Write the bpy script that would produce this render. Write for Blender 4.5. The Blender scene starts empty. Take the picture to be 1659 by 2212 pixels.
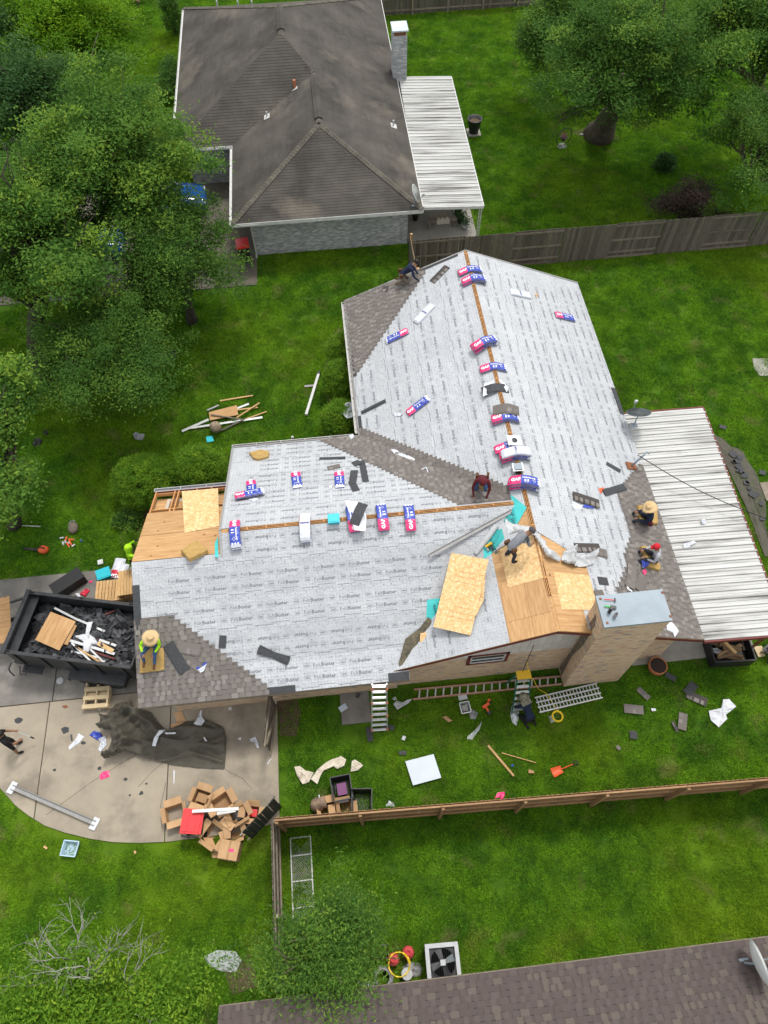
import bpy, math, random
import numpy as np
from mathutils import Matrix, Vector
random.seed(7)
SC = bpy.context.scene
COL = SC.collection
# ------------------------------------------------------------------ camera
CAM_H, PITCH, YAW, ROLL, FPX = 24.0, math.radians(59.245), math.radians(5.15), math.radians(-1.031), 1531.99
_fw = Vector((math.sin(YAW)*math.cos(PITCH), math.cos(YAW)*math.cos(PITCH), -math.sin(PITCH)))
_rt0 = Vector((math.cos(YAW), -math.sin(YAW), 0)); _up0 = _rt0.cross(_fw)
_rt = math.cos(ROLL)*_rt0+math.sin(ROLL)*_up0; _up = -math.sin(ROLL)*_rt0+math.cos(ROLL)*_up0
cam_data = bpy.data.cameras.new("camera"); cam = bpy.data.objects.new("camera", cam_data); COL.objects.link(cam)
cam.matrix_world = Matrix(((_rt.x,_up.x,-_fw.x,0),(_rt.y,_up.y,-_fw.y,0),(_rt.z,_up.z,-_fw.z,CAM_H),(0,0,0,1)))
cam_data.sensor_width = 36; cam_data.lens = FPX/2212*36; cam_data.clip_end = 500
SC.camera = cam
# ------------------------------------------------------------------ light
SUN_EL, SUN_AZ = math.radians(66), math.radians(30)     # azimuth from +Y towards +X
world = bpy.data.worlds.new("World"); SC.world = world; world.use_nodes = True
_n = world.node_tree.nodes; _l = world.node_tree.links
_sky = _n.new("ShaderNodeTexSky"); _sky.sky_type = 'NISHITA'; _sky.sun_disc = False
_sky.sun_elevation = SUN_EL; _sky.sun_rotation = SUN_AZ; _sky.dust_density = 4; _sky.air_density = 1
_hs = _n.new("ShaderNodeHueSaturation"); _hs.inputs['Saturation'].default_value = 0.3   # thin cloud whitens the sky
_bg = _n["Background"]; _bg.inputs[1].default_value = 0.15
_mx = _n.new("ShaderNodeMix"); _mx.data_type = 'RGBA'; _mx.inputs[0].default_value = .5; _mx.inputs[7].default_value = (6.6,6.7,6.8,1)   # even bright cloud cover
_l.new(_sky.outputs[0], _hs.inputs['Color']); _l.new(_hs.outputs[0], _mx.inputs[6]); _l.new(_mx.outputs[2], _bg.inputs[0])
sun_data = bpy.data.lights.new("sun", 'SUN'); sun = bpy.data.objects.new("sun", sun_data); COL.objects.link(sun)
sun_data.energy = 1.5; sun_data.angle = math.radians(10); sun_data.color = (1, .965, .91)
_sd = Vector((math.sin(SUN_AZ)*math.cos(SUN_EL), math.cos(SUN_AZ)*math.cos(SUN_EL), math.sin(SUN_EL)))
sun.rotation_euler = _sd.to_track_quat('Z', 'Y').to_euler(); sun.location = (0, 0, 60)
SC.view_settings.view_transform = 'Standard'; SC.view_settings.look = 'None'
SC.view_settings.exposure = 0.6; SC.view_settings.gamma = 1
SC.cycles.max_bounces = 6; SC.cycles.transparent_max_bounces = 8
try: SC.cycles.use_denoising = True
except Exception: pass
# ------------------------------------------------------------------ survey: a sight line of the photograph meets a known surface
def ray(u, v): return (_rt*((u-829.5)/FPX) + _up*(-(v-1106)/FPX) + _fw)
def G(u, v, z=0.0):
    d = ray(u, v); t = (z-CAM_H)/d.z
    return Vector((0, 0, CAM_H)) + d*t
class Plane:
    def __init__(s, n, p): s.n = Vector(n).normalized(); s.p = Vector(p)
    def hit(s, u, v):
        d = ray(u, v); o = Vector((0, 0, CAM_H)); return o + d*((s.p-o).dot(s.n)/d.dot(s.n))
    def z(s, x, y): return s.p.z - (s.n.x*(x-s.p.x)+s.n.y*(y-s.p.y))/s.n.z
    def pt(s, x, y, h=0): return Vector((x, y, s.z(x, y))) + s.n*h
def level(z): return Plane((0, 0, 1), (0, 0, z))
GROUND = level(0.0)
def frame(o, xdir, n):
    n = Vector(n).normalized(); x = Vector(xdir); x = (x-n*x.dot(n)).normalized(); y = n.cross(x)
    return Matrix(((x.x,y.x,n.x,o.x),(x.y,y.y,n.y,o.y),(x.z,y.z,n.z,o.z),(0,0,0,1)))
def lay(pl, a, b, h=0.0):
    "frame lying on surface pl, X from pixel a towards pixel b, origin midway; also the length"
    A, B = pl.hit(*a), pl.hit(*b)
    return frame((A+B)/2+pl.n*h, B-A, pl.n), (B-A).length
def spot(pl, u, v, yaw=0, h=0.0):
    o = pl.hit(u, v); return frame(o+pl.n*h, (math.cos(yaw), math.sin(yaw), 0), pl.n)
def ground_at(x, y, yaw=0, z=0): return Matrix.Translation((x, y, z)) @ Matrix.Rotation(yaw, 4, 'Z')
# ------------------------------------------------------------------ objects
def tag(o, label=None, cat=None, group=None, kind=None):
    if label: o["label"] = label
    if cat: o["category"] = cat
    if group: o["group"] = group
    if kind: o["kind"] = kind
    return o
def thing(name, label, cat, M=None, group=None):
    o = bpy.data.objects.new(name, None); COL.objects.link(o); o.empty_display_size = .1
    if M is not None: o.matrix_world = M if isinstance(M, Matrix) else Matrix.Translation(M)
    return tag(o, label, cat, group)
class MB:
    def __init__(s): s.v = []; s.f = []; s.t = []; s.m = []; s.mi = 0; s.tint = None
    def add(s, vs, fs, tint=None):
        k = len(s.v); s.v.extend(tuple(x) for x in vs)
        tt = tint if tint is not None else s.tint
        for f in fs: s.f.append(tuple(i+k for i in f)); s.t.append(.5 if tt is None else tt); s.m.append(s.mi)
        return s
    def box(s, c, d, M=None, tint=None):
        x, y, z = d[0]/2, d[1]/2, d[2]/2
        vs = [Vector((sx*x, sy*y, sz*z)) for sz in (-1, 1) for sy in (-1, 1) for sx in (-1, 1)]
        if M is not None: vs = [M @ q for q in vs]
        c = Vector(c); vs = [q+c for q in vs]
        return s.add(vs, [(0,2,3,1),(4,5,7,6),(0,1,5,4),(2,6,7,3),(0,4,6,2),(1,3,7,5)], tint)
    def bar(s, a, b, w, h, up=(0,0,1), tint=None):
        a, b = Vector(a), Vector(b); x = b-a; L = x.length; x.normalize(); u = Vector(up); u = u-x*u.dot(x)
        if u.length < 1e-5: u = Vector((1,0,0)) - x*x.x
        u.normalize(); y = u.cross(x)
        R = Matrix((x, y, u)).transposed()
        return s.box((a+b)/2, (L, w, h), R, tint)
    def tube(s, pts, r, n=6, cap=True, tint=None):
        pts = [Vector(p) for p in pts]; rs = r if isinstance(r, (list, tuple)) else [r]*len(pts)
        vs = []; fs = []; ref = None
        for i, p in enumerate(pts):
            t = (pts[min(i+1, len(pts)-1)]-pts[max(i-1, 0)]).normalized()
            if ref is None: ref = t.orthogonal().normalized()
            ref = ref - t*ref.dot(t)
            ref = t.orthogonal().normalized() if ref.length < 1e-4 else ref.normalized()
            b = t.cross(ref)
            for k in range(n):
                a = 2*math.pi*k/n; vs.append(p+(ref*math.cos(a)+b*math.sin(a))*rs[i])
        for i in range(len(pts)-1):
            for k in range(n): fs.append((i*n+k, i*n+(k+1) % n, (i+1)*n+(k+1) % n, (i+1)*n+k))
        if cap: fs.append(tuple(range(n-1, -1, -1))); fs.append(tuple((len(pts)-1)*n+k for k in range(n)))
        return s.add(vs, fs, tint)
    def lathe(s, prof, n=16, c=(0,0,0), sx=1, sy=1, tint=None):
        vs = []; fs = []
        for r, z in prof:
            for k in range(n):
                a = 2*math.pi*k/n; vs.append((c[0]+r*math.cos(a)*sx, c[1]+r*math.sin(a)*sy, c[2]+z))
        for i in range(len(prof)-1):
            for k in range(n): fs.append((i*n+k, i*n+(k+1) % n, (i+1)*n+(k+1) % n, (i+1)*n+k))
        if prof[0][0] > 1e-6: fs.append(tuple(range(n-1, -1, -1)))
        if prof[-1][0] > 1e-6: fs.append(tuple((len(prof)-1)*n+k for k in range(n)))
        return s.add(vs, fs, tint)
    def prism(s, poly, z0, z1, tint=None):
        n = len(poly); vs = [(p[0], p[1], z0) for p in poly]+[(p[0], p[1], z1) for p in poly]
        fs = [tuple(range(n-1, -1, -1)), tuple(range(n, 2*n))]+[(i, (i+1) % n, n+(i+1) % n, n+i) for i in range(n)]
        return s.add(vs, fs, tint)
    def slab(s, poly3, n, th, tint=None):
        "polygon in space thickened by th along n"
        n = Vector(n)*th; k = len(poly3); a = [Vector(p) for p in poly3]; vs = a+[p+n for p in a]
        fs = [tuple(range(k-1, -1, -1)), tuple(range(k, 2*k))]+[(i, (i+1) % k, k+(i+1) % k, k+i) for i in range(k)]
        return s.add(vs, fs, tint)
    def sheet(s, fn, nu, nv, th=0.0, tint=None):
        vs = [Vector(fn(i/nu, j/nv)) for j in range(nv+1) for i in range(nu+1)]
        fs = [(j*(nu+1)+i, j*(nu+1)+i+1, (j+1)*(nu+1)+i+1, (j+1)*(nu+1)+i) for j in range(nv) for i in range(nu)]
        return s.add(vs, fs, tint)
    def ball(s, c, r, n=10, m=6, sz=1.0, tint=None):
        return s.lathe([(r*math.sin(math.pi*i/m), -r*sz*math.cos(math.pi*i/m)) for i in range(m+1)], n, c, tint=tint)
    def mesh(s, name, mats, smooth=False):
        me = bpy.data.meshes.new(name); me.from_pydata(s.v, [], s.f)
        for m in (mats if isinstance(mats, (list, tuple)) else [mats]): me.materials.append(m)
        if len(set(s.m)) > 1: me.polygons.foreach_set("material_index", s.m)
        if smooth: me.polygons.foreach_set("use_smooth", [True]*len(s.f))
        if any(t != .5 for t in s.t):
            at = me.attributes.new("tint", 'FLOAT', 'FACE'); at.data.foreach_set("value", s.t)
        me.update(); return me
    def obj(s, name, mats, parent=None, M=None, smooth=False, kind=None, label=None):
        o = bpy.data.objects.new(name, s.mesh(name, mats, smooth)); COL.objects.link(o)
        if parent is not None: o.parent = parent
        if M is not None:
            if parent is not None: o.matrix_local = M
            else: o.matrix_world = M
        if kind: o["kind"] = kind
        if label: o["label"] = label
        return o
def inst(name, me, parent=None, M=None):
    o = bpy.data.objects.new(name, me); COL.objects.link(o)
    if parent is not None: o.parent = parent
    if M is not None: o.matrix_local = M
    return o
def solo(name, mb, mats, label, cat, M=None, group=None, smooth=False):
    return tag(mb.obj(name, mats, None, M, smooth), label, cat, group)
def clip_half(poly, a, b, c):
    "keep a*x+b*y<=c"
    out = []; n = len(poly)
    for i in range(n):
        p, q = poly[i], poly[(i+1) % n]; dp = a*p[0]+b*p[1]-c; dq = a*q[0]+b*q[1]-c
        if dp <= 0: out.append(p)
        if (dp < 0 < dq) or (dq < 0 < dp):
            t = dp/(dp-dq); out.append((p[0]+(q[0]-p[0])*t, p[1]+(q[1]-p[1])*t))
    return out
def clip_convex(poly, conv):
    ar = sum(conv[i][0]*conv[(i+1) % len(conv)][1]-conv[(i+1) % len(conv)][0]*conv[i][1] for i in range(len(conv)))
    if ar < 0: conv = conv[::-1]
    for i in range(len(conv)):
        p, q = conv[i], conv[(i+1) % len(conv)]; dx, dy = q[0]-p[0], q[1]-p[1]
        poly = clip_half(poly, dy, -dx, dy*p[0]-dx*p[1])
        if len(poly) < 3: return []
    return poly
def inside(p, poly):
    r = False; j = len(poly)-1
    for i in range(len(poly)):
        a, b = poly[i], poly[j]
        if (a[1] > p[1]) != (b[1] > p[1]) and p[0] < (b[0]-a[0])*(p[1]-a[1])/(b[1]-a[1])+a[0]: r = not r
        j = i
    return r
# ------------------------------------------------------------------ materials
def mat(name, c, c2=None, rough=.85, scale=6.0, detail=4, stretch=(1,1,1), tint=0.0, bump=0.0, bscale=60.0, metal=0.0,
        spec=.3, lo=.35, hi=.65, alpha=1.0, trans=0.0, world=False, ramp=None, c3=None, s3=1.0, l3=.55, h3=.7, transluc=0.0, obrand=True, bdist=.02):
    m = bpy.data.materials.new(name); m.use_nodes = True; nt = m.node_tree; N = nt.nodes; L = nt.links
    B = N["Principled BSDF"]; B.inputs['Roughness'].default_value = rough; B.inputs['Metallic'].default_value = metal
    B.inputs['Specular IOR Level'].default_value = spec
    tc = N.new("ShaderNodeTexCoord"); geo = N.new("ShaderNodeNewGeometry"); oi = N.new("ShaderNodeObjectInfo")
    mp = N.new("ShaderNodeMapping"); mp.inputs['Scale'].default_value = stretch
    if world: L.new(geo.outputs['Position'], mp.inputs[0])
    else:
        ad = N.new("ShaderNodeVectorMath"); ad.operation = 'ADD'
        mu = N.new("ShaderNodeMath"); mu.operation = 'MULTIPLY'; mu.inputs[1].default_value = 37
        L.new(oi.outputs['Random'], mu.inputs[0]); L.new(tc.outputs['Object'], ad.inputs[0]); L.new(mu.outputs[0], ad.inputs[1])
        L.new(ad.outputs[0], mp.inputs[0])
    vec = mp.outputs[0]
    def noise(sc, de=4):
        n = N.new("ShaderNodeTexNoise"); n.inputs['Scale'].default_value = sc; n.inputs['Detail'].default_value = de
        n.inputs['Roughness'].default_value = .62; L.new(vec, n.inputs['Vector']); return n.outputs['Fac']
    def mrange(s, a, b, o0=0, o1=1):
        q = N.new("ShaderNodeMapRange"); q.inputs[1].default_value = a; q.inputs[2].default_value = b
        q.inputs[3].default_value = o0; q.inputs[4].default_value = o1; L.new(s, q.inputs[0]); return q.outputs[0]
    def mix(f, a, b, blend='MIX'):
        q = N.new("ShaderNodeMix"); q.data_type = 'RGBA'; q.blend_type = blend
        for s, k in ((f, 0), (a, 6), (b, 7)):
            if hasattr(s, 'links'): L.new(s, q.inputs[k])
            else: q.inputs[k].default_value = s if k == 0 else (*s, 1)
        return q.outputs[2]
    col = None
    tv = None
    if tint or ramp:
        at = N.new("ShaderNodeAttribute"); at.attribute_name = "tint"
        if obrand:
            sm = N.new("ShaderNodeMath"); sm.operation = 'ADD'; L.new(at.outputs['Fac'], sm.inputs[0]); L.new(oi.outputs['Random'], sm.inputs[1])
            fr = N.new("ShaderNodeMath"); fr.operation = 'FRACT'; L.new(sm.outputs[0], fr.inputs[0]); tv = fr.outputs[0]
        else: tv = at.outputs['Fac']
    if ramp:
        r = N.new("ShaderNodeValToRGB"); r.color_ramp.interpolation = 'CONSTANT'; e = r.color_ramp.elements
        while len(e) < len(ramp): e.new(0.5)
        for i, (p_, cc) in enumerate(ramp): e[i].position = p_; e[i].color = (*cc, 1)
        L.new(tv, r.inputs[0]); col = r.outputs[0]
        if c2 is not None:
            col = mix(mrange(noise(scale, detail), lo, hi, 0, .55), col, c2)
    elif c2 is not None: col = mix(mrange(noise(scale, detail), lo, hi), c, c2)
    else: col = c
    if c3 is not None: col = mix(mrange(noise(s3, 5), l3, h3), col, c3)
    if tint:
        g = mrange(tv, 0, 1, 1-tint, 1+tint); cb = N.new("ShaderNodeCombineColor")
        for k in range(3): L.new(g, cb.inputs[k])
        col = mix(1.0, col, cb.outputs[0], 'MULTIPLY')
    if hasattr(col, 'links'): L.new(col, B.inputs['Base Color'])
    else: B.inputs['Base Color'].default_value = (*col, 1)
    m["col"] = 0
    if bump:
        b = N.new("ShaderNodeBump"); b.inputs['Strength'].default_value = bump; b.inputs['Distance'].default_value = bdist
        L.new(noise(bscale, 3), b.inputs['Height']); L.new(b.outputs[0], B.inputs['Normal'])
    if alpha < 1: B.inputs['Alpha'].default_value = alpha
    if trans: B.inputs['Transmission Weight'].default_value = trans
    if transluc:
        tr = N.new("ShaderNodeBsdfTranslucent"); mx = N.new("ShaderNodeMixShader"); mx.inputs[0].default_value = transluc
        if hasattr(col, 'links'): L.new(col, tr.inputs[0])
        else: tr.inputs[0].default_value = (*col, 1)
        L.new(B.outputs[0], mx.inputs[1]); L.new(tr.outputs[0], mx.inputs[2]); L.new(mx.outputs[0], N["Material Output"].inputs[0])
    return m
def nodes_of(m): return m.node_tree.nodes, m.node_tree.links, m.node_tree.nodes["Principled BSDF"]
# ------------------------------------------------------------------ the palette
def nodes_of(m): return m.node_tree.nodes, m.node_tree.links, m.node_tree.nodes['Principled BSDF']
def grass_mat(name, k=1.0):
    m = mat(name, (.122*k,.262*k,.013*k), (.060*k,.160*k,.011*k), world=True, scale=.8, detail=7, lo=.40, hi=.60, rough=.9, spec=.1,
            c3=(.19*k,.18*k,.05*k), s3=.6, l3=.58, h3=.86, transluc=.35 if name != "lawn soil" else 0, tint=.55)
    N, L, B = nodes_of(m); src = B.inputs['Base Color'].links[0].from_socket; geo = N.new("ShaderNodeNewGeometry")
    for sc, lo, hi, cc, amt in ((.16,.46,.66,(.20*k,.30*k,.012*k),.55), (3.2,.55,.75,(.035*k,.095*k,.01*k),.6), (.9,.60,.74,(.24*k,.205*k,.085*k),.55)):   # lush lime doubling as dappled light, painted blade shade, dry patches
        n = N.new("ShaderNodeTexNoise"); n.inputs['Scale'].default_value = sc; n.inputs['Detail'].default_value = 5; L.new(geo.outputs['Position'], n.inputs['Vector'])
        q = N.new("ShaderNodeMapRange"); q.inputs[1].default_value = lo; q.inputs[2].default_value = hi; q.inputs[4].default_value = amt; L.new(n.outputs['Fac'], q.inputs[0])
        mm = N.new("ShaderNodeMix"); mm.data_type = 'RGBA'; L.new(q.outputs[0], mm.inputs[0]); L.new(src, mm.inputs[6]); mm.inputs[7].default_value = (*cc, 1); src = mm.outputs[2]
    L.new(src, B.inputs['Base Color'])
    return m
M_LAWN = grass_mat("lawn soil", .6); M_BLADE = grass_mat("grass blade", 1.2)
M_CONC = mat("driveway concrete", (.325,.28,.212), (.235,.203,.158), scale=1.1, detail=8, lo=.3, hi=.7, c3=(.14,.12,.095), s3=.55, l3=.52, h3=.78, bump=.15, bscale=90, rough=.9)
M_CONCD = mat("weathered concrete", (.20,.185,.165), (.13,.122,.11), scale=1.6, detail=8, c3=(.29,.26,.225), s3=.9, l3=.55, h3=.75, bump=.15, bscale=80, rough=.9)
M_PATIO = mat("patio concrete", (.34,.32,.28), (.24,.225,.2), scale=1.4, detail=7, bump=.1, bscale=80)
M_SOIL = mat("bare soil", (.12,.08,.05), (.07,.05,.03), scale=9, bump=.5, bscale=40)
M_FELT = mat("white felt underlayment", (.43,.445,.46), (.36,.375,.392), scale=1.2, detail=6, rough=.6, spec=.3, bump=1.0, bscale=3.2, tint=.07, bdist=.07)
M_INK = mat("grey print ink", (.16,.165,.18), rough=.8); M_INK2 = mat("pale print ink", (.30,.31,.33), rough=.8)
M_SHIN = mat("new grey brown shingle", (.14,.125,.112), ramp=[(0,(.150,.134,.122)),(.28,(.172,.155,.142)),(.5,(.06,.053,.05)),(.66,(.225,.206,.188)),(.86,(.188,.17,.155))],
             c2=(.12,.108,.099), scale=60, detail=3, lo=.42, hi=.7, bump=.5, bscale=220, rough=.95, spec=.15, obrand=False)
M_SHINB = mat("reddish brown shingle", (.14,.11,.10), ramp=[(0,(.085,.068,.062)),(.28,(.092,.074,.068)),(.5,(.038,.035,.036)),(.66,(.118,.099,.083)),(.86,(.100,.081,.074))],
             c2=(.075,.06,.056), scale=60, detail=3, lo=.42, hi=.7, bump=.5, bscale=220, rough=.95, spec=.15, obrand=False)
M_SHINO = mat("aged dark shingle", (.050,.046,.042), (.095,.087,.075), scale=.45, detail=7, lo=.36, hi=.66, stretch=(1,1,1), tint=.05, c3=(.17,.15,.12), s3=.34, l3=.55, h3=.82,
             bump=.4, bscale=150, rough=.95, spec=.12, world=True)
M_SHINC = mat("worn ridge cap shingle", (.135,.123,.10), (.09,.082,.068), scale=3, tint=.12, bump=.4, bscale=150, rough=.95, spec=.12, world=True)
M_BLACKF = mat("black starter felt", (.035,.037,.04), (.055,.056,.06), scale=12, rough=.75, bump=.2, bscale=120)
M_PLY = mat("old plywood", (.52,.33,.16), (.36,.195,.08), scale=1.6, detail=9, stretch=(1,9,1), lo=.3, hi=.68, tint=.1, rough=.8, c3=(.27,.13,.055), s3=2.6, l3=.60, h3=.72)
M_OSB = mat("strand board", (.68,.47,.24), (.50,.31,.13), scale=9, detail=8, lo=.35, hi=.62, tint=.04, rough=.8, bump=.15, bscale=30, c3=(.80,.62,.38), s3=14, l3=.54, h3=.68)
M_RAFT = mat("pine rafter", (.50,.26,.10), (.34,.16,.06), scale=3, stretch=(1,6,6), tint=.15, rough=.8)
M_DARKV = mat("dark void", (.012,.009,.007), rough=1)
M_BRICK = mat("tan face brick", (.45,.33,.22), ramp=[(0,(.56,.43,.29)),(.38,(.52,.39,.255)),(.62,(.60,.475,.335)),(.80,(.48,.30,.215)),(.90,(.26,.25,.245)),(.95,(.56,.43,.30))],
             c2=(.46,.355,.245), scale=14, lo=.45, hi=.75, bump=.3, bscale=90, rough=.9, spec=.2)
M_MORT = mat("sandy mortar", (.50,.43,.345), (.42,.36,.285), scale=14, bump=.3, bscale=120, rough=.95)
M_GBRICK = mat("grey face brick", (.28,.29,.29), ramp=[(0,(.40,.41,.41)),(.3,(.29,.305,.31)),(.55,(.48,.485,.48)),(.75,(.34,.35,.355)),(.92,(.56,.565,.55))],
             c2=(.30,.305,.305), scale=12, lo=.45, hi=.75, bump=.3, bscale=90, rough=.9, spec=.2)
M_GMORT = mat("grey mortar", (.42,.42,.41), (.34,.34,.33), scale=10, rough=.95)
M_SIDING = mat("pale vertical siding", (.55,.53,.49), (.47,.45,.41), scale=3, tint=.05, rough=.75)
M_REDT = mat("dark red trim", (.16,.035,.03), (.11,.025,.022), scale=6, rough=.6)
M_WHITET = mat("white painted trim", (.60,.60,.585), (.50,.50,.48), scale=5, rough=.6)
M_GUTW = mat("dirty white gutter", (.55,.55,.53), (.38,.37,.35), scale=7, rough=.6)
M_GREYM = mat("grey drip metal", (.30,.295,.285), (.25,.245,.24), scale=8, rough=.5, metal=.1, tint=.1)
M_GALV = mat("galvanised metal", (.27,.32,.355), (.23,.275,.31), scale=1.3, detail=6, rough=.55, metal=.0, spec=.35)
M_ALU = mat("bare aluminium", (.62,.63,.63), (.52,.53,.53), scale=9, rough=.38, metal=.7)
M_GLASS = mat("dark window glass", (.03,.045,.05), rough=.08, spec=.6)
M_PANEL = mat("white roof panel", (.50,.50,.485), (.39,.39,.37), world=True, scale=1.2, detail=8, stretch=(.3,4.2,1), lo=.35, hi=.7, rough=.55, spec=.3, c3=(.15,.145,.135), s3=.8, l3=.50, h3=.68)
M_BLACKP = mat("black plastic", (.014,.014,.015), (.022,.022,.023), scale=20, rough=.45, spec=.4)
M_BLACKM = mat("black trailer paint", (.013,.014,.016), (.030,.032,.035), scale=3.5, detail=6, rough=.42, spec=.45, c3=(.035,.032,.03), s3=4, l3=.62, h3=.8)
M_RUBBER = mat("tyre rubber", (.02,.02,.021), (.035,.034,.033), scale=14, rough=.9)
M_TEAL = mat("teal plastic", (.02,.42,.50), rough=.4, spec=.4); M_STORM = mat("teal barrier membrane", (.05,.42,.42), (.07,.50,.48), scale=4, rough=.5)
M_STINK = mat("dark teal print", (.01,.10,.12), rough=.7)
M_FOAM = mat("yellow seat foam", (.42,.28,.10), (.33,.21,.07), scale=6, bump=.5, bscale=60, rough=.95, c3=(.25,.15,.05), s3=9, l3=.62, h3=.8)
M_BLUEB = mat("blue wrapper", (.025,.045,.30), (.035,.07,.38), scale=6, rough=.3, spec=.5, bump=.6, bscale=14); M_PINKB = mat("pink red wrapper", (.62,.02,.13), (.70,.04,.17), scale=6, rough=.3, spec=.5, bump=.6, bscale=14)
M_WHITEB = mat("white wrapper", (.58,.60,.64), (.50,.52,.57), scale=6, rough=.35, spec=.45, bump=.3, bscale=12)
M_WPRINT = mat("white print", (.85,.85,.87), rough=.5); M_NAVYB = mat("navy wrapper end", (.02,.02,.10), (.25,.26,.4), scale=22, rough=.35, spec=.5)
M_REDBAG = mat("red printed bag", (.55,.03,.06), rough=.4)
M_CARD = mat("brown cardboard", (.46,.29,.155), (.39,.24,.12), scale=4, tint=.14, rough=.9); M_CARDI = mat("cardboard inside", (.34,.205,.105), (.28,.165,.08), scale=4, rough=.9)
M_TARP = mat("olive canvas tarp", (.085,.077,.059), (.068,.062,.047), scale=3, detail=4, rough=.8, bump=.1, bscale=40)
M_REDP = mat("red plastic", (.62,.025,.03), (.55,.03,.03), scale=5, rough=.35, spec=.45); M_ORANGE = mat("orange plastic", (.62,.10,.03), rough=.45)
M_YELLOW = mat("yellow hose", (.75,.55,.03), rough=.45); M_YELTOOL = mat("yellow tool", (.55,.33,.02), rough=.5)
M_GREENL = mat("green ladder rail", (.01,.12,.07), rough=.5); M_FIBER = mat("pinkish ladder rail", (.38,.22,.16), (.30,.17,.12), scale=5, rough=.6)
M_PALLET = mat("pale pallet wood", (.52,.42,.26), (.43,.33,.19), scale=4, stretch=(1,5,5), tint=.14, rough=.85)
M_PINE = mat("new pine board", (.55,.36,.17), (.44,.26,.11), scale=4, stretch=(1,6,6), tint=.14, rough=.8)
M_WOODG = mat("weathered grey fence board", (.135,.116,.092), (.085,.073,.058), scale=3, stretch=(9,9,1.2), tint=.32, rough=.95, bump=.2, bscale=60)
M_WOODR = mat("weathered fence rail", (.25,.205,.16), (.17,.14,.105), scale=5, tint=.2, rough=.9)
M_WOODT = mat("tan fence board", (.29,.165,.085), (.21,.115,.058), scale=3, stretch=(9,9,1.2), tint=.22, rough=.9); M_WOODTR = mat("tan fence rail", (.33,.20,.105), (.25,.145,.072), scale=4, stretch=(1.5,9,9), tint=.15, rough=.85)
M_BARK = mat("grey brown bark", (.10,.078,.06), (.055,.043,.034), scale=7, stretch=(1,1,.35), bump=.8, bscale=18, rough=.95); M_BARKP = mat("pale bleached bark", (.34,.33,.30), (.22,.21,.19), scale=9, rough=.95)
M_BARKD = mat("dark bark", (.035,.028,.022), (.06,.048,.038), scale=7, stretch=(1,1,.35), bump=.8, bscale=18, rough=.95)  # darker tone of the bark colours
M_TERRA = mat("terracotta", (.42,.16,.07), (.33,.12,.05), scale=8, rough=.8); M_STONE = mat("grey stone", (.22,.215,.2), (.16,.155,.145), scale=8, bump=.5, bscale=30)
M_CLOTHW = mat("white cloth", (.58,.59,.61), (.50,.52,.55), scale=5, rough=.8); M_CREAM = mat("cream canvas", (.58,.53,.43), (.50,.44,.35), scale=4, rough=.9)
M_POLY = mat("clear plastic sheet", (.75,.78,.80), rough=.2, alpha=.42, spec=.6); M_POLYW = mat("milky plastic", (.72,.76,.80), rough=.3, alpha=.75, spec=.5); M_POLYB = mat("bluish clear tub", (.50,.66,.78), rough=.25, alpha=.7, spec=.5)
M_SHEET = mat("pale blue white sheet metal", (.47,.53,.57), (.42,.48,.53), scale=1.5, rough=.4, spec=.4)
M_RUST = mat("rusty metal", (.25,.10,.045), (.14,.06,.03), scale=14, rough=.9); M_DISHG = mat("grey dish", (.20,.225,.235), (.17,.19,.20), scale=4, rough=.5); M_DISHW = mat("pale dish", (.66,.68,.66), (.56,.58,.56), scale=4, rough=.5)
M_CABLE = mat("black cable", (.015,.015,.016), rough=.6); M_CARBL = mat("blue car paint", (.01,.06,.20), (.012,.07,.24), scale=2, rough=.12, spec=.6)
M_BLUET = mat("blue plastic", (.02,.08,.36), rough=.4); M_GREYP = mat("grey plastic", (.30,.30,.31), (.24,.24,.25), scale=8, rough=.6); M_LGREY = mat("light grey plastic", (.44,.45,.455), (.38,.39,.40), scale=6, rough=.5)
M_PURPLE = mat("purple plastic", (.14,.03,.12), rough=.4)
def leafmat(name, a, b, c): return mat(name, a, ramp=[(0,b),(.35,a),(.78,c)], rough=.7, spec=.12, transluc=.45, obrand=False)
M_LEAF = leafmat("mid green leaf", (.106,.215,.032), (.070,.162,.026), (.205,.325,.040))
M_LEAFD = leafmat("dark green leaf", (.084,.178,.029), (.056,.132,.023), (.160,.270,.038))
M_LEAFL = leafmat("lime green leaf", (.130,.265,.010), (.088,.200,.009), (.200,.340,.014))
M_LEAFB = leafmat("bluish green leaf", (.062,.138,.036), (.043,.105,.029), (.105,.195,.050))
M_LEAFP = leafmat("dark purple leaf", (.040,.028,.026), (.060,.042,.034), (.028,.034,.02)); M_LEAFH = leafmat("hedge leaf", (.150,.285,.022), (.10,.215,.017), (.23,.36,.03))
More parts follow.
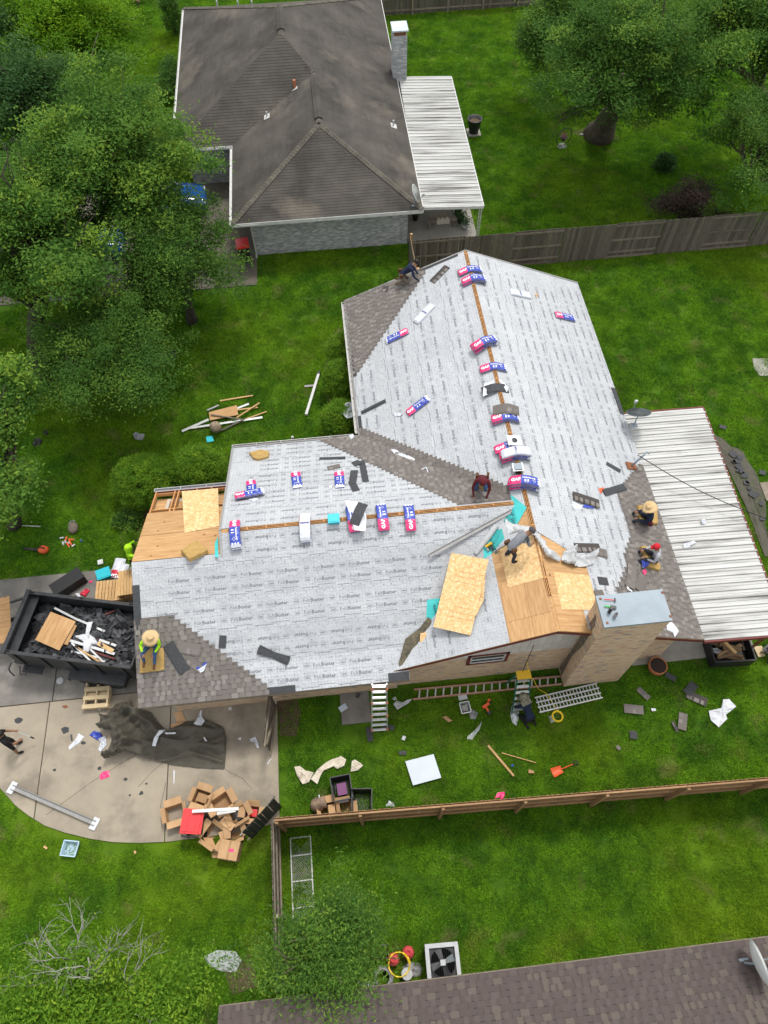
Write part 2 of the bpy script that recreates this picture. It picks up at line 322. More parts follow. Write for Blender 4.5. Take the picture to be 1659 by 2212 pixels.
# felt: fine printed grid
def add_grid(m, step, col, w=.045):
    N, L, B = nodes_of(m); src = B.inputs['Base Color'].links[0].from_socket
    uv = N.new("ShaderNodeTexCoord"); sep = N.new("ShaderNodeSeparateXYZ"); L.new(uv.outputs['Object'], sep.inputs[0]); outs = []
    for k in (0, 1):
        q = N.new("ShaderNodeMath"); q.operation = 'MULTIPLY'; q.inputs[1].default_value = 1/step; L.new(sep.outputs[k], q.inputs[0])
        f = N.new("ShaderNodeMath"); f.operation = 'FRACT'; L.new(q.outputs[0], f.inputs[0])
        c = N.new("ShaderNodeMath"); c.operation = 'LESS_THAN'; c.inputs[1].default_value = w; L.new(f.outputs[0], c.inputs[0]); outs.append(c.outputs[0])
    mx = N.new("ShaderNodeMath"); mx.operation = 'MAXIMUM'; L.new(outs[0], mx.inputs[0]); L.new(outs[1], mx.inputs[1])
    mm = N.new("ShaderNodeMix"); mm.data_type = 'RGBA'; L.new(mx.outputs[0], mm.inputs[0]); L.new(src, mm.inputs[6]); mm.inputs[7].default_value = (*col, 1); L.new(mm.outputs[2], B.inputs['Base Color'])
def add_knots(m, sc, r, col):
    N, L, B = nodes_of(m); src = B.inputs['Base Color'].links[0].from_socket; tc = N.new("ShaderNodeTexCoord"); vo = N.new("ShaderNodeTexVoronoi"); vo.inputs['Scale'].default_value = sc; L.new(tc.outputs['Object'], vo.inputs['Vector'])
    mr = N.new("ShaderNodeMapRange"); mr.inputs[1].default_value = r*1.6; mr.inputs[2].default_value = r; L.new(vo.outputs['Distance'], mr.inputs[0]); mm = N.new("ShaderNodeMix"); mm.data_type = 'RGBA'; L.new(mr.outputs[0], mm.inputs[0]); L.new(src, mm.inputs[6]); mm.inputs[7].default_value = (*col, 1); L.new(mm.outputs[2], B.inputs['Base Color'])
add_knots(M_PLY, 2.6, .085, (.20,.085,.03))
add_grid(M_FELT, .10, (.31,.32,.33), .10)
# ------------------------------------------------------------------ print: lettering as thin flat geometry
def text_geo(s, size, bold=0.0, res=1):
    cu = bpy.data.curves.new("t", 'FONT'); cu.body = s; cu.size = size; cu.resolution_u = res; cu.offset = bold
    o = bpy.data.objects.new("t", cu); me = o.to_mesh()
    v = [tuple(q.co)[:2] for q in me.vertices]; f = [tuple(p.vertices) for p in me.polygons]
    o.to_mesh_clear(); bpy.data.objects.remove(o); bpy.data.curves.remove(cu)
    return v, f
def bounds(v): xs = [q[0] for q in v]; ys = [q[1] for q in v]; return min(xs), max(xs), min(ys), max(ys)
def put_text(mb, geo, O, dx, dy, flip=False):
    s = -1 if flip else 1
    mb.add([O+dx*(s*x)+dy*(s*y) for x, y in geo[0]], geo[1])
T_FELT = text_geo("Felt", .155); T_BUST = text_geo("Buster", .158, .0042); T_GAF = text_geo("GAF", .062, .003); T_GAFB = text_geo("GAF", .155, .006, 2)
T_TIMB = text_geo("TimberlineHD", .075, .002); T_STORM = text_geo("Storm", .17, .005); T_GUARD = text_geo("Guard", .17, .005); T_SUB = text_geo("Synthetic Roofing Felt", .032)
_fw_ = bounds(T_FELT[0])[1]+.012; _tw = _fw_+bounds(T_BUST[0])[1]; _gw = bounds(T_GAF[0])
def felt_print(mb, O, dx, dy, flip):
    "one repeat of the roll's print: word and boxed mark"
    s = -1 if flip else 1
    put_text(mb, T_FELT, O+dx*(s*-.42)+dy*(s*-.05), dx, dy, flip)
    put_text(mb, T_BUST, O+dx*(s*(-.42+_fw_))+dy*(s*-.05), dx, dy, flip)
    put_text(mb, T_SUB, O+dx*(s*-.42)+dy*(s*-.095), dx, dy, flip)
    c = O+dx*(s*.50)
    put_text(mb, T_GAF, c+dx*(s*-.058)+dy*(s*-.022), dx, dy, flip)
    for a, b in (((-.075,-.065),(.075,-.065)), ((.075,-.065),(.075,.065)), ((.075,.065),(-.075,.065)), ((-.075,.065),(-.075,-.065))):
        q = .0035; d = (b[0]-a[0], b[1]-a[1]); n = (-d[1], d[0]); L = math.hypot(*n); n = (n[0]/L*q, n[1]/L*q)
        mb.add([c+dx*(a[0]+n[0])+dy*(a[1]+n[1]), c+dx*(a[0]-n[0])+dy*(a[1]-n[1]), c+dx*(b[0]-n[0])+dy*(b[1]-n[1]), c+dx*(b[0]+n[0])+dy*(b[1]+n[1])], [(0,1,2,3)])
# ------------------------------------------------------------------ roof coursing
SHMESH = {}
def shingle_mesh(material, seed, L=1.0, e=.145):
    key = (material.name, seed, round(L, 3))
    if key in SHMESH: return SHMESH[key]
    r = random.Random(seed*31+7); mb = MB()
    b = .1
    w = L-.004
    mb.add([(0,0,.009),(w,0,.009),(w,e+.06,.003),(0,e+.06,.003),(0,0,0),(w,0,0)], [(0,1,2,3),(4,5,1,0)], b)
    x = r.uniform(.02, .1)
    while x < w-.08:
        t = min(r.uniform(.10, .21), w-x-.005)
        tt = r.choice((.1, .35, .35, .7, .75, .95, .95)); y1 = e-.004
        mb.add([(x,-.002,.016),(x+t,-.002,.016),(x+t,y1,.010),(x,y1,.010),(x,-.002,.004),(x+t,-.002,.004),(x+t,y1,.004),(x,y1,.004)],
               [(0,1,2,3),(4,5,1,0),(4,0,3,7),(1,5,6,2)], tt)
        gp = r.uniform(.05, .15)
        if x+t+gp < w: mb.add([(x+t,e*.9,.0115),(x+t+gp,e*.9,.0115),(x+t+gp,e+.006,.0115),(x+t,e+.006,.0115)], [(0,1,2,3)], .55)  # dark dash painted in as the shadow line beside a tab
        x += t+gp
    SHMESH[key] = mb.mesh("shingle", material); return SHMESH[key]
def course(parent, material, F, rows, lo, hi, anchor_hi, clip=None, e=.145, limit=10**6, L=1.0, seed=1, name="shingle"):
    """courses of strip shingles on the slope frame F (local x along eave, y up slope): row k runs from lo(y) to hi(y),
    laid from the anchored end so that the free end steps like a half finished field; clip (convex, local xy) trims at rakes and valleys."""
    r = random.Random(seed); rest = MB(); n = 0
    for k in range(rows):
        y = k*e; a, b = lo(y+e/2), hi(y+e/2)
        if b-a < .08: continue
        x = b if anchor_hi else a; first = True
        while (x > a+.03) if anchor_hi else (x < b-.03):
            l = r.choice((.34,.5,.67,.84,1.0)) if first else L
            first = False
            rem = (x-a) if anchor_hi else (b-x)
            xx = x-l if anchor_hi else x
            x = x-l if anchor_hi else x+l
            M = F @ Matrix.Translation((xx, y, .024)); me = shingle_mesh(material, r.randrange(9), l, e); bad = False
            if clip is not None: bad = not all(inside(c, clip) for c in ((xx, y+.001), (xx+l, y+.001), (xx+l, y+e), (xx, y+e)))
            if not bad and n < limit: inst(name, me, parent, M); n += 1; continue
            mb = MB(); at = me.attributes.get("tint"); tints = [q.value for q in at.data] if at else [.5]*len(me.polygons)
            for p, t in zip(me.polygons, tints):
                pts = [me.vertices[i].co for i in p.vertices]
                if bad:
                    poly = clip_convex([(q.x+xx, q.y+y) for q in pts], clip)
                    if len(poly) < 3: continue
                    va, vb, vc = pts[0], pts[1], pts[2]; nn = (vb-va).cross(vc-va)
                    if abs(nn.z) < 1e-9: continue
                    mb.add([(q[0]-xx, q[1]-y, va.z-(nn.x*(q[0]-xx-va.x)+nn.y*(q[1]-y-va.y))/nn.z) for q in poly], [tuple(range(len(poly)))], t)
                else: mb.add(pts, [tuple(range(len(pts)))], t)
            if not mb.f: continue
            if n < limit: mb.obj(name, material, parent, M); n += 1
            else: rest.add([M @ Vector(v) for v in mb.v], mb.f); rest.t[-len(mb.f):] = mb.t
    if rest.f: rest.obj("shingle_field", material, parent, kind="stuff")
    return n
def bricks(parent, O, dx, up, W, Hh, material, holes=(), limit=300, out=None, seed=3, bl=.203, bh=.068, j=.010, keep=None, brick_name="brick"):
    "running bond of proud bricks on the wall rectangle from O along dx and up"
    r = random.Random(seed); n = dx.cross(up) if out is None else out
    me = MB().box((0,0,0), (bl-j, .024, bh-j)).mesh("brick", material)
    R = Matrix((dx, -n, up)).transposed().to_4x4()
    if R.determinant() < 0: R = Matrix((dx, n, up)).transposed().to_4x4()
    rest = MB(); cnt = 0; k = 0; z = 0.0; alls = []
    while z+bh <= Hh+.001:
        x = -(bl/2 if k % 2 else 0)
        while x < W:
            a, b = max(x, 0), min(x+bl, W)
            if b-a > .04 and not any(h[0] < b and h[1] > a and h[2] < z+bh and h[3] > z for h in holes) and (keep is None or keep((a+b)/2, z+bh/2)):
                alls.append((a, b, z))
            x += bl
        z += bh; k += 1
    full = [q for q in alls if q[1]-q[0] > bl-.002]; r.shuffle(full)
    chosen = set(full[:limit])
    for q in alls:
        a, b, z = q; c = O+dx*((a+b)/2)+up*(z+bh/2)
        if q in chosen: inst(brick_name, me, parent, Matrix.Translation(c) @ R)
        else: rest.box(c, (b-a-j, .024, bh-j), R.to_3x3(), r.random())
    if rest.f: rest.obj("brickwork", material, parent, kind="stuff")
def rebase(root, loc):
    loc = Vector(loc); root.location = loc
    for ch in list(root.children): ch.matrix_parent_inverse = Matrix.Translation(-loc)
# ================================================================== the setting
lawn = tag(MB().add([(-140,-60,0),(160,-60,0),(160,220,0),(-140,220,0)], [(0,1,2,3)]).obj("lawn", M_LAWN), kind="structure")
# driveway: slabs with open joints
drive = bpy.data.objects.new("driveway", None); COL.objects.link(drive); tag(drive, kind="structure")
_dp = [(-22,12.85),(-6.4,12.85),(-6.4,7.3),(-3.12,7.3),(-3.15,3.35),(-4.4,3.2),(-5.5,3.17),(-6.6,3.16),(-7.5,3.22),(-8.3,3.33),(-9.0,3.5),(-9.8,3.76),(-10.45,4.03),(-11.0,4.38),(-11.45,4.72),(-12.1,5.38),(-13,6.5),(-14.2,8.0),(-15.5,8.4),(-22,8.4)]
_j = .018
for (cl, mm) in (([(1,0,-10.74-_j),(0,-1,-7.98-_j)], M_CONCD), ([(-1,0,10.74-_j),(0,-1,-7.98-_j)], M_CONCD),
                 ([(1,0,-10.82-_j),(0,1,7.98-_j)], M_CONC), ([(-1,0,10.82-_j),(1,0,-6.7-_j),(0,1,7.98-_j)], M_CONC), ([(-1,0,6.7-_j),(0,1,7.98-_j)], M_CONC)):
    p = _dp
    for c in cl: p = clip_half(p, *c)
    MB().prism(p, .0, .05).obj("concrete_slab", mm, drive)
tag(MB().prism([(-22,12.8),(-6.4,12.8),(-6.4,3.4),(-9,3.55),(-12,5.4),(-14,8),(-22,8.45)], .003, .012).obj("driveway_bed", M_SOIL, drive))
_ck = MB()                                     # cracks wandering over the slabs
for pts in ([(300,1700),(330,1668),(360,1640),(395,1610)], [(100,1760),(150,1725),(200,1690),(260,1650),(330,1612)], [(470,1650),(500,1668),(528,1682),(545,1705)], [(356,1690),(350,1740),(352,1790)]):
    w = [G(u+random.uniform(-4,4), v, .0505) for u, v in pts for _ in (0,)]
    for a, b in zip(w[:-1], w[1:]):
        d = (b-a).normalized(); n = Vector((-d.y, d.x, 0))*.008; _ck.add([a+n, a-n, b-n*.8, b+n*.8], [(0,1,2,3)])
_ck.obj("crack", M_SOIL, drive)
pad = tag(MB().prism([(-.98,7.3),(-.98,6.13),(.0,6.13),(.0,7.3)], .0, .07).obj("concrete_pad", M_CONCD), kind="structure")
patio = tag(MB().prism([(9.2,7.08),(13.6,7.08),(13.7,15.9),(10.1,15.9),(10.1,7.4),(9.2,7.4)], .0, .06).obj("patio_slab", M_PATIO), kind="structure")
npatio = tag(MB().prism([(4.2,27.9),(7.7,27.9),(7.8,40.2),(4.2,40.2)], .0, .06).obj("neighbour_patio_slab", M_PATIO), kind="structure")
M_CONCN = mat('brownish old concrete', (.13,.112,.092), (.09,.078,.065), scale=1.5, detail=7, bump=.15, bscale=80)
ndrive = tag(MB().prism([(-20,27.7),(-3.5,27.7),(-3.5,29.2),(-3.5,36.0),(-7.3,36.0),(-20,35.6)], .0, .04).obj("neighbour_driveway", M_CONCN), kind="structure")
for pts, nm in (([(1625,775),(1680,775),(1680,815),(1640,812),(1628,795)], "concrete_patch"),):
    tag(MB().prism([tuple(G(u, v))[:2] for u, v in pts], .0, .03).obj(nm, M_PATIO), kind="structure")
def soil(pts): tag(MB().prism([tuple(G(u, v))[:2] for u, v in pts], .0, .02).obj("soil_bed", M_SOIL), kind="structure")
soil([(262,1135),(300,1075),(335,1060),(330,1200),(290,1215),(258,1170)]); soil([(720,720),(748,700),(775,930),(712,925),(700,800)])
soil([(600,1510),(640,1500),(650,1540),(640,1590),(605,1590)]); soil([(1180,145),(1300,270),(1340,300),(1300,320),(1230,285)][1:]); soil([(480,2080),(540,2060),(560,2130),(500,2150)])
# ================================================================== the house under re-roofing
X0, XR, X1, Y0, Y1, ZE, ZR, S = .553, 5.559, 10.656, 6.88, 23.19, 2.7, 4.833, .4261
YS, YN, WX, LX = 6.607, 16.02, -4.167, -6.904
WYR = (YS+YN)/2; WZR = ZE+S*(WYR-YS); LYR = 10.66; LZR = ZE+S*(LYR-YS); LYN = 14.35; VX = X0+(WZR-ZE)/S
PW = Plane((-S,0,1), (X0,0,ZE)); PE = Plane((S,0,1), (XR,0,ZR)); PS = Plane((0,-S,1), (0,YS,ZE)); PN = Plane((0,S,1), (0,YN,ZE))
_ls = (LZR-ZE)/(LYN-LYR); PL = Plane((0,_ls,1), (0,LYN,ZE))
house = thing("brick_house", "single storey tan brick house being re-roofed, white printed felt over most of its roof", "house")
POLYW = [(X0,Y1),(X0,YN),(VX,WYR),(.83,Y0),(XR,Y0),(XR,Y1)]; POLYE = [(XR,Y0),(X1,Y0),(X1,Y1),(XR,Y1)]
POLYN = [(WX,YN),(X0,YN),(VX,WYR),(WX,WYR)]; POLYS = [(LX,YS),(1.3,YS),(1.3,Y0-.02),(.83,Y0-.02),(VX,WYR),(WX,WYR),(WX,LYR),(LX,LYR)]; POLYL = [(LX,LYR),(WX-.02,LYR),(WX-.02,LYN),(LX,LYN)]
roof = bpy.data.objects.new("roof", None); COL.objects.link(roof); roof.parent = house
for pl, po, m in ((PW,POLYW,M_PLY),(PE,POLYE,M_PLY),(PN,POLYN,M_PLY),(PS,POLYS,M_PLY)):
    MB().slab([pl.pt(x, y, -.045) for x, y in po], pl.n, .04).obj("roof_deck", m, roof)
# ridge slots: dark gap with rafters showing
def slot(a, b, wd, n, gap=.6):
    mb = MB(); a, b = Vector(a), Vector(b); d = (b-a).normalized()
    MB().bar(a+Vector((0,0,.012)), b+Vector((0,0,.012)), wd, .012).obj("ridge_slot", M_DARKV, roof)
    for s in (-1, 1):
        o = d.cross(Vector((0,0,1)))*s*(wd/2+.010); mb.bar(a+o+Vector((0,0,.012)), b+o+Vector((0,0,.012)), .02, .03)
    mb.bar(a+Vector((0,0,.015)), b+Vector((0,0,.015)), .022, .03)
    k = int((b-a).length/gap)
    for i in range(1, k+1): p = a+d*(i*gap); o = d.cross(Vector((0,0,1)))*wd/2; mb.bar(p-o+Vector((0,0,.017)), p+o+Vector((0,0,.017)), .04, .03)
    mb.obj("ridge_board", M_RAFT, roof)
slot((XR,Y0+1.1,ZR-.012),(XR,Y1-.12,ZR-.012),.075,0); slot((WX+.28,WYR,WZR-.012),(VX-.1,WYR,WZR-.012),.075,0)
# felt rolls
def felt(pl, along, across, o, bands, region, flips, rows, phase, hole=None, upc=False):
    """bands of underlayment: o is a point on the eave line, across points up the slope; bands = list of (from,to)."""
    for i, (b0, b1) in enumerate(bands):
        F = frame(pl.pt(o[0], o[1], .003+.004*i), along, pl.n)
        iF = F.inverted(); loc = lambda x, y: tuple((iF @ pl.pt(x, y, .003+.004*i)))[:2]
        rg = [loc(x, y) for x, y in region[i] if True] if isinstance(region[i][0], tuple) else [loc(x, y) for x, y in region[i]]
        sgn = 1 if (iF.to_3x3() @ Vector(across)).y > 0 else -1
        lo, hi = sorted((sgn*b0, sgn*(b1+.07)))
        poly = clip_half(clip_half(rg, 0, -1, -lo), 0, 1, hi)
        if len(poly) < 3: continue
        st = MB().prism(poly, 0, .005).obj("underlayment_strip", M_FELT, roof, F)
        mb = MB(); xs = [p[0] for p in poly]; flip = flips[i]; dx, dy = Vector((1,0,0)), Vector((0,1,0))
        for rr in rows[i]:
            yy = sgn*(b0+rr*(b1-b0)); x = min(xs)-1.3+phase[i]
            while x < max(xs)+.7:
                c = Vector((x, yy, .0075))
                if all(inside((x+e, yy+g), poly) for e in (-.44, .1, .44) for g in (-.09, .09)): felt_print(mb, c, dx, dy, flip)
                x += 1.12
        x = min(xs)-1+phase[i]                 # dash marks along the laps
        while x < max(xs):
            for q, sh in ((.07, 0), (.13, .5)):
                yy = sgn*(b0+q); a, b = x+sh, x+sh+.56
                if inside((a, yy), poly) and inside((b, yy), poly): mb.add([(a,yy-.008,.0072),(b,yy-.008,.0072),(b,yy+.008,.0072),(a,yy+.008,.0072)], [(0,1,2,3)])
            x += 1.12
        x = min(xs)+.1                         # cap nails along laps and mid sheet
        while x < max(xs):
            for q, sp in ((.035, 0), (.5*(b1-b0), .15), (.93*(b1-b0), .07)):
                yy = sgn*(b0+q)+random.uniform(-.015,.015); xx = x+sp+random.uniform(-.04,.04)
                if inside((xx, yy), poly): mb.add([(xx-.014,yy-.014,.0078),(xx+.014,yy-.014,.0078),(xx+.014,yy+.014,.0078),(xx-.014,yy+.014,.0078)], [(0,1,2,3)])
            x += .3
        if mb.f: mb.obj("lettering", M_INK, st, kind="stuff")
def bands(n, tot): return [(i*tot/n, (i+1)*tot/n) for i in range(n)]
cs = math.sqrt(1+S*S)
# bare plywood ends: felt stops short there
A1 = PW.hit(1063,1195); A2 = PW.hit(1104,1405); B1 = PE.hit(1262,1205); B2 = PE.hit(1290,1275); XP = .5*(A1.x+A2.x); YP = PW.hit(1140,1128).y; YE = PE.hit(1222,1200).y; XE = PE.hit(1285,1290).x
WREG = [(X0+.0,Y1),(X0,YN),(VX,WYR),(XP+1.2,YP-.75),(XP,YP-1.6),(XP,Y0),(.83,Y0),(VX,WYR+.02),(XR-.07,WYR+.1),(XR-.07,Y1)]
WREG = [(X0,Y1),(X0,YN),(VX-.3,WYR+.3),(XR-.07,WYR-.2),(XR-.07,Y1)]
WREG2 = [(VX-.1,WYR-.1),(.83,Y0),(XP,Y0),(XP,A1.y),(VX-.1,YP-.4)]
LW = 5.006*cs
felt(PW, (0,-1,0), (1,0,0), (X0,Y1), bands(4, LW-.06), [WREG]*4, [True,False,True,False], [(.28,.58,.86)[:2],(.3,.66),(.3,.62),(.3,.68)], [.2,.55,.9,.35])
felt(PW, (0,-1,0), (1,0,0), (X0,WYR), bands(4, LW-.06), [WREG2]*4, [False]*4, [(.4,),(.3,.66),(.2,.6),(.3,.68)], [.3,.7,.1,.5])
EREG = [(XR+.07,Y1),(X1,Y1),(X1,Y0),(XE,Y0),(XE,YE-.1),(XR+.07,YE+.75)]
LE = 5.097*cs
felt(PE, (0,-1,0), (-1,0,0), (X1,Y1), bands(4, LE-.07), [EREG]*4, [False,False,True,False], [(.2,.48,.76),(.22,.5,.78),(.2,.48,.76),(.35,.7)], [.1,.6,.35,.8])
LS = (WYR-YS)*cs
SREG = POLYS[:1]+[(1.3,YS),(1.3,Y0-.02),(.83,Y0-.02),(VX-.05,WYR-.07),(WX,WYR-.07),(WX,LYR),(LX,LYR)]
felt(PS, (1,0,0), (0,1,0), (LX,YS), bands(5, LS-.07), [SREG]*5, [False,True,False,False,True], [(.36,.72),(.30,.66),(.32,.68),(.30,.66),(.35,.75)], [.3,.75,.15,.55,.9])
LN = (YN-WYR)*cs
NREG = [(WX,YN),(X0,YN),(VX-.05,WYR+.07),(WX,WYR+.07)]
felt(PN, (1,0,0), (0,-1,0), (WX,YN), bands(5, LN-.07), [NREG]*5, [True,False,True,False,True], [(.2,.5,.8),(.18,.46,.74),(.2,.5,.8),(.2,.48,.76),(.35,.75)], [.2,.6,.4,.85,.1])
# bare sheathing boards let into the deck
def sheath(pl, pts, m, th=.007, nm="plywood_sheet"):
    c = [pl.hit(*q) for q in pts]; o = sum(c, Vector())/len(c); F = frame(o, c[1]-c[0], pl.n); iF = F.inverted()
    return MB().prism([tuple(iF @ q)[:2] for q in c], .0, th).obj(nm, m, roof, F)
def sheath_xy(pl, poly, m, th=.007, dirn=(1,0,0)):
    o = pl.pt(sum(p[0] for p in poly)/len(poly), sum(p[1] for p in poly)/len(poly)); F = frame(o, dirn, pl.n); iF = F.inverted()
    return MB().prism([tuple(iF @ pl.pt(*q))[:2] for q in poly], .0, th).obj("plywood_sheet", m, roof, F)
for pl, xa, xb, ys_ in ((PW, XP+.03, XR-.06, (Y0,7.5,8.7,9.9,10.6)), (PE, XR+.06, XE, (Y0,8.05,9.25,10.0))):
    xm = xa+(xb-xa)*(.55 if pl is PW else .6)
    for ya, yb in zip(ys_[:-1], ys_[1:]):
        for u, v in (((xa,xm-.004),(xm+.004,xb)) if yb < 9 else ((xa if pl is PE else xa+.6,xb),)):
            if pl is PE and yb > 9.3: v = u+.9
            sheath_xy(pl, [(u,ya+.004),(v,ya+.004),(v,yb-.004),(u,yb-.004)], M_PLY, dirn=(0,1,0) if pl is PW else (1,0,0))
sheath(PW, [(1077,1238),(1098,1270),(1178,1247),(1163,1165),(1142,1153),(1080,1187)][1:], M_OSB, .014, "strand_board"); sheath(PE, [(1195,1236),(1270,1243),(1288,1280),(1278,1318),(1213,1316)], M_OSB, .014, "strand_board")
# low porch end: open rafters and sheets
lowdeck = MB()
lowdeck.slab([PL.pt(x, y, -.35) for x, y in POLYL], PL.n, .02); lowdeck.obj("porch_ceiling", M_PLY, roof)
for x in (LX+.05, LX+.72, LX+.86, LX+1.5, WX-.72, WX-.12):
    MB().bar(PL.pt(x, LYR, -.09), PL.pt(x, LYN, -.09), .045, .14, PL.n).obj("rafter", M_RAFT, roof)
for y in (LYN-.05, 13.35): MB().bar(PL.pt(LX, y, -.11), PL.pt(WX, y, -.11), .045, .11, PL.n).obj("blocking", M_RAFT, roof)
_yb = PL.hit(330,1108).y
sheath_xy(PL, [(LX,LYR+.02),(WX-.02,LYR+.02),(WX-.02,11.9),(LX,11.9)], M_PLY); sheath_xy(PL, [(LX,11.915),(WX-.02,11.915),(WX-.02,_yb),(LX,_yb)], M_PLY)
sheath(PL, [(393,1062),(471,1056),(474,1137),(399,1152)], M_OSB, .022, "strand_board")
# shingle fields (each strip its own piece)
F_S = frame(PS.pt(LX,YS), (1,0,0), PS.n)
_st = [PS.hit(*q) for q in ((585,1490),(375,1335))]
_bx = [(p.x-LX, (p-PS.pt(LX,YS)).length) for p in _st]
def lx(F, P): return tuple(F.inverted() @ P)[:2]
def line(p, q): return lambda y: p[0]+(q[0]-p[0])*(y-p[1])/(q[1]-p[1])
a, b = lx(F_S, _st[0]), lx(F_S, _st[1])
NS = course(roof, M_SHIN, F_S, int(b[1]/.145)+1, lambda y: -.01, line(a, b), True, clip=[(-.02,-.05),(12,-.05),(12,9),(-.02,9)], limit=110, seed=11)
F_W = frame(PW.pt(X0,Y1), (0,-1,0), PW.n)
a, b = lx(F_W, PW.hit(775,800)), lx(F_W, PW.hit(905,608))
NS += course(roof, M_SHIN, F_W, int(b[1]/.145)+2, lambda y: -.01, line(a, b), True, clip=[(0,-.05),(20,-.05),(20,9),(0,9)], limit=80, seed=12)
# valley weave, both sides
F_N = frame(PN.pt(VX,YN), (-1,0,0), PN.n)
a, b = lx(F_N, PN.hit(690,950)), lx(F_N, PN.hit(990,1090)); v0 = lx(F_N, PN.pt(X0,YN)); v1 = lx(F_N, PN.pt(VX,WYR))
NS += course(roof, M_SHIN, F_N, int((LN-.12)/.145), line(v0, v1), line(a, b), True, clip=[v0,(v0[0]+9,-.04),(9,LN),v1], limit=70, seed=13)
F_V = frame(PW.pt(X0,Y1), (0,-1,0), PW.n)
a, b = lx(F_V, PW.hit(785,928)), lx(F_V, PW.hit(1095,1052)); v0 = lx(F_V, PW.pt(X0,YN)); v1 = lx(F_V, PW.pt(VX,WYR))
NS += course(roof, M_SHIN, F_V, int(b[1]/.145), line(a, b), line(v0, v1), False, clip=[(0,-.04),(v0[0],-.04),v1,(0,v1[1])], limit=60, seed=14)
F_E = frame(PE.pt(X1,Y0), (0,1,0), PE.n)
a, b, c_, d_ = [lx(F_E, PE.hit(*q)) for q in ((1378,1010),(1335,1062),(1362,1205),(1336,1270))]
def hiE(y):
    if y < b[1]: return line(a, b)(y)
    if y < c_[1]+.25: return c_[0]+.9-(y-b[1])*1.4
    return line(c_, d_)(y)
NS += course(roof, M_SHIN, F_E, int(d_[1]/.145)+1, lambda y: -.01, hiE, True, clip=[(0,-.05),(20,-.05),(20,9),(0,9)], limit=110, seed=15)
# starter strips, drip edges, rake metal
def flatstrip(nm, pl, a, b, wd, m, h=.03):
    A, B = pl.hit(*a) if len(a) == 2 and max(a) > 40 else pl.pt(*a), pl.hit(*b) if max(b) > 40 else pl.pt(*b)
    return MB().bar(A+pl.n*h, B+pl.n*h, wd, .006, pl.n).obj(nm, m, roof)
flatstrip("starter_strip", PS, (LX+.10,8.55), (LX+.10,10.0), .22, M_BLACKF); flatstrip("starter_strip", PS, (-3.05,YS+.09), (-2.2,YS+.09), .2, M_BLACKF); flatstrip("starter_strip", PS, (.65,YS+.11), (1.29,YS+.11), .26, M_BLACKF)
flatstrip("starter_strip", PW, (X0+.08,18.9), (X0+.08,20.0), .18, M_BLACKF); flatstrip("starter_strip", PW, (X0+.08,16.2), (X0+.08,16.9), .18, M_BLACKF); flatstrip("starter_strip", PW, (1.4+2.1,Y1-.09), (XR-.3,Y1-.09), .18, M_BLACKF)
flatstrip("starter_strip", PE, (X1-.1,15.9), (X1-.1,17.2), .2, M_BLACKF)
for pl, A, B in ((PE,(XR,Y1-.03),(X1,Y1-.03)),(PW,(X0,Y1-.03),(XR,Y1-.03)),(PN,(WX+.035,WYR),(WX+.035,YN)),(PS,(WX+.035,WYR),(WX+.035,LYR-.1)),(PN,(WX,YN-.03),(X0,YN-.03)),(PW,(X0+.02,YN),(X0+.02,Y1))):
    MB().bar(pl.pt(*A, .03), pl.pt(*B, .03), .075 if pl in (PN,PS) else .05, .008, pl.n).obj("drip_edge", M_GREYM, roof)
# fascias, gutters
def fascia(a, b, m=M_REDT, h=.16, nm="fascia"): MB().bar(Vector(a)-Vector((0,0,h/2+.02)), Vector(b)-Vector((0,0,h/2+.02)), .03, h).obj(nm, m, roof)
fascia((LX+.02,YS+.02,ZE-.03),(1.3,YS+.02,ZE-.03), M_WOODR); fascia((X0+.02,YN,ZE-.03),(X0+.02,Y1,ZE-.03)); fascia((WX,YN-.02,ZE-.03),(X0,YN-.02,ZE-.03)); fascia((LX,LYN+.02,ZE-.03),(WX,LYN+.02,ZE-.03))
fascia((.85,Y0+.015,PW.z(.85,Y0)-.04),(XR,Y0+.015,ZR-.04)); fascia((XR,Y0+.015,ZR-.04),(X1,Y0+.015,PE.z(X1,Y0)-.04)); fascia((X0,Y1-.02,ZE-.03),(XR,Y1-.02,ZR-.04)); fascia((XR,Y1-.02,ZR-.04),(X1,Y1-.02,PE.z(X1,0)-.04))
fascia((LX+.02,YS,ZE-.03),(LX+.02,LYR,LZR-.04)); fascia((LX+.02,LYR,LZR-.04),(LX+.02,LYN,ZE-.03)); fascia((WX+.02,LYR+.1,PS.z(0,LYR)+.02),(WX+.02,WYR,WZR-.04), M_WHITET, .3); fascia((WX+.02,WYR,WZR-.04),(WX+.02,YN,ZE-.03), M_WHITET, .3)
def gutter(a, b, out, m=M_GUTW):
    a, b, o = Vector(a), Vector(b), Vector(out); mb = MB()
    mb.bar(a+o*.07-Vector((0,0,.1)), b+o*.07-Vector((0,0,.1)), .12, .008); mb.bar(a+o*.125-Vector((0,0,.06)), b+o*.125-Vector((0,0,.06)), .008, .09); mb.bar(a+o*.125-Vector((0,0,.012)), b+o*.125-Vector((0,0,.012)), .02, .012)
    n = int((b-a).length/.8)
    for i in range(n+1): p = a.lerp(b, i/max(n, 1)); mb.bar(p+o*.01-Vector((0,0,.012)), p+o*.125-Vector((0,0,.012)), .025, .004)
    mb.obj("gutter", m, roof)
gutter((X0,YN+.2,ZE-.02),(X0,Y1-.05,ZE-.02),(-1,0,0)); gutter((WX,YN,ZE-.02),(X0-.2,YN,ZE-.02),(0,1,0)); gutter((LX-.02,LYN+.03,ZE-.02),(WX,LYN+.03,ZE-.02),(0,1,0), M_LGREY)
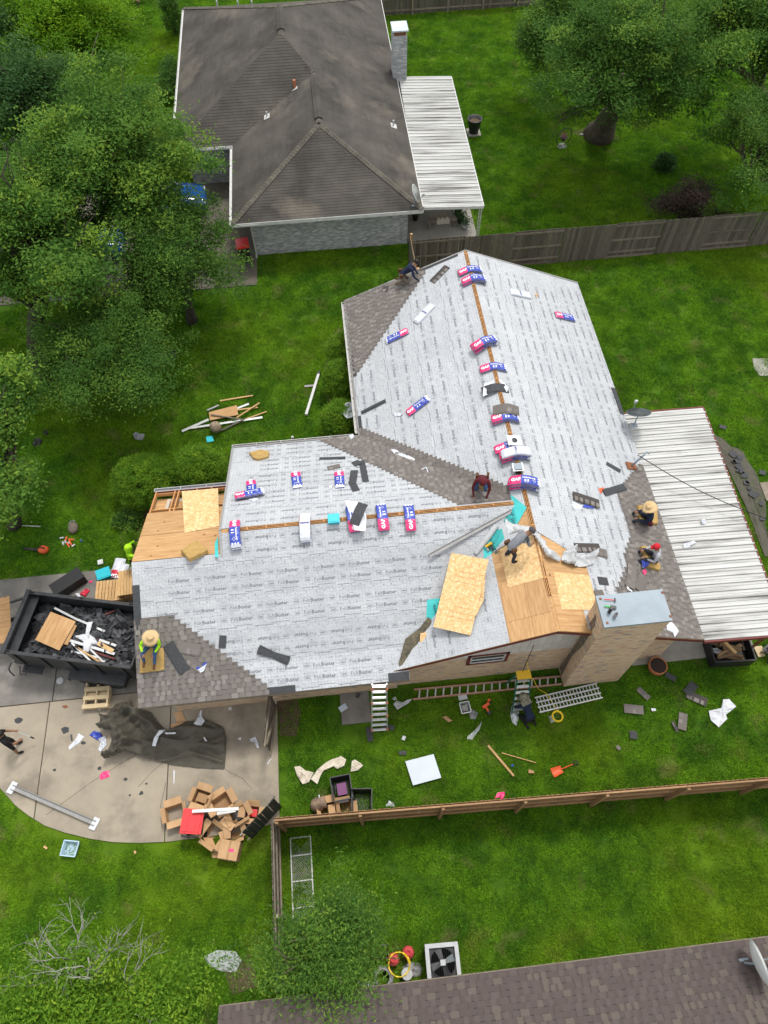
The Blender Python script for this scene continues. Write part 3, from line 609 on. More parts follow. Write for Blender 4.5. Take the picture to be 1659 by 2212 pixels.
# walls: solid cores with brick faces
wallc = MB()
for (x0, y0, x1, y1, h) in ((1.0,7.3,10.2,22.75,2.62),(-6.45,7.2,1.0,10.7,2.62),(-3.75,10.7,1.0,15.6,2.62)): wallc.box(((x0+x1)/2,(y0+y1)/2,h/2), (x1-x0,y1-y0,h))
for y in (7.3, 22.75-.12): wallc.add([(1.0,y,2.62),(10.2,y,2.62),(XR,y,ZR-.22),(1.0,y+.12,2.62),(10.2,y+.12,2.62),(XR,y+.12,ZR-.22)], [(0,1,2),(5,4,3),(0,2,5,3),(1,4,5,2)])
wallc.add([(WX+.45,YS+.9,2.62),(WX+.45,YN-.5,2.62),(WX+.45,WYR,WZR-.2),(WX+.57,YS+.9,2.62),(WX+.57,YN-.5,2.62),(WX+.57,WYR,WZR-.2)], [(0,2,1),(3,4,5),(0,3,5,2),(1,2,5,4)])
wallc.add([(LX+.45,YS+.7,2.62),(LX+.45,LYN-.3,2.62),(LX+.45,LYR,LZR-.2),(LX+.57,YS+.7,2.62),(LX+.57,LYN-.3,2.62),(LX+.57,LYR,LZR-.2)], [(0,2,1),(3,4,5),(0,3,5,2),(1,2,5,4)])
wallc.obj("wall", M_MORT, house)
MB().box((-5.55,12.4,1.25),(1.8,3.4,2.5)).obj("porch_wall", M_SIDING, house)
ex, ez = Vector((1,0,0)), Vector((0,0,1))
swall = MB().box((4,7.297,.03),(5.9,.02,.05)).obj("south_brick_face", M_MORT, house)
bricks(swall, Vector((1.02,7.296,.0)), ex, ez, 5.6, 2.05, M_BRICK, holes=((2.25,3.55,1.52,2.3),), limit=300, out=Vector((0,-1,0)), seed=5)
gwall = MB().box((-2.7,7.197,.03),(7.4,.02,.05)).obj("garage_brick_face", M_MORT, house)
bricks(gwall, Vector((-6.44,7.196,.0)), ex, ez, 7.4, 2.3, M_BRICK, limit=0, out=Vector((0,-1,0)), seed=6)
ewall = MB().box((9.4,7.297,.03),(1.6,.02,.05)).obj("east_brick_face", M_MORT, house)
bricks(ewall, Vector((8.5,7.296,.0)), ex, ez, 1.7, 2.6, M_BRICK, limit=120, out=Vector((0,-1,0)), seed=8)
for i in range(22):                              # vertical siding boards in the gable
    x = 1.1+i*.252
    z1 = min(PW.z(x, 0), PE.z(x+.25, 0))-.13
    if z1 > 2.16 and x+.25 < 6.75: MB().box((x+.125,7.285,(2.1+min(z1,ZR-.15))/2), (.244,.03,min(z1,ZR-.15)-2.1)).obj("siding_board", M_SIDING, house)
    else: pass
win = MB(); WX0, WX1, WZ0, WZ1 = 3.36, 4.50, 1.56, 2.22
for a, b in (((WX0-.1,WZ0-.05),(WX1+.1,WZ0-.05)),((WX0-.1,WZ1+.05),(WX1+.1,WZ1+.05)),((WX0-.05,WZ0-.1),(WX0-.05,WZ1+.1)),((WX1+.05,WZ0-.1),(WX1+.05,WZ1+.1))):
    win.bar((a[0],7.275,a[1]),(b[0],7.275,b[1]),.06,.1,(0,0,1) if a[1] == b[1] else (1,0,0))
wo = win.obj("window", M_REDT, house)
wf = MB()
for a, b in (((WX0,WZ0+.02),(WX1,WZ0+.02)),((WX0,WZ1-.02),(WX1,WZ1-.02)),((WX0+.02,WZ0),(WX0+.02,WZ1)),((WX1-.02,WZ0),(WX1-.02,WZ1)),((WX0,1.86),(WX1,1.86))):
    wf.bar((a[0],7.268,a[1]),(b[0],7.268,b[1]),.03,.04,(0,0,1) if a[1] == b[1] else (1,0,0))
wf.obj("window_frame", M_WHITET, wo); MB().box(((WX0+WX1)/2,7.278,1.89),(1.1,.01,.62)).obj("pane", M_GLASS, wo)
# the tall chimney
CX0, CX1, CY0, CY1, CZ = 6.65, 8.55, 6.62, 7.46, 5.5
chim = MB().box(((CX0+CX1)/2,(CY0+CY1)/2,CZ/2), (CX1-CX0-.02,CY1-CY0-.02,CZ)).obj("chimney", M_MORT, house)
bricks(chim, Vector((CX0,CY0+.006,0)), ex, ez, CX1-CX0, CZ, M_BRICK, limit=300, out=Vector((0,-1,0)), seed=21)
bricks(chim, Vector((CX0+.006,CY1,0)), Vector((0,-1,0)), ez, CY1-CY0, CZ, M_BRICK, limit=0, out=Vector((-1,0,0)), seed=22)
bricks(chim, Vector((CX1-.006,CY0,0)), Vector((0,1,0)), ez, CY1-CY0, CZ, M_BRICK, limit=0, out=Vector((1,0,0)), seed=23)
M_SOOT = mat("soot streaked brick", (.06,.05,.042), (.24,.19,.14), scale=9, stretch=(1,1,3), rough=.95, bump=.4, bscale=60)
MB().prism([(0,0),(.30,0),(.2,1.6),(.36,3.2),(.3,4.6),(.1,5.0),(.06,2.5)], 0, .006).obj("soot_stain", M_SOOT, chim, frame(Vector((CX0-.016,7.25,.2)), (0,-1,0), (-1,0,0)))
capm = MB(); cz = 5.62
for x in (CX0+.06, CX1-.06):
    for y in (CY0+.06, CY1-.06): capm.box((x,y,5.57),(.06,.06,.15))
capm.box(((CX0+CX1)/2,(CY0+CY1)/2,5.53),(CX1-CX0+.02,CY1-CY0+.02,.05)); capm.obj("cap_frame", M_RUST, chim)
cp = MB(); e0, e1, f0, f1 = CX0-.05, CX1-.03, CY0-.06, CY1+.05; mx, my = (e0+e1)/2, (f0+f1)/2
cp.add([(e0,f0,cz),(e1,f0,cz),(e1,f1,cz),(e0,f1,cz),(mx,my,cz+.05),(e0,f0,cz-.09),(e1,f0,cz-.09),(e1,f1,cz-.09),(e0,f1,cz-.09)], [(0,1,4),(1,2,4),(2,3,4),(3,0,4),(5,6,1,0),(6,7,2,1),(7,8,3,2),(8,5,0,3)])
cp.obj("chimney_cap", M_GALV, chim)
fl = MB()
for z in (0,): fl.bar((CX0-.06,7.0,PE.z(CX0,0)+.03),(CX0-.06,CY1+.1,PE.z(CX0,0)+.03),.18,.02); fl.bar((CX0-.1,CY1+.08,PE.z(CX0,0)+.04),(CX1,CY1+.08,PE.z(CX1,0)+.04),.2,.02)
fl.obj("chimney_flashing", M_GREYM, chim)
# ================================================================== the grey brick house next door
nhouse = thing("grey_brick_house", "low grey brick house with large dark aged shingle hip roof", "house")
nroof = bpy.data.objects.new("roof", None); COL.objects.link(nroof); nroof.parent = nhouse
EZ, NSL = 2.4, .42
NW0, NE0, NM, NS0, NT = -7.3, 4.75, -4.28, 29.2, 50.1
NSY = 35.45; Cz = EZ+NSL*4.5
A_ = Vector((-1.27,40.2,5.0)); B_ = Vector((.24,38.2,Cz)); C_ = Vector((.24,33.65,Cz)); A2_ = Vector((-1.27,43.7,5.0))
def nslope(pts, eave_a, eave_b, nparts, seed):
    "one roof slope: deck slab plus coursed shingles stepped course by course"
    P = [Vector(p) for p in pts]; n = (P[1]-P[0]).cross(P[2]-P[0]).normalized()
    if n.z < 0: n = -n
    MB().slab([p-n*.05 for p in P], n, .045).obj("roof_deck", M_SHINO, nroof)
    ea, eb = Vector(eave_a), Vector(eave_b); F = frame(ea, eb-ea, n); iF = F.inverted()
    if (iF @ (sum(P, Vector())/len(P))).y < 0: F = frame(eb, ea-eb, n); iF = F.inverted()
    poly = [tuple(iF @ p)[:2] for p in P]
    hi = max(p[1] for p in poly); e = .15; y = 0.0; rest = MB(); r = random.Random(seed); made = 0; k = 0; cand = []
    while y < hi:
        band = clip_half(clip_half(poly, 0, -1, -y), 0, 1, y+e)
        if len(band) >= 3:
            xa, xb = min(p[0] for p in band), max(p[0] for p in band); x = xa-r.uniform(.05,.9)
            while x < xb:
                q = clip_half(clip_half(band, -1, 0, -x), 1, 0, x+.995)
                if len(q) >= 3: cand.append((q, y))
                x += 1.0
        y += e; k += 1
    for q, y in cand:
        top = [(p[0], p[1], .004+.011*(1-(p[1]-y)/e)) for p in q]; m = len(q)
        vs = top+[(p[0], p[1], 0) for p in q]; fs = [tuple(range(m))]+[(i, i+m, (i+1) % m+m, (i+1) % m) for i in range(m)]
        ar = sum(q[i][0]*q[(i+1) % m][1]-q[(i+1) % m][0]*q[i][1] for i in range(m))
        if ar < 0: fs = [tuple(reversed(f)) for f in fs]
        t = r.random()
        if made < nparts: MB().add(vs, fs, t).obj("shingle", M_SHINO, nroof, F); made += 1
        else: rest.add([F @ Vector(v) for v in vs], fs, t)
    if rest.f: rest.obj("shingle_field", M_SHINO, nroof, kind="stuff")
nslope([(NM,NS0,EZ),(NE0,NS0,EZ),C_], (NM,NS0,EZ), (NE0,NS0,EZ), 200, 31)
nslope([(NM,NSY,EZ),(NM,NS0,EZ),C_,B_], (NM,NSY,EZ), (NM,NS0,EZ), 50, 32)
nslope([(NW0,NSY,EZ),(NM,NSY,EZ),B_,A_], (NW0,NSY,EZ), (NM,NSY,EZ), 50, 33)
nslope([(NW0,NT,EZ),(NW0,NSY,EZ),A_,A2_], (NW0,NT,EZ), (NW0,NSY,EZ), 0, 34)
nslope([(NE0,NS0,EZ),(NE0+.1,NT,EZ),A2_,A_,B_,C_], (NE0,NS0,EZ), (NE0+.1,NT,EZ), 0, 35)
nslope([(NW0,NT,EZ),(NE0+.1,NT,EZ),A2_], (NW0,NT,EZ), (NE0+.1,NT,EZ), 0, 36)
def capline(a, b, w=.30, step=.17, nm="ridge_cap", seed=1):
    a, b = Vector(a), Vector(b); d = (b-a); L = d.length; d.normalize(); s = d.cross(Vector((0,0,1))).normalized(); r = random.Random(seed)
    mb = MB(); k = int(L/step)
    for i in range(k):
        p = a+d*(i*step); q = p+d*(step*1.25); t = r.random()
        up = Vector((0,0,.05)); lo = Vector((0,0,-.025)); z2 = Vector((0,0,.022))
        mb.add([p-s*w/2+lo+z2, p+up+z2, p+s*w/2+lo+z2, q-s*w/2+lo, q+up, q+s*w/2+lo, p-s*w/2+lo, p+s*w/2+lo], [(0,1,4,3),(1,2,5,4),(6,1,0),(2,1,7)], t)
    mb.obj(nm, M_SHINC, nroof)
capline((NM,NS0,EZ+.02), C_, seed=1, nm="hip_cap"); capline((NE0,NS0,EZ+.02), C_, seed=2, nm="hip_cap"); capline((NW0,NSY,EZ+.02), A_, seed=3, nm="hip_cap"); capline(B_, A_, seed=4, nm="hip_cap"); capline(C_, B_, seed=5); capline(A_, A2_, seed=6); capline((NW0,NT,EZ+.02), A2_, seed=7, nm='hip_cap'); capline((NE0+.1,NT,EZ+.02), A2_, seed=8, nm='hip_cap')
for a, b in ((C_+Vector((0,.35,.06)), B_+Vector((0,-.6,.06))), (A_+Vector((0,.9,.06)), A2_+Vector((0,-.3,.06)))):
    mb = MB()
    for s in (-1, 1): mb.add([a+Vector((0,0,.07)), b+Vector((0,0,.07)), b+Vector((s*.2,0,-.01)), a+Vector((s*.2,0,-.01)), b+Vector((s*.2,0,-.06)), a+Vector((s*.2,0,-.06))], [(0,1,2,3) if s > 0 else (3,2,1,0),(3,2,4,5)])
    mb.add([a+Vector((-.2,0,-.06)), a+Vector((.2,0,-.06)), a+Vector((0,0,.07))], [(0,1,2)]); mb.obj("ridge_vent", M_SHINO, nroof)
M_PATCH = mat("grey patch shingle", (.19,.19,.185), (.15,.15,.145), scale=20, rough=.9)
PNE = Plane((NSL,0,1), (NE0,0,EZ)); PNW = Plane((-NSL,0,1), (NM,0,EZ))
for u, v in ((711,111),(716,119)): MB().box((0,0,0),(.32,.55,.012)).obj("patch_shingle", M_PATCH, nroof, spot(PNE, u, v, 0, .03))
def vent(pl, u, v, r, h, m, name="vent_pipe", base=True):
    F = spot(pl, u, v); o = F.translation
    MB().lathe([(r,-.1),(r,h),(r*.7,h)], 10).obj(name, m, nroof, Matrix.Translation(o))
    if base: MB().prism([(-.16,-.22),(.16,-.22),(.16,.18),(-.16,.18)], .024, .032).obj("vent_flashing", M_GUTW, nroof, F)
vent(PNW, 637,190, .075, .4, M_TERRA); vent(PNW, 577,252, .04, .25, M_LGREY); vent(PNE, 850,272, .045, .3, M_LGREY)
for u in (470, 515, 545): MB().lathe([(.05,-.1),(.05,.3)], 8).obj("vent_pipe", M_LGREY, nroof, Matrix.Translation(G(u,14,3.2)))
# eaves: fascia and gutters in white
def nfascia(a, b): MB().bar(Vector(a)-Vector((0,0,.09)), Vector(b)-Vector((0,0,.09)), .05, .17).obj("fascia", M_WHITET, nhouse)
for a, b in (((NM,NS0-.01,EZ),(NE0,NS0-.01,EZ)),((NM-.01,NS0,EZ),(NM-.01,NSY,EZ)),((NW0,NSY-.01,EZ),(NM,NSY-.01,EZ)),((NW0-.01,NSY,EZ),(NW0-.01,NT,EZ)),((NE0+.02,NS0,EZ),(NE0+.12,NT,EZ))): nfascia(a, b)
for a, b in (((NM-.08,NS0-.1,EZ-.03),(NM-.08,NSY,EZ-.03)),((NW0-.08,NSY-.08,EZ-.03),(NW0-.08,NT,EZ-.03)),((NW0,NSY-.08,EZ-.03),(NM,NSY-.08,EZ-.03)),((NM,NS0-.08,EZ-.03),(NM+1.2,NS0-.08,EZ-.03))):
    mb = MB(); a, b = Vector(a), Vector(b); s = (b-a).normalized().cross(Vector((0,0,1)))
    mb.bar(a-Vector((0,0,.08)), b-Vector((0,0,.08)), .1, .01)
    for k in (-1, 1): mb.bar(a+s*.05*k-Vector((0,0,.04)), b+s*.05*k-Vector((0,0,.04)), .012, .08)
    mb.obj("gutter", M_WHITET, nhouse)
MB().tube([(NM+.72,NS0-.06,EZ-.1),(NM+.78,29.75,EZ-.45),(NM+.78,29.82,.15),(NM+.78,29.6,.06)], .045, 6).obj("downspout", M_GUTW, nhouse)
core = MB(); core.box((.33,39.7,1.2),(7.6,19.6,2.4)); core.box((-5,42.75,1.2),(3.6,13.5,2.4)); core.obj("wall", M_GMORT, nhouse)
nsw = MB().box((.33,29.893,.03),(7.55,.02,.05)).obj("south_brick_face", M_GMORT, nhouse)
bricks(nsw, Vector((-3.46,29.89,0)), ex, ez, 7.58, 2.3, M_GBRICK, limit=300, out=Vector((0,-1,0)), seed=41)
nww = MB().box((-5,35.99,.03),(3.5,.02,.05)).obj("garage_brick_face", M_GMORT, nhouse)
bricks(nww, Vector((-6.8,35.99,0)), ex, ez, 3.4, 2.3, M_GBRICK, limit=0, out=Vector((0,-1,0)), seed=42)
bricks(nww, Vector((-3.48,36,0)), Vector((0,-1,0)), ez, 6.1, 2.3, M_GBRICK, limit=0, out=Vector((-1,0,0)), seed=43)
nch = MB().box((4.98,41.0,2.3),(.74,.9,4.6)).obj("chimney", M_GMORT, nhouse)
bricks(nch, Vector((4.61,40.546,0)), ex, ez, .74, 4.6, M_GBRICK, limit=120, out=Vector((0,-1,0)), seed=44); bricks(nch, Vector((4.606,41.45,0)), Vector((0,-1,0)), ez, .9, 4.6, M_GBRICK, limit=0, out=Vector((-1,0,0)), seed=45)
MB().box((4.98,41,4.72),(.62,.78,.2)).obj("flue", M_RUST, nch); MB().box((4.98,41,4.86),(.86,1.02,.07)).obj("chimney_cap", M_SHEET, nch); MB().bar((4.5,40.5,2.45),(4.5,41.5,2.45),.12,.1).obj("chimney_flashing", M_RUST, nch)
rebase(nhouse, (0,40,0))
# ------------------------------------------------------------------ metal patio covers
def cover(name, label, quad, zt, zb, npan, rib, trim, posts, labelled=True):
    "quad: NW, NE, SE, SW plan corners; panels run from house side (W) to open side (E)"
    NWp, NEp, SEp, SWp = [Vector((q[0], q[1], 0)) for q in quad]
    t = thing(name, label, "patio cover")
    for i in range(npan):
        a0, a1 = i/npan, (i+1)/npan-.0006
        w0, w1, e0, e1 = SWp.lerp(NWp, a0), SWp.lerp(NWp, a1), SEp.lerp(NEp, a0), SEp.lerp(NEp, a1)
        mb = MB(); prof = [(0,0),(.04,rib),(.2,rib),(.24,0),(.62,0),(.66,rib*.35),(.72,rib*.35),(.76,0),(1,0)]
        vs = []
        for f, h in prof:
            p, q = w0.lerp(w1, f), e0.lerp(e1, f); vs += [(p.x,p.y,zt+h), (q.x,q.y,zb+h)]
        mb.add(vs, [(2*k, 2*k+1, 2*k+3, 2*k+2) for k in range(len(prof)-1)])
        mb.obj("roof_panel", M_PANEL, t)
    up = Vector((0,0,zb-.06)); MB().bar(SEp+up, NEp+up, .05, .16).obj("eave_beam", trim, t)
    MB().bar(SWp+Vector((0,-.03,zt-.05)), SEp+Vector((0,-.03,zb-.05)), .05, .15).obj("end_trim", trim, t); MB().bar(NWp+Vector((0,.03,zt-.03)), NEp+Vector((0,.03,zb-.03)), .05, .1).obj("end_trim", trim, t)
    MB().bar(SWp+Vector((.05,0,zt-.09)), NWp+Vector((.05,0,zt-.09)), .06, .1).obj("ledger", trim, t)
    for f in posts:
        p = SEp.lerp(NEp, f)+Vector((-.12,.06,0)); mb = MB()
        for dx in (-.06, .06):
            mb.bar((p.x+dx,p.y,.05),(p.x+dx,p.y,zb-.1),.03,.03,(1,0,0))
        for k in range(9):
            z = .2+k*(zb-.5)/9; mb.tube([(p.x-.05,p.y,z),(p.x+.02,p.y,z+.06),(p.x+.05,p.y,z+.13),(p.x-.02,p.y,z+.19)], .008, 4)
        mb.obj("post", M_WHITET if trim is M_WHITET else trim, t)
    rebase(t, ((SWp+SEp)/2)); return t
q = [G(862,170,2.3), G(975,165,2.25), G(1045,443,2.25), G(908,450,2.3)]
cover("patio_cover", "dirty white corrugated metal patio cover beside the dark hip roof", q, 2.36, 2.22, 40, .035, M_WHITET, (.0, .5, .97))
q = [(X1+.02, G(1362,893,2.6).y), tuple(G(1520,880,2.5))[:2], tuple(G(1702,1370,2.5))[:2], (X1+.02, G(1523,1384,2.6).y)]
cover("patio_cover", "wide white ribbed metal patio cover with red trim, joined to the felted roof", q, 2.6, 2.48, 34, .05, M_REDT, (.03, .5, .97))
# ------------------------------------------------------------------ the brown roof below
shouse = thing("brown_roofed_house", "house with reddish brown tabbed shingle roof along the bottom lawn", "house")
SY = -1.08; PB = Plane((0,.42,1), (0,SY,3.0)); BX0, BX1 = -4.35, 13.5
sroof = bpy.data.objects.new("roof", None); COL.objects.link(sroof); sroof.parent = shouse
MB().slab([PB.pt(BX0,SY,-.05),PB.pt(BX1,SY,-.05),PB.pt(BX1,-8,-.05),PB.pt(BX0,-8,-.05)], PB.n, .045).obj("roof_deck", M_SHINB, sroof)
F_B = frame(PB.pt(BX1,SY), (-1,0,0), PB.n)
course(sroof, M_SHINB, F_B, 50, lambda y: -.01, lambda y: BX1-BX0-.01, False, clip=[(0,-.05),(BX1-BX0,-.05),(BX1-BX0,9),(0,9)], limit=300, seed=51)
MB().bar((BX0,SY+.01,2.9),(BX1,SY+.01,2.9),.04,.16).obj("fascia", M_WOODR, shouse)
MB().box((4.6,-6.2,1.4),(17,9,2.7)).obj("wall", M_MORT, shouse)
rebase(shouse, (4.5,-5,0))
# ------------------------------------------------------------------ fences
def fence(name, label, a, b, h, mb_mat, rail_mat, side, rails=(.25,1.0,1.7), cap=None, pw=.14, panel=None, post_gap=2.4, dogear=True, th=.018, posts=True, base=.04, post_mat=None, cat="fence"):
    """pickets from a to b; side=+1/-1: rails on that side of the line (left/right of a->b); panel: alternate sides every panel metres"""
    a, b = Vector((a[0],a[1],0)), Vector((b[0],b[1],0)); d = b-a; L = d.length; d.normalize(); nrm = Vector((-d.y,d.x,0)); r = random.Random(len(label))
    t = thing(name, label, cat, a)
    R = Matrix((d, nrm, Vector((0,0,1)))).transposed().to_4x4(); t.matrix_world = Matrix.Translation(a) @ R
    m = pw-.006; hh = h-.03 if dogear else h
    me = MB().add([(0,-th/2,base),(m,-th/2,base),(m,-th/2,hh),(m-.03,-th/2,h),(.03,-th/2,h),(0,-th/2,hh),(0,th/2,base),(m,th/2,base),(m,th/2,hh),(m-.03,th/2,h),(.03,th/2,h),(0,th/2,hh)],
        [(0,1,2,3,4,5),(11,10,9,8,7,6),(0,6,7,1),(1,7,8,2),(2,8,9,3),(3,9,10,4),(4,10,11,5),(5,11,6,0)]).mesh("picket", mb_mat)
    n = int(L/pw)
    for i in range(n):
        x = i*pw; s = side
        if panel: s = side if int(x/panel) % 2 == 0 else -side
        inst("picket", me, t, Matrix.Translation((x, -s*.03, r.uniform(-.012,.012))) @ Matrix.Rotation(r.uniform(-.006,.006), 4, 'Y'))
    segs = [(k*panel, min((k+1)*panel, L)) for k in range(int(L/panel)+1)] if panel else [(k*post_gap, min((k+1)*post_gap, L)) for k in range(int(math.ceil(L/post_gap)))]
    for k, (x0, x1) in enumerate(segs):
        if x1-x0 < .1: continue
        s = side if not panel or k % 2 == 0 else -side
        for z in rails: MB().box(((x0+x1)/2, s*(.0 if True else 0), z), (x1-x0-.01, .04, .085)).obj("rail", rail_mat, t)
        if cap: MB().box(((x0+x1)/2, s*.03, h-.06 if cap > 0 else .08), (x1-x0-.01, .045, .13)).obj("rail", rail_mat, t)
        if panel: MB().box(((x0+x1)/2, s*.03, .07), (x1-x0-.02, .03, .15)).obj("kick_board", rail_mat, t)
    if posts:
        for k, (x0, x1) in enumerate(segs): MB().box((x0+.05, side*.075 if not panel else 0, h/2-.03), (.09,.09,h-.06)).obj("post", post_mat or rail_mat, t)
    return t
M_WOODK = mat("grey brown fence rail", (.185,.155,.12), (.13,.108,.083), scale=5, tint=.2, rough=.9)
fence("wooden_fence", "weathered grey wooden fence with panels alternating sides, between the two back yards", (4.05,27.55), (31,27.75), 2.0, M_WOODG, M_WOODK, -1, rails=(.35,1.05,1.85), panel=2.42, posts=False)
fence("wooden_fence", "short grey wooden fence running from patio to the north gable", (4.02,28.3), (4.02,23.9), 1.9, M_WOODG, M_PINE, 1)
_fa, _fb = G(832,36), G(1130,16)
fence("wooden_fence", "grey wooden fence closing the far end of the back lawn", (_fa.x-3,_fa.y), (_fb.x+14,_fb.y+.2), 2.0, M_WOODG, M_WOODR, -1, rails=(.3,1.0,1.8))
fence("wooden_fence", "tan wooden fence with long rails between the side lawn and bottom lawn", (-3.02,3.16), (15.5,2.60), 2.1, M_WOODT, M_WOODTR, -1, rails=(.3,1.05,1.9), cap=1)
fence("wooden_fence", "dark weathered fence with pale rails beside the cardboard boxes and lawn", (-3.13,3.2), (-3.13,-1.0), 1.8, M_WOODG, M_WOODR, 1, rails=(.25,.95,1.6))
def gate(label, a, b, h, M1, M2, side):
    t = fence("wooden_gate", label, a, b, h, M1, M2, side, rails=(.25,1.5), posts=False, base=.08, post_gap=9, cat="gate")
    L = (Vector(a)-Vector(b)).length; MB().bar((.08,side*.03,.3),(L-.08,side*.03,1.45),.035,.08,(0,1,0)).obj("brace", M2, t)
    for z in (.3, 1.45): MB().box((.04,side*.05,z),(.2,.02,.04)).obj("hinge", M_BLACKP, t)
gate("grey wooden gate leaf swung open against the garage corner", (-3.12,7.0), (-3.35,5.35), 1.75, M_WOODG, M_WOODR, 1)
M_WOODGR = mat("mossy dark fence board", (.045,.05,.038), (.03,.034,.026), scale=3, tint=.2, rough=.95)
gate("mossy dark gate leaf standing open over the cardboard boxes", (-3.08,3.81), (-4.11,2.90), 1.75, M_WOODGR, M_WOODR, -1)
# ================================================================== vegetation
def leaf_mesh(name, C, size, tint, rng, up=.55, slim=.45, material=None, droop=.0):
    "C: n x 3 leaf centres -> one mesh of diamond leaves"
    n = len(C); d = rng.normal(size=(n,3)); d[:,2] = d[:,2]*.5-droop; d /= np.linalg.norm(d, axis=1)[:,None]
    nr = rng.normal(size=(n,3))*(1-up); nr[:,2] += up; s = np.cross(d, nr); s /= (np.linalg.norm(s, axis=1)[:,None]+1e-9)
    L = size*rng.uniform(.7,1.35,size=(n,1)); W = L*slim
    V = np.empty((n,4,3)); V[:,0] = C-d*L/2; V[:,1] = C+s*W/2-d*L*.05; V[:,2] = C+d*L/2; V[:,3] = C-s*W/2-d*L*.05
    me = bpy.data.meshes.new(name); me.vertices.add(4*n); me.loops.add(4*n); me.polygons.add(n)
    me.vertices.foreach_set("co", V.ravel()); me.loops.foreach_set("vertex_index", np.arange(4*n, dtype=np.int32))
    me.polygons.foreach_set("loop_start", np.arange(0, 4*n, 4, dtype=np.int32))
    at = me.attributes.new("tint", 'FLOAT', 'FACE'); at.data.foreach_set("value", np.asarray(tint, dtype=np.float32))
    me.update(calc_edges=True); me.materials.append(material); return me
def cloud(rng, R, nclump, per, sig, shell=.55, lobes=7, droop=0.0):
    "leaf centres about the origin: clumps strung along boughs of unequal reach, so the outline is uneven and gaps stay open"
    if shell > .75:                                    # clipped shrubs: an even shell
        d = rng.normal(size=(nclump,3)); d[:,2] = d[:,2]*.9+.25; d /= np.linalg.norm(d, axis=1)[:,None]
        cc = d*((shell+(1-shell)*rng.uniform(0,1,nclump))*rng.uniform(.94,1.05,nclump))[:,None]*np.array(R)
    else:
        nb = max(9, nclump//11); b = rng.normal(size=(nb,3)); b[:,2] = b[:,2]*.75+.3; b /= np.linalg.norm(b, axis=1)[:,None]; reach = rng.uniform(.62,1.16,nb)
        k = rng.integers(0, nb, nclump); f = shell*.75+(1-shell*.75)*rng.uniform(0,1,nclump)**.7
        d = b[k]+rng.normal(size=(nclump,3))*.20*f[:,None]; cc = d*(reach[k]*f)[:,None]*np.array(R)
    n = (per*rng.uniform(.35,1.75,nclump)).astype(int)+4; idx = np.repeat(np.arange(nclump), n)
    sg = np.repeat(rng.uniform(.6,1.35,nclump), n)[:,None]
    off = rng.normal(size=(len(idx),3))*sig*.82*sg*np.array([1,1,.55]); t = np.repeat(rng.uniform(0,1,nclump)**1.2, n)*.85+rng.uniform(-.05,.22,len(idx))
    return cc, cc[idx]+off, np.clip(t, 0, .999)
def limb(a, b, r0, r1, rng, n=5, wob=.12):
    a, b = np.array(a, float), np.array(b, float); L = np.linalg.norm(b-a); pts = []
    for i in range(n+1):
        f = i/n; p = a+(b-a)*f+rng.normal(size=3)*wob*L*.35*math.sin(math.pi*f); p[2] += math.sin(math.pi*f)*L*.06; pts.append(p)
    return pts, [r0+(r1-r0)*i/n for i in range(n+1)]
def tree(name, label, base, crown, R, leaf, nclump=260, per=90, sig=.38, size=.17, trunk=.22, bark=None, seed=1, nb=12, group=None, shell=.5, slim=.42, lean=None, bare=0, cat="tree", forks=2):
    rng = np.random.default_rng(seed); base = Vector(base); crown = Vector(crown)
    t = thing(name, label, cat, (base.x, base.y, 0), group); bark = bark or M_BARK; o = np.array([base.x, base.y, 0])
    cc, P, ti = cloud(rng, R, nclump, per, sig, shell); c = np.array(crown)-o
    ct = bpy.data.objects.new("crown", leaf_mesh("crown", P+c, size, ti, rng, material=leaf, slim=slim)); COL.objects.link(ct); ct.parent = t
    top = c+np.array([0,0,-R[2]*.55]); mb = MB(); pts, rs = limb((0,0,-.1), top, trunk, trunk*.62, rng, 6, .05 if lean is None else lean)
    rs[0] = trunk*1.5; rs[1] = trunk*1.08; mb.tube(pts, rs, 10).obj("trunk", bark, t, smooth=True)
    pick = rng.choice(len(cc), size=min(nb, len(cc)), replace=False)
    for i in pick:
        e = c+cc[i]*.92; st = np.array(pts[4 if rng.random() < .5 else 6]); lp, lr = limb(st, e, trunk*.45, .018, rng, 5); MB().tube(lp, lr, 6).obj("branch", bark, t, smooth=True)
        for _ in range(forks):
            q = lp[rng.integers(2,5)]; e2 = q+(e-st)*.35+rng.normal(size=3)*.5; l2, r2 = limb(q, e2, trunk*.16, .01, rng, 4); MB().tube(l2, r2, 5).obj("branch", bark, t, smooth=True)
    return t
def at(u, v, z): return G(u, v, z)
_t = "trees shading the front lawns"
tree("lime_tree", "bright lime green tree with forked grey trunk on the far lawn", G(183,165), at(135,75,5.2), (3.5,3.5,2.5), M_LEAFL, 345, 135, .42, 0.176, .16, seed=1, nb=10)
tree("broadleaf_tree", "bluish green tree at the far left behind the tall willow-like tree", at(20,330,0), at(35,240,5.6), (3.4,3.2,2.8), M_LEAFB, 252, 128, .42, 0.160, .2, seed=2)
tree("broadleaf_tree", "bluish tree crown in the far corner beside the lime green tree", at(0,120,0), at(10,60,5), (3.0,3.4,2.6), M_LEAFB, 195, 114, .42, 0.176, .2, seed=12)
tree("broadleaf_tree", "tallest tree, feathery mid green crown reaching over the neighbour's driveway", (-6.9,30.8,0), at(245,355,6.4), (3.3,3.3,2.9), M_LEAF, 552, 141, .38, 0.152, .26, seed=3, nb=22)
tree("broadleaf_tree", "mid green tree with pale bare twigs and yellow leaf tips above the thick leaning trunk", (-13.3,22.4,0), at(60,530,5.8), (3.7,3.5,2.6), M_LEAF, 379, 128, .36, 0.160, .42, bark=M_BARKD, seed=4, nb=20, lean=.12, forks=3)
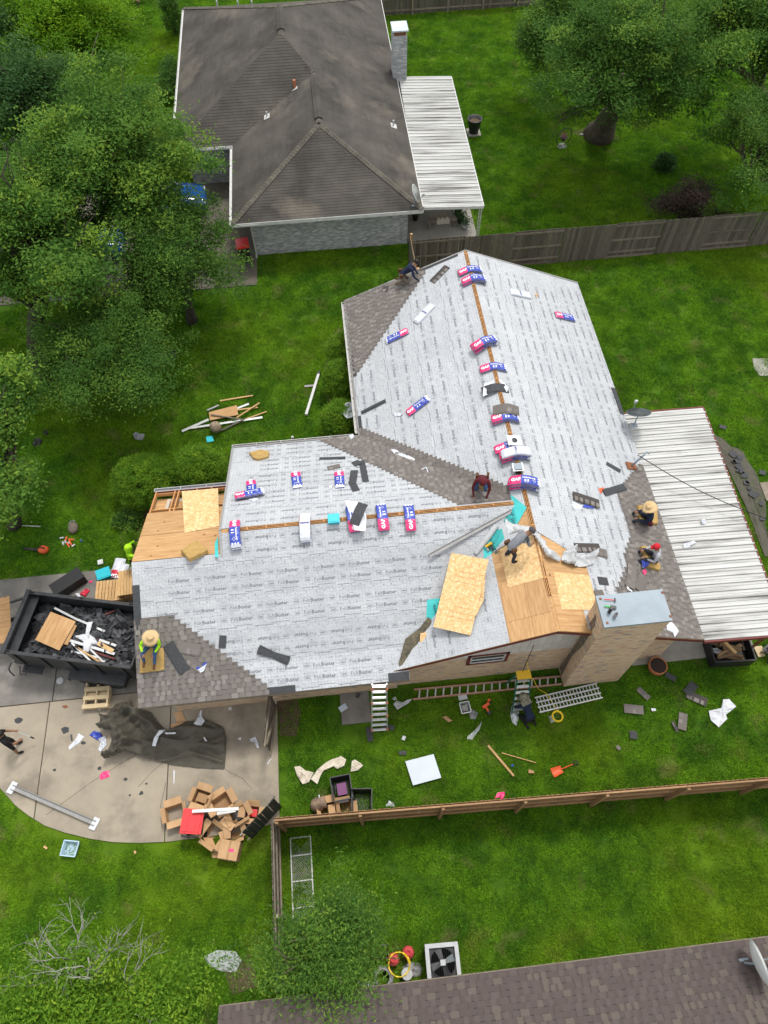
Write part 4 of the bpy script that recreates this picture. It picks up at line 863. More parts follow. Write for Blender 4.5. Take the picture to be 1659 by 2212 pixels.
tree("broadleaf_tree", "dark green spreading tree beside the front lawn, deep shade under its crown", (-6.6,25.6,0), at(388,560,4.0), (2.5,3.3,2.0), M_LEAFD, 379, 141, .36, 0.120, .2, bark=M_BARKD, seed=5, nb=12)
tree("broadleaf_tree", "small leaved low tree nearest the wood scrap pile on the front lawn", (-9.2,21.6,0), at(235,765,3.5), (2.6,3.3,1.8), M_LEAFD, 482, 141, .33, 0.108, .2, bark=M_BARKD, seed=6, nb=12)
tree("broadleaf_tree", "large leaved green branches of the tree above the leaf blower", (-13.2,15.2,0), at(8,985,4.8), (1.75,3.3,1.9), M_LEAF, 218, 101, .32, 0.160, .2, bark=M_BARKD, seed=7, nb=10)
tree("broadleaf_tree", "mid green crown filling the gap between lime tree and tallest tree", (-15.2,36,0), at(85,420,5.2), (2.8,2.8,2.2), M_LEAFD, 264, 128, .4, 0.144, .2, seed=8, nb=8)
tree("oak_tree", "big oak with thick flared trunk in the neighbour's back lawn", G(1292,293), at(1372,140,5.7), (4.3,3.5,2.7), M_LEAFD, 644, 141, .42, 0.152, .62, seed=9, nb=20, lean=.03)
tree("small_tree", "slim multi-stem tree with dark hanging crown left of the big oak", G(1228,200), at(1195,45,4.3), (2.2,2.1,1.9), M_LEAFD, 264, 135, .4, 0.144, .12, seed=10, nb=8, bark=M_BARK)
tree("broadleaf_tree", "mid green tree leaning in from the far right of the oak", at(1700,300,0), at(1610,70,6.4), (3.9,3.4,2.8), M_LEAF, 345, 128, .42, 0.160, .25, seed=11, nb=12)
tree("broadleaf_tree", "dark green drooping tree at the right end of the grey fence", at(1690,440,0), at(1640,320,4.2), (2.0,3.2,2.2), M_LEAFD, 276, 121, .38, 0.128, .18, seed=13, nb=10)
tree("purple_bush", "dark purple leaved bush growing over the grey fence", G(1500,485), at(1480,445,1.6), (2.1,1.1,1.4), M_LEAFP, 150, 70, .3, .1, .05, seed=14, nb=14, cat="bush", shell=.3)
tree("slender_tree", "small feathery olive green tree overhanging the brown roof", (-2.45,-.35,0), at(690,2040,3.1), (1.6,1.3,1.1), M_LEAF, 340, 95, .3, .095, .07, seed=15, nb=14, shell=.35, slim=.3)
# the half dead tree at the bottom: bare grey limbs, thin leaves below
def bare_tree():
    rng = np.random.default_rng(77); b = Vector((-8.3,-.9,0)); t = thing("bare_tree", "half bare tree with pale grey twigs above the bottom left lawn", "tree", b); o = np.array([b.x,b.y,0])
    MB().tube([(0,0,-.1),(.1,.1,1.0),(.25,.2,1.9)], [.22,.17,.14], 10).obj("trunk", M_BARKP, t, smooth=True)
    def grow(p, d, L, r, depth, mb):
        pts = [p]; q = np.array(p)
        for i in range(4):
            d = d+rng.normal(size=3)*.22; d /= np.linalg.norm(d); q = q+d*L/4; pts.append(q.copy())
        mb.tube(pts, [r+(r*.55-r)*i/4 for i in range(5)], 5)
        if depth == 0: return
        for k in range(3 if depth > 1 else 4):
            nd = d+rng.normal(size=3)*.75; nd[2] = nd[2]*.6+.08; nd /= np.linalg.norm(nd); grow(pts[rng.integers(2,5)], nd, L*.66, r*.5, depth-1, mb)
    for (dx, dy, dz, L) in ((.9,.9,.55,1.9),(.1,1,.5,1.8),(-.8,.75,.5,1.7),(1,.2,.5,1.9),(.55,.75,.9,1.5)):
        d = np.array([dx,dy,dz]); d /= np.linalg.norm(d); mb = MB(); grow(np.array([.25,.2,1.85]), d, L*.8, .036, 3, mb); mb.obj("branch", M_BARKP, t, smooth=True)
    cc, P, ti = cloud(rng, (3.3,1.7,.8), 620, 62, .3, .2); P[:,0] += .3; P[:,1] += -.05; P[:,2] += 2.1
    ct = bpy.data.objects.new("crown", leaf_mesh("crown", P, .1, ti, rng, material=M_LEAFH)); COL.objects.link(ct); ct.parent = t
bare_tree()
# shrubs and hedge: dense clipped shells over twigs
def shrub(name, label, c, R, leaf, n=260, per=55, size=.075, seed=1, sig=.13, group=None, cat="shrub", shell=.82):
    rng = np.random.default_rng(seed); t = thing(name, label, cat, (c[0], c[1], 0), group)
    cc, P, ti = cloud(rng, R, n, per, sig, shell, 6); P[:,2] += R[2]*.9; P[:,2] = np.maximum(P[:,2], .04)
    ct = bpy.data.objects.new("foliage", leaf_mesh("foliage", P, size, ti, rng, material=leaf)); COL.objects.link(ct); ct.parent = t
    for k in range(6):
        a = k*1.05; MB().tube([(0,0,-.03),(math.cos(a)*R[0]*.3, math.sin(a)*R[1]*.3, R[2]*.6),(math.cos(a)*R[0]*.6, math.sin(a)*R[1]*.6, R[2]*1.2)], [.025,.018,.008], 5).obj("stem", M_BARKD, t)
    return t
shrub("round_shrub", "larger rounded green shrub with a few white flowers by the open porch rafters", tuple(at(315,1045,.7))[:2], (1.15,1.05,1.0), M_LEAFH, 700, 75, .065, 1, .10, shell=.9)
shrub("round_shrub", "smaller rounded green shrub against the white gable edge", tuple(at(434,1018,.7))[:2], (.95,.9,.95), M_LEAFH, 560, 75, .065, 2, .10, shell=.9)
for k, (u, v, rx, ry, lab) in enumerate(((739,752,.6,.75,"far bushy section of clipped hedge beneath the new shingles"), (736,812,.68,.85,"middle bushy section of clipped hedge under the west gutter"), (737,900,.75,.8,"hedge section with the grey plastic bag on it"))):
    shrub("hedge_shrub", lab, tuple(at(u+1, v, 1.2))[:2], (rx*1.05,ry,.95), M_LEAFH, 560, 70, .062, 5+k, .10, shell=.88, group="hedge along the west wall", cat="hedge")
shrub("young_shrub", "small glossy bluish green shrub alone on the neighbour's lawn", tuple(G(1432,368))[:2], (.42,.4,.45), M_LEAFB, 60, 45, .16, 9, .14)
shrub("low_shrub", "low dark green plant in the soil bed beside the porch", tuple(G(280,1125))[:2], (.5,.45,.3), M_LEAFD, 60, 40, .09, 10, .12)
shrub("conifer_shrub", "narrow dark upright shrub at the far corner of the hip roof", tuple(G(380,75))[:2], (.55,.55,1.3), M_LEAFD, 90, 55, .12, 11, .2)
shrub("low_shrub", "dark shrub row hugging the far wall of the hip roofed house", tuple(G(372,190))[:2], (.5,2.0,.7), M_LEAFD, 120, 50, .1, 12, .2)
M_STRAW = mat("dry straw leaf", (.30,.22,.12), (.2,.14,.07), scale=9, rough=.9)
def blade_plant(name, label, c, n, L, m, seed, cat="plant"):
    r = random.Random(seed); t = thing(name, label, cat, (c[0], c[1], 0))
    for i in range(n):
        a = r.uniform(0, 6.283); l = L*r.uniform(.7,1.2); d = Vector((math.cos(a), math.sin(a), 0)); s = Vector((-d.y, d.x, 0))*.022; p = [d*.03, d*l*.45+Vector((0,0,l*.62)), d*l*.85+Vector((0,0,l*.5))]
        MB().add([p[0]-s, p[0]+s, p[1]+s*1.2, p[1]-s*1.2, p[2]], [(0,1,2,3),(3,2,4)]).obj("leaf", m, t)
blade_plant("strap_leaf_plant", "clump of long strap leaves at the porch corner beside the worker in lime", tuple(G(288,1172))[:2], 46, .62, M_LEAFL, 3)
blade_plant("dry_grass_clump", "dry straw coloured ornamental grass clump at the far edge", tuple(G(580,0))[:2] if False else tuple(G(300,8))[:2], 60, .9, M_STRAW, 4)
# ------------------------------------------------------------------ grass blades over the lawn
def grass():
    rng = np.random.default_rng(5); mbv = []; n = 420
    c = rng.uniform(-.32,.32,size=(n,2)); a = rng.uniform(0,6.283,n); L = rng.uniform(.04,.11,n); w = rng.uniform(.006,.014,n); tl = rng.uniform(.3,.97,n)
    V = np.zeros((n,3,3)); s = np.stack([-np.sin(a), np.cos(a)],1)*w[:,None]; d = np.stack([np.cos(a), np.sin(a)],1)*(L*tl)[:,None]
    V[:,0,:2] = c-s; V[:,1,:2] = c+s; V[:,2,:2] = c+d; V[:,2,2] = L*np.sqrt(1-tl**2*.8)
    me = bpy.data.meshes.new("grass_tuft"); me.vertices.add(3*n); me.loops.add(3*n); me.polygons.add(n); me.vertices.foreach_set("co", V.ravel()); me.loops.foreach_set("vertex_index", np.arange(3*n, dtype=np.int32)); me.polygons.foreach_set("loop_start", np.arange(0,3*n,3,dtype=np.int32))
    at_ = me.attributes.new("tint", 'FLOAT', 'FACE'); at_.data.foreach_set("value", rng.uniform(0,1,n).astype(np.float32)); me.update(calc_edges=True); me.materials.append(M_BLADE)
    tuft = bpy.data.objects.new("grass_tuft", me)
    blocks = [[(x-.0,y) for x, y in _dp], [(LX+.4,7.1),(10.2,7.1),(10.2,22.8),(.9,22.8),(.9,15.7),(LX+.4,15.7)], [(9.0,6.9),(13.8,6.9),(13.9,16),(9,16)], [(-3.6,29.8),(4.2,29.8),(4.2,52),(-3.6,52)], [(-7,35.6),(4,35.6),(4,50),(-7,50)], [(4.1,27.7),(7.9,27.7),(8,40.4),(4.1,40.4)], [(-20,27.5),(-3.3,27.5),(-3.4,36),(-20,35.8)], [(-1.1,7.4),(-1.1,6.0),(.1,6.0),(.1,7.4)], [(-9,-10),(20,-10),(20,-1.7),(-4.2,-1.7),(-4.2,-10)][1:]]
    pts = []
    y = -3.5
    while y < 60:
        x = -24.0+ (y*.37 % .4)
        while x < 34:
            st = .42
            px, py = x+rng.uniform(-.2,.2), y+rng.uniform(-.2,.2)
            if abs(px-.15*py*0) < 11.5+py*.42+2 and not any(inside((px,py), b) for b in blocks):
                e = [(px+dx,py+dy) for dx in (-.2,.2) for dy in (-.2,.2)]
                if not any(inside(q, blocks[0]) or inside(q, blocks[7]) for q in e): pts.append((px,py,0))
            x += st
        y += .42
    pm = bpy.data.meshes.new("grass"); pm.from_pydata(pts, [], []); pm.materials.append(M_BLADE); g = bpy.data.objects.new("grass", pm); COL.objects.link(g)
    tag(g, "short mown green grass covering the lawns", "grass", kind="stuff")
    ng = bpy.data.node_groups.new("grass", 'GeometryNodeTree'); ng.interface.new_socket("Geometry", in_out='INPUT', socket_type='NodeSocketGeometry'); ng.interface.new_socket("Geometry", in_out='OUTPUT', socket_type='NodeSocketGeometry')
    N, L_ = ng.nodes, ng.links; gi, go = N.new("NodeGroupInput"), N.new("NodeGroupOutput"); ip = N.new("GeometryNodeInstanceOnPoints"); oi = N.new("GeometryNodeObjectInfo"); oi.inputs[0].default_value = tuft
    rv = N.new("FunctionNodeRandomValue"); rv.data_type = 'FLOAT_VECTOR'; rv.inputs[0].default_value = (-.06,-.06,0); rv.inputs[1].default_value = (.06,.06,6.283)
    rs = N.new("FunctionNodeRandomValue"); rs.data_type = 'FLOAT'; rs.inputs[2].default_value = .75; rs.inputs[3].default_value = 1.3
    L_.new(gi.outputs[0], ip.inputs['Points']); L_.new(oi.outputs['Geometry'], ip.inputs['Instance']); L_.new(rv.outputs[0], ip.inputs['Rotation']); L_.new(rs.outputs[1], ip.inputs['Scale']); L_.new(ip.outputs[0], go.inputs[0])
    md = g.modifiers.new("grass", 'NODES'); md.node_group = ng
    return len(pts)
grass()
# ================================================================== things on the roof
from mathutils import noise as mnoise
def Q(ox, oy, s): return lambda a, b: ((ox+a*s)*.548611, (oy+b*s)*.548611)       # enlargement sheets of the survey
q1, q2, q3, q4 = Q(1300,950,.72333), Q(500,1650,.72333), Q(1600,1800,.60277), Q(2200,1550,.51987)
q5, q6, q7, q8 = Q(0,2050,.60277), Q(0,2700,.66305), Q(1000,2600,.60277), Q(1900,2500,.67752)
q9, q10, q11, q12, q13 = Q(0,1000,.84388), Q(1000,3200,.60277), Q(600,0,.84388), Q(1900,0,.67752), Q(0,1400,.48222)
def roof_of(u, v):
    "highest roof surface met by the sight line"
    best = None
    for pl, po in ((PW,POLYW),(PE,POLYE),(PN,POLYN),(PS,POLYS),(PL,POLYL)):
        p = pl.hit(u, v)
        if inside((p.x, p.y), po) and (best is None or p.z > best[0]): best = (p.z, pl)
    return best[1] if best else PS
def crumple(name, label, cat, pl, outline, amp, m, seed=1, h=.02, rings=6, group=None, freq=3.0, solid=True, part_of=None, lift=0.0, z0=.012):
    "crumpled sheet with the given outline (pixels on surface pl), folded up by amp"
    P = [pl.hit(*q) for q in outline]; o = sum(P, Vector())/len(P); F = frame(o, P[0]-o, pl.n); iF = F.inverted(); L = [iF @ p for p in P]
    ol = []
    for i in range(len(L)):
        a, b = L[i], L[(i+1) % len(L)]; k = max(1, int((b-a).length/.09))
        for j in range(k): ol.append(a.lerp(b, j/k))
    r = random.Random(seed); sd = Vector((seed*3.7, seed*1.3, 0)); n = len(ol); vs = [(0,0,amp*.7+z0)]; fs = []
    for k in range(1, rings+1):
        f = k/rings
        for p in ol:
            q = Vector((p.x*f, p.y*f, 0)); nz = mnoise.noise(q*freq+sd); n2 = 1-abs(mnoise.noise(q*freq*1.7-sd))*2.2
            jx = mnoise.noise(q*2.2+sd*2)*.05*f; z = max(0, amp*(.45*nz+.55*max(n2, 0)))*(1 if k < rings else .35)+z0+lift*(1-f)
            vs.append((q.x*(1+jx)+jx*.3, q.y*(1+jx)-jx*.3, z))
    for i in range(n):
        fs.append((0, 1+i, 1+(i+1) % n))
        for k in range(rings-1): a = 1+k*n; b = a+n; fs.append((a+i, b+i, b+(i+1) % n, a+(i+1) % n))
    mb = MB().add(vs, fs)
    if part_of is not None: return mb.obj(name, m, part_of, F, smooth=False)
    return solo(name, mb, m, label, cat, F, group)
def cloth(name, label, cat, pl, outline, m, hfun, step=.05, group=None, z0=.012):
    "sheet cut to the outline and raised into folds by hfun(local x, local y)"
    P = [pl.hit(*q) for q in outline]; o = sum(P, Vector())/len(P); F = frame(o, Vector((1,0,0)), pl.n); iF = F.inverted(); L = [tuple(iF @ p)[:2] for p in P]
    x0, x1, y0, y1 = min(p[0] for p in L), max(p[0] for p in L), min(p[1] for p in L), max(p[1] for p in L); nx, ny = int((x1-x0)/step)+2, int((y1-y0)/step)+2
    ins = {(i, j): inside((x0+i*step, y0+j*step), L) for i in range(-1, nx+1) for j in range(-1, ny+1)}; idx = {}; vs = []; fs = []; use = []
    for i in range(-1, nx):
        for j in range(-1, ny):
            c = [(i,j),(i+1,j),(i+1,j+1),(i,j+1)]
            if sum(ins[q] for q in c) >= 2: use.append(c)
    for c in use:
        for q in c:
            if q not in idx:
                p = (x0+q[0]*step, y0+q[1]*step)
                if not ins[q]:
                    best = None
                    for k in range(len(L)):
                        a, b = L[k], L[(k+1) % len(L)]; dx, dy = b[0]-a[0], b[1]-a[1]; t = max(0, min(1, ((p[0]-a[0])*dx+(p[1]-a[1])*dy)/(dx*dx+dy*dy+1e-9))); w = (a[0]+dx*t, a[1]+dy*t); d = (w[0]-p[0])**2+(w[1]-p[1])**2
                        if best is None or d < best[0]: best = (d, w)
                    p = best[1]
                idx[q] = len(vs); vs.append((p[0], p[1], max(0, hfun(p[0], p[1])*(1 if ins[q] else .5))+z0))
        fs.append(tuple(idx[q] for q in c))
    return solo(name, MB().add(vs, fs), m, label, cat, F, group, smooth=True)
def folds(A, sx, sy, seed, ang=0.0):
    "fold field: sharp crests over smooth hollows"
    ca, sa = math.cos(ang), math.sin(ang); sd = Vector((seed*5.1, seed*2.3, 0))
    def h(x, y):
        u, v = ca*x+sa*y, -sa*x+ca*y; q = Vector((u*sx, v*sy, 0))+sd; w = Vector((mnoise.noise(q*.8), mnoise.noise(q*.8+Vector((7,3,0))), 0))*.6
        r1 = max(0, 1-abs(mnoise.noise(q+w))*2.6); r2 = max(0, 1-abs(mnoise.noise(q*2.3+w*1.5+sd))*2.6)
        return A*(.75*r1*r1+.3*r2*r2+.25*max(0, mnoise.noise(q*.5)))
    return h
# ------------------------------------------------------------------ wrapped shingle bundles
def bundle_mesh(bend, kind, L=.98, W=.33, H=.085):
    zf = lambda x: -bend*(math.sqrt(x*x+.02)-.141)
    xs = [-L/2+L*i/14 for i in range(15)]; xs[5] = -.165; mb = MB(); r = random.Random(3)
    sec = [(-W/2,.0),(-W/2+.004,H*.8),(-W/2+.03,H),(0,H+.008),(W/2-.03,H),(W/2-.004,H*.8),(W/2,0)]; ns = len(sec)
    vs = [(x, y*(1-.10*(abs(i-7) == 7)), zf(x)+z*(.55 if abs(i-7) == 7 else 1)+(.004*math.sin(x*37+y*20) if z > .02 else 0)) for i, x in enumerate(xs) for (y, z) in sec]
    for i in range(14):
        for j in range(ns-1):
            top = 1 <= j <= 4
            mb.mi = ((1 if i < 5 else 0) if top else 2) if kind == 'full' else (3 if i != 6 or j not in (2,3) else 2)
            if kind == 'full' and i == 13: mb.mi = 3
            mb.add([vs[i*ns+j], vs[(i+1)*ns+j], vs[(i+1)*ns+j+1], vs[i*ns+j+1]], [(0,1,2,3)])
    mb.mi = 2 if kind == 'full' else 3
    for e in (0, 14): mb.add([vs[e*ns+j] for j in range(ns)], [tuple(range(ns)) if e == 0 else tuple(range(ns-1,-1,-1))])
    me = mb.mesh("wrapper", [M_BLUEB, M_PINKB, M_NAVYB, M_WHITEB]); me.validate(); 
    if kind != 'full': return me, None
    tx = MB(); hh = H+.0135
    def addt(geo, x0, y0):
        tx.add([(x+x0, y+y0, zf(x+x0)+hh) for x, y in geo[0]], geo[1])
    addt(T_GAFB, -.465, -.055); addt(T_TIMB, -.13, .03)
    for k in range(3):
        cx, cy = .40, -.09+.09*k; tx.add([(cx-.035,cy,zf(cx-.035)+hh),(cx,cy-.035,zf(cx)+hh),(cx+.035,cy,zf(cx+.035)+hh),(cx,cy+.035,zf(cx)+hh)], [(0,1,2,3)])
    for s0, s1 in ((.055,.045),):
        cx, cy = .26, -.03
        for a in range(4):
            p = [(cx+s0*math.cos(a*1.5708), cy+s0*math.sin(a*1.5708)), (cx+s0*math.cos((a+1)*1.5708), cy+s0*math.sin((a+1)*1.5708)), (cx+s1*math.cos((a+1)*1.5708), cy+s1*math.sin((a+1)*1.5708)), (cx+s1*math.cos(a*1.5708), cy+s1*math.sin(a*1.5708))]
            tx.add([(x,y,zf(x)+hh) for x, y in p], [(0,1,2,3)])
    for k in range(4): x = -.1+.05*k; tx.add([(x,-.10,zf(x)+hh),(x+.035,-.10,zf(x)+hh),(x+.035,-.02,zf(x)+hh),(x,-.02,zf(x)+hh)], [(0,1,2,3)]) if k % 2 else None
    return me, tx.mesh("lettering", M_WPRINT)
BUN = {k: bundle_mesh(*k) for k in ((0,'full'),(.42,'full'),(0,'open'),(.42,'open'))}
def bundle(a, b, label, group, pl=None, ridge=False, lv=0, kind='full', jit=0.0):
    "a: pixel at the pink end, b: far end; ridge: bent over the ridge (pl is then a level plane)"
    M, L = lay(pl, a, b, .02+lv*.088)
    if ridge: M = frame(M.translation, M.to_3x3() @ Vector((1,0,0)), (0,0,1))
    if jit: M = M @ Matrix.Rotation(jit, 4, 'Z') @ Matrix.Translation((jit*.4, -jit*.2, 0))
    t = thing("shingle_bundle", label, "shingle bundle", M, group); me, tx = BUN[(.42 if ridge else 0, kind)]
    inst("wrapper", me, t)
    if tx: inst("lettering", tx, t)["kind"] = "stuff"
    return t
RL = level(ZR+.0); RG = level(WZR+.0)
def tier(label, k, n): return ("topmost " if k == n-1 else "lowest " if k == 0 else "second lowest " if k == 1 else "third lowest ")+label
def stack(pl, a, b, n, label, group, ridge=True, top='full'):
    for k in range(n): bundle(a, b, label if n == 1 else tier(label, k, n), group, pl, ridge, k, 'full' if k < n-1 else top, 0 if k == n-1 else (-1)**k*.05*(1+k % 2))
g = "bundles draped over the main ridge"
stack(RL, q1(700,165), q1(830,145), 1, "blue and pink wrapped shingle bundle, nearest the north gable peak", g)
stack(RL, q1(718,220), q1(848,202), 2, "shingle bundle in the pair just south of the north peak bundle", g)
stack(RL, q1(768,590), q1(915,535), 3, "shingle bundle in the crooked stack of three half way along the ridge", g)
stack(RL, q1(820,690), q1(962,680), 1, "single straight shingle bundle before the black draped shingles", g)
stack(RL, q1(882,968), q1(1030,960), 2, "shingle bundle beneath the loose curved shingles on the ridge", g)
stack(RL, q1(898,1130), q1(1052,1105), 1, "shingle bundle under the white pack with black disc", g)
stack(RL, q1(925,1178), q1(1092,1160), 4, "shingle bundle in the white topped stack on the ridge", g, top='open')
stack(RL, q1(975,1320), q1(1140,1335), 4, "shingle bundle in the tall stack by the worker in maroon", g)
g = "bundles lying flat on the felt"
bundle(q1(425,492), q1(305,550), "shingle bundle lying flat near the shingled north west corner, print upside down", g, PW)
bundle(q1(418,948), q1(545,852), "shingle bundle lying diagonally on the west felt beside a scrap of white wrapper", g, PW)
bundle(q1(1212,402), q1(1338,430), "shingle bundle lying flat alone on the east felt", g, PE)
bundle(q2(918,295), q2(930,384), "shingle bundle standing in line up the garage north slope, middle one", g, PN)
bundle(q2(1155,290), q2(1160,384), "shingle bundle on the garage north slope beside black shingle offcuts", g, PN)
bundle(q2(676,345), q2(684,425), "shingle bundle half covered by a crossed bundle on the garage north slope", g, PN)
bundle(q2(590,440), q2(752,408), "shingle bundle laid across another one on the garage north slope", g, PN, lv=1)
g = "bundles draped over the garage ridge"
stack(RG, q2(588,552), q2(593,698), 2, "shingle bundle over the garage ridge by its west end", g)
stack(RG, q2(970,512), q2(970,662), 2, "white torn open shingle bundle over the garage ridge", g, top='open')
stack(RG, q2(1398,606), q2(1380,460), 2, "shingle bundle over the garage ridge, pink end down, with another under it", g)
stack(RG, q2(1548,602), q2(1530,455), 1, "shingle bundle over the garage ridge closest to the valley", g)
stack(RG, q2(1240,620), q2(1215,462), 2, "shingle bundle under the black shingles and torn white wrapper on the garage ridge", g)
bundle(q1(560,350), q1(468,448), "white torn wrapper bundle with dark slit on the west felt", "bundles lying flat on the felt", PW, kind='open')
bundle(q1(970,278), q1(1095,305), "white unprinted shingle pack on the east felt near the north gable", "bundles lying flat on the felt", PE, kind='open')
# loose shingle strips
def strip(a, b, wd, m, label, group="loose shingle strips", pl=None, h=.03, n=1, th=.008, bend=0, fan=.0, cat="shingle", name="loose_shingle"):
    for k in range(n):
        p = pl or roof_of(*a); M, L = lay(p, a, b, h+k*.012)
        if bend: M = frame(M.translation, M.to_3x3() @ Vector((1,0,0)), (0,0,1))
        M = M @ Matrix.Rotation(k*fan, 4, 'Z') @ Matrix.Translation((0, 0 if fan else k*.03, 0)); mb = MB(); r = random.Random(int(a[0]))
        N = 8
        xs = [-L/2+L*i/N for i in range(N+1)]; zf = (lambda x: -bend*(math.sqrt(x*x+.02)-.141)) if bend else (lambda x: .006*math.sin(x*4+k))
        vs = []
        for x in xs: vs += [(x,-wd/2,zf(x)),(x,wd/2,zf(x)),(x,-wd/2,zf(x)+th),(x,wd/2,zf(x)+th)]
        fs = []
        for i in range(N):
            o, p_ = i*4, i*4+4; fs += [(o+2,p_+2,p_+3,o+3),(o,o+1,p_+1,p_),(o,p_,p_+2,o+2),(o+1,o+3,p_+3,p_+1)]
        fs += [(0,2,3,1),(N*4,N*4+1,N*4+3,N*4+2)]
        mb.add(vs, fs, r.choice((.1,.4,.6)))
        if m is M_SHIN:                                     # raised tabs along one edge
            x = -L/2+.04
            while x < L/2-.14:
                t = r.uniform(.1,.17); z = zf(x)+th; mb.box((x+t/2,-wd/4,z+.002),(t,wd/2-.01,.005),None,r.choice((.1,.35,.7,.75,.95))); x += t+r.uniform(.05,.1)
        solo(name, mb, m, label if n == 1 else tier(label, k, n), cat, M, group)
strip(q1(828,812), q1(970,795), .34, M_BLACKF, "black shingle underside draped over the ridge above a white wrapper", pl=RL, h=.05, n=2, bend=.42, th=.012)
crumple("wrapper_sheet", "crumpled white wrapper under the black shingles on the ridge", "wrapper", RL, [q1(835,770),q1(925,745),q1(970,790),q1(965,815),q1(900,815),q1(835,840)], .05, M_WHITEB, 4, z0=-.04)
strip(q1(885,935), q1(1027,938), .36, M_SHIN, "loose curved brown shingles lying on a ridge bundle", pl=RL, h=.21, n=3, bend=.5, th=.012)
strip(q1(172,938), q1(305,872), .12, M_BLACKF, "narrow black strip on the west felt near the gutter", n=2)
strip(q1(555,225), q1(640,140), .33, M_SHIN, "single brown shingle lying on felt by the kneeling worker in navy")
strip(q1(285,265), q1(318,262), .30, M_SHIN, "square shingle piece laid on the new shingles by the worker in navy", h=.045)
strip(q2(1048,218), q2(1190,215), .15, M_BLACKF, "thin black strip lying across the garage north slope")
strip(q2(1238,282), q2(1228,355), .26, M_BLACKF, "black shingle offcut beside the pink topped bundle on the garage slope", n=1); strip(q2(1222,340), q2(1248,396), .25, M_BLACKF, "short black offcut beneath the longer black offcuts")
strip(q2(1278,232), q2(1300,346), .22, M_BLACKF, "long black offcut nearest the valley shingles"); strip(q2(1240,235), q2(1262,255), .28, M_BLACKF, "curled black offcut corner at the valley shingles", h=.05)
strip(q2(1092,272), q2(1160,258), .24, M_SHIN, "brown shingle scrap on the garage north slope")
strip(q2(718,1245), q2(880,1325), .2, M_BLACKF, "fanned black shingle strips on the garage front slope", n=3, fan=.09); strip(q2(524,1178), q2(519,1246), .22, M_BLACKF, "short black strip on felt beside the new garage shingles")
strip(q2(222,1225), q2(315,1375), .34, M_BLACKF, "upturned dark shingle sheet by the worker in lime and straw hat", h=.05, n=2, th=.012); strip(q2(285,1245), q2(402,1262), .33, M_SHIN, "loose shingle pair laid out beside the worker in lime", h=.05, n=2); strip(q2(330,1305), q2(405,1362), .25, M_SHIN, "shingle half out of its blue wrapper on the garage corner", h=.05)
crumple("wrapper_scrap", "torn blue and white wrapper end beneath a shingle on the garage corner", "wrapper", PS, [q2(370,1355),q2(440,1320),q2(425,1350),q2(405,1378)], .04, M_BLUEB, 5, z0=.045); crumple("wrapper_scrap", "white wrapper corner beside the torn blue wrapper on garage shingles", "wrapper", PS, [q2(385,1365),q2(438,1330),q2(420,1372),q2(402,1380)], .03, M_WHITEB, 6, z0=.06)
strip(q3(1305,42), q3(1395,95), .16, M_BLACKF, "narrow black strip on east felt near the mast plate"); strip(q3(1282,232), q3(1425,202), .24, M_BLACKF, "dark unopened shingle strips beside the orange glove", n=3, fan=.04); strip(q3(1250,808), q3(1312,815), .26, M_BLACKF, "short black offcut on felt above the chimney"); strip(q3(1225,895), q3(1280,890), .2, M_SHIN, "shingle offcut tucked at the chimney cap corner", h=.05)
strip(q3(1100,598), q3(1262,602), .3, M_SHIN, "brown shingles under the crumpled grey sheet on east felt", n=2); strip(q3(1205,615), q3(1305,640), .28, M_SHIN, "second brown shingle pair by the crumpled grey sheet", n=2)
strip(q3(1082,262), q3(1252,318), .32, M_SHIN, "shingles half out of a white and blue wrapper on the east felt", n=2, h=.06, th=.02)
crumple("wrapper_sheet", "open white wrapper with blue print around shingles on east felt", "wrapper", PE, [q3(1078,255),q3(1090,335),q3(1250,345),q3(1258,305),q3(1170,300)], .03, M_WHITEB, 7); crumple("wrapper_scrap", "bright blue wrapper fold on the open white wrapper, east felt", "wrapper", PE, [q3(1140,330),q3(1185,295),q3(1205,320),q3(1225,340),q3(1180,338)], .05, M_BLUEB, 8, z0=.05)
crumple("work_glove", "orange work glove lying on the east felt", "glove", PE, [q3(1255,210),q3(1285,198),q3(1290,208),q3(1272,220),q3(1275,240),q3(1262,235)], .05, M_ORANGE, 9)
strip(q4(555,1310), q4(520,1470), .3, M_SHIN, "dark opened shingle pair in front of the worker in red cap", h=.06, n=2, fan=.15); strip(q4(640,1380), q4(585,1490), .32, M_SHIN, "shingle laid ready between the red cap worker and the chimney", h=.06)
crumple("paper_strip", "thin white paper strip beside the chimney cap", "paper", PE, [q4(500,1450),q4(512,1455),q4(525,1490),q4(550,1505),q4(540,1510),q4(510,1485)], .03, M_CLOTHW, 10, z0=.06)
crumple("white_cloth", "white cloth on shingles at the corner east of the chimney", "cloth", PE, [q4(805,1735),q4(850,1735),q4(885,1775),q4(902,1805),q4(870,1850),q4(855,1815),q4(812,1790)], .07, M_CLOTHW, 11, z0=.04)
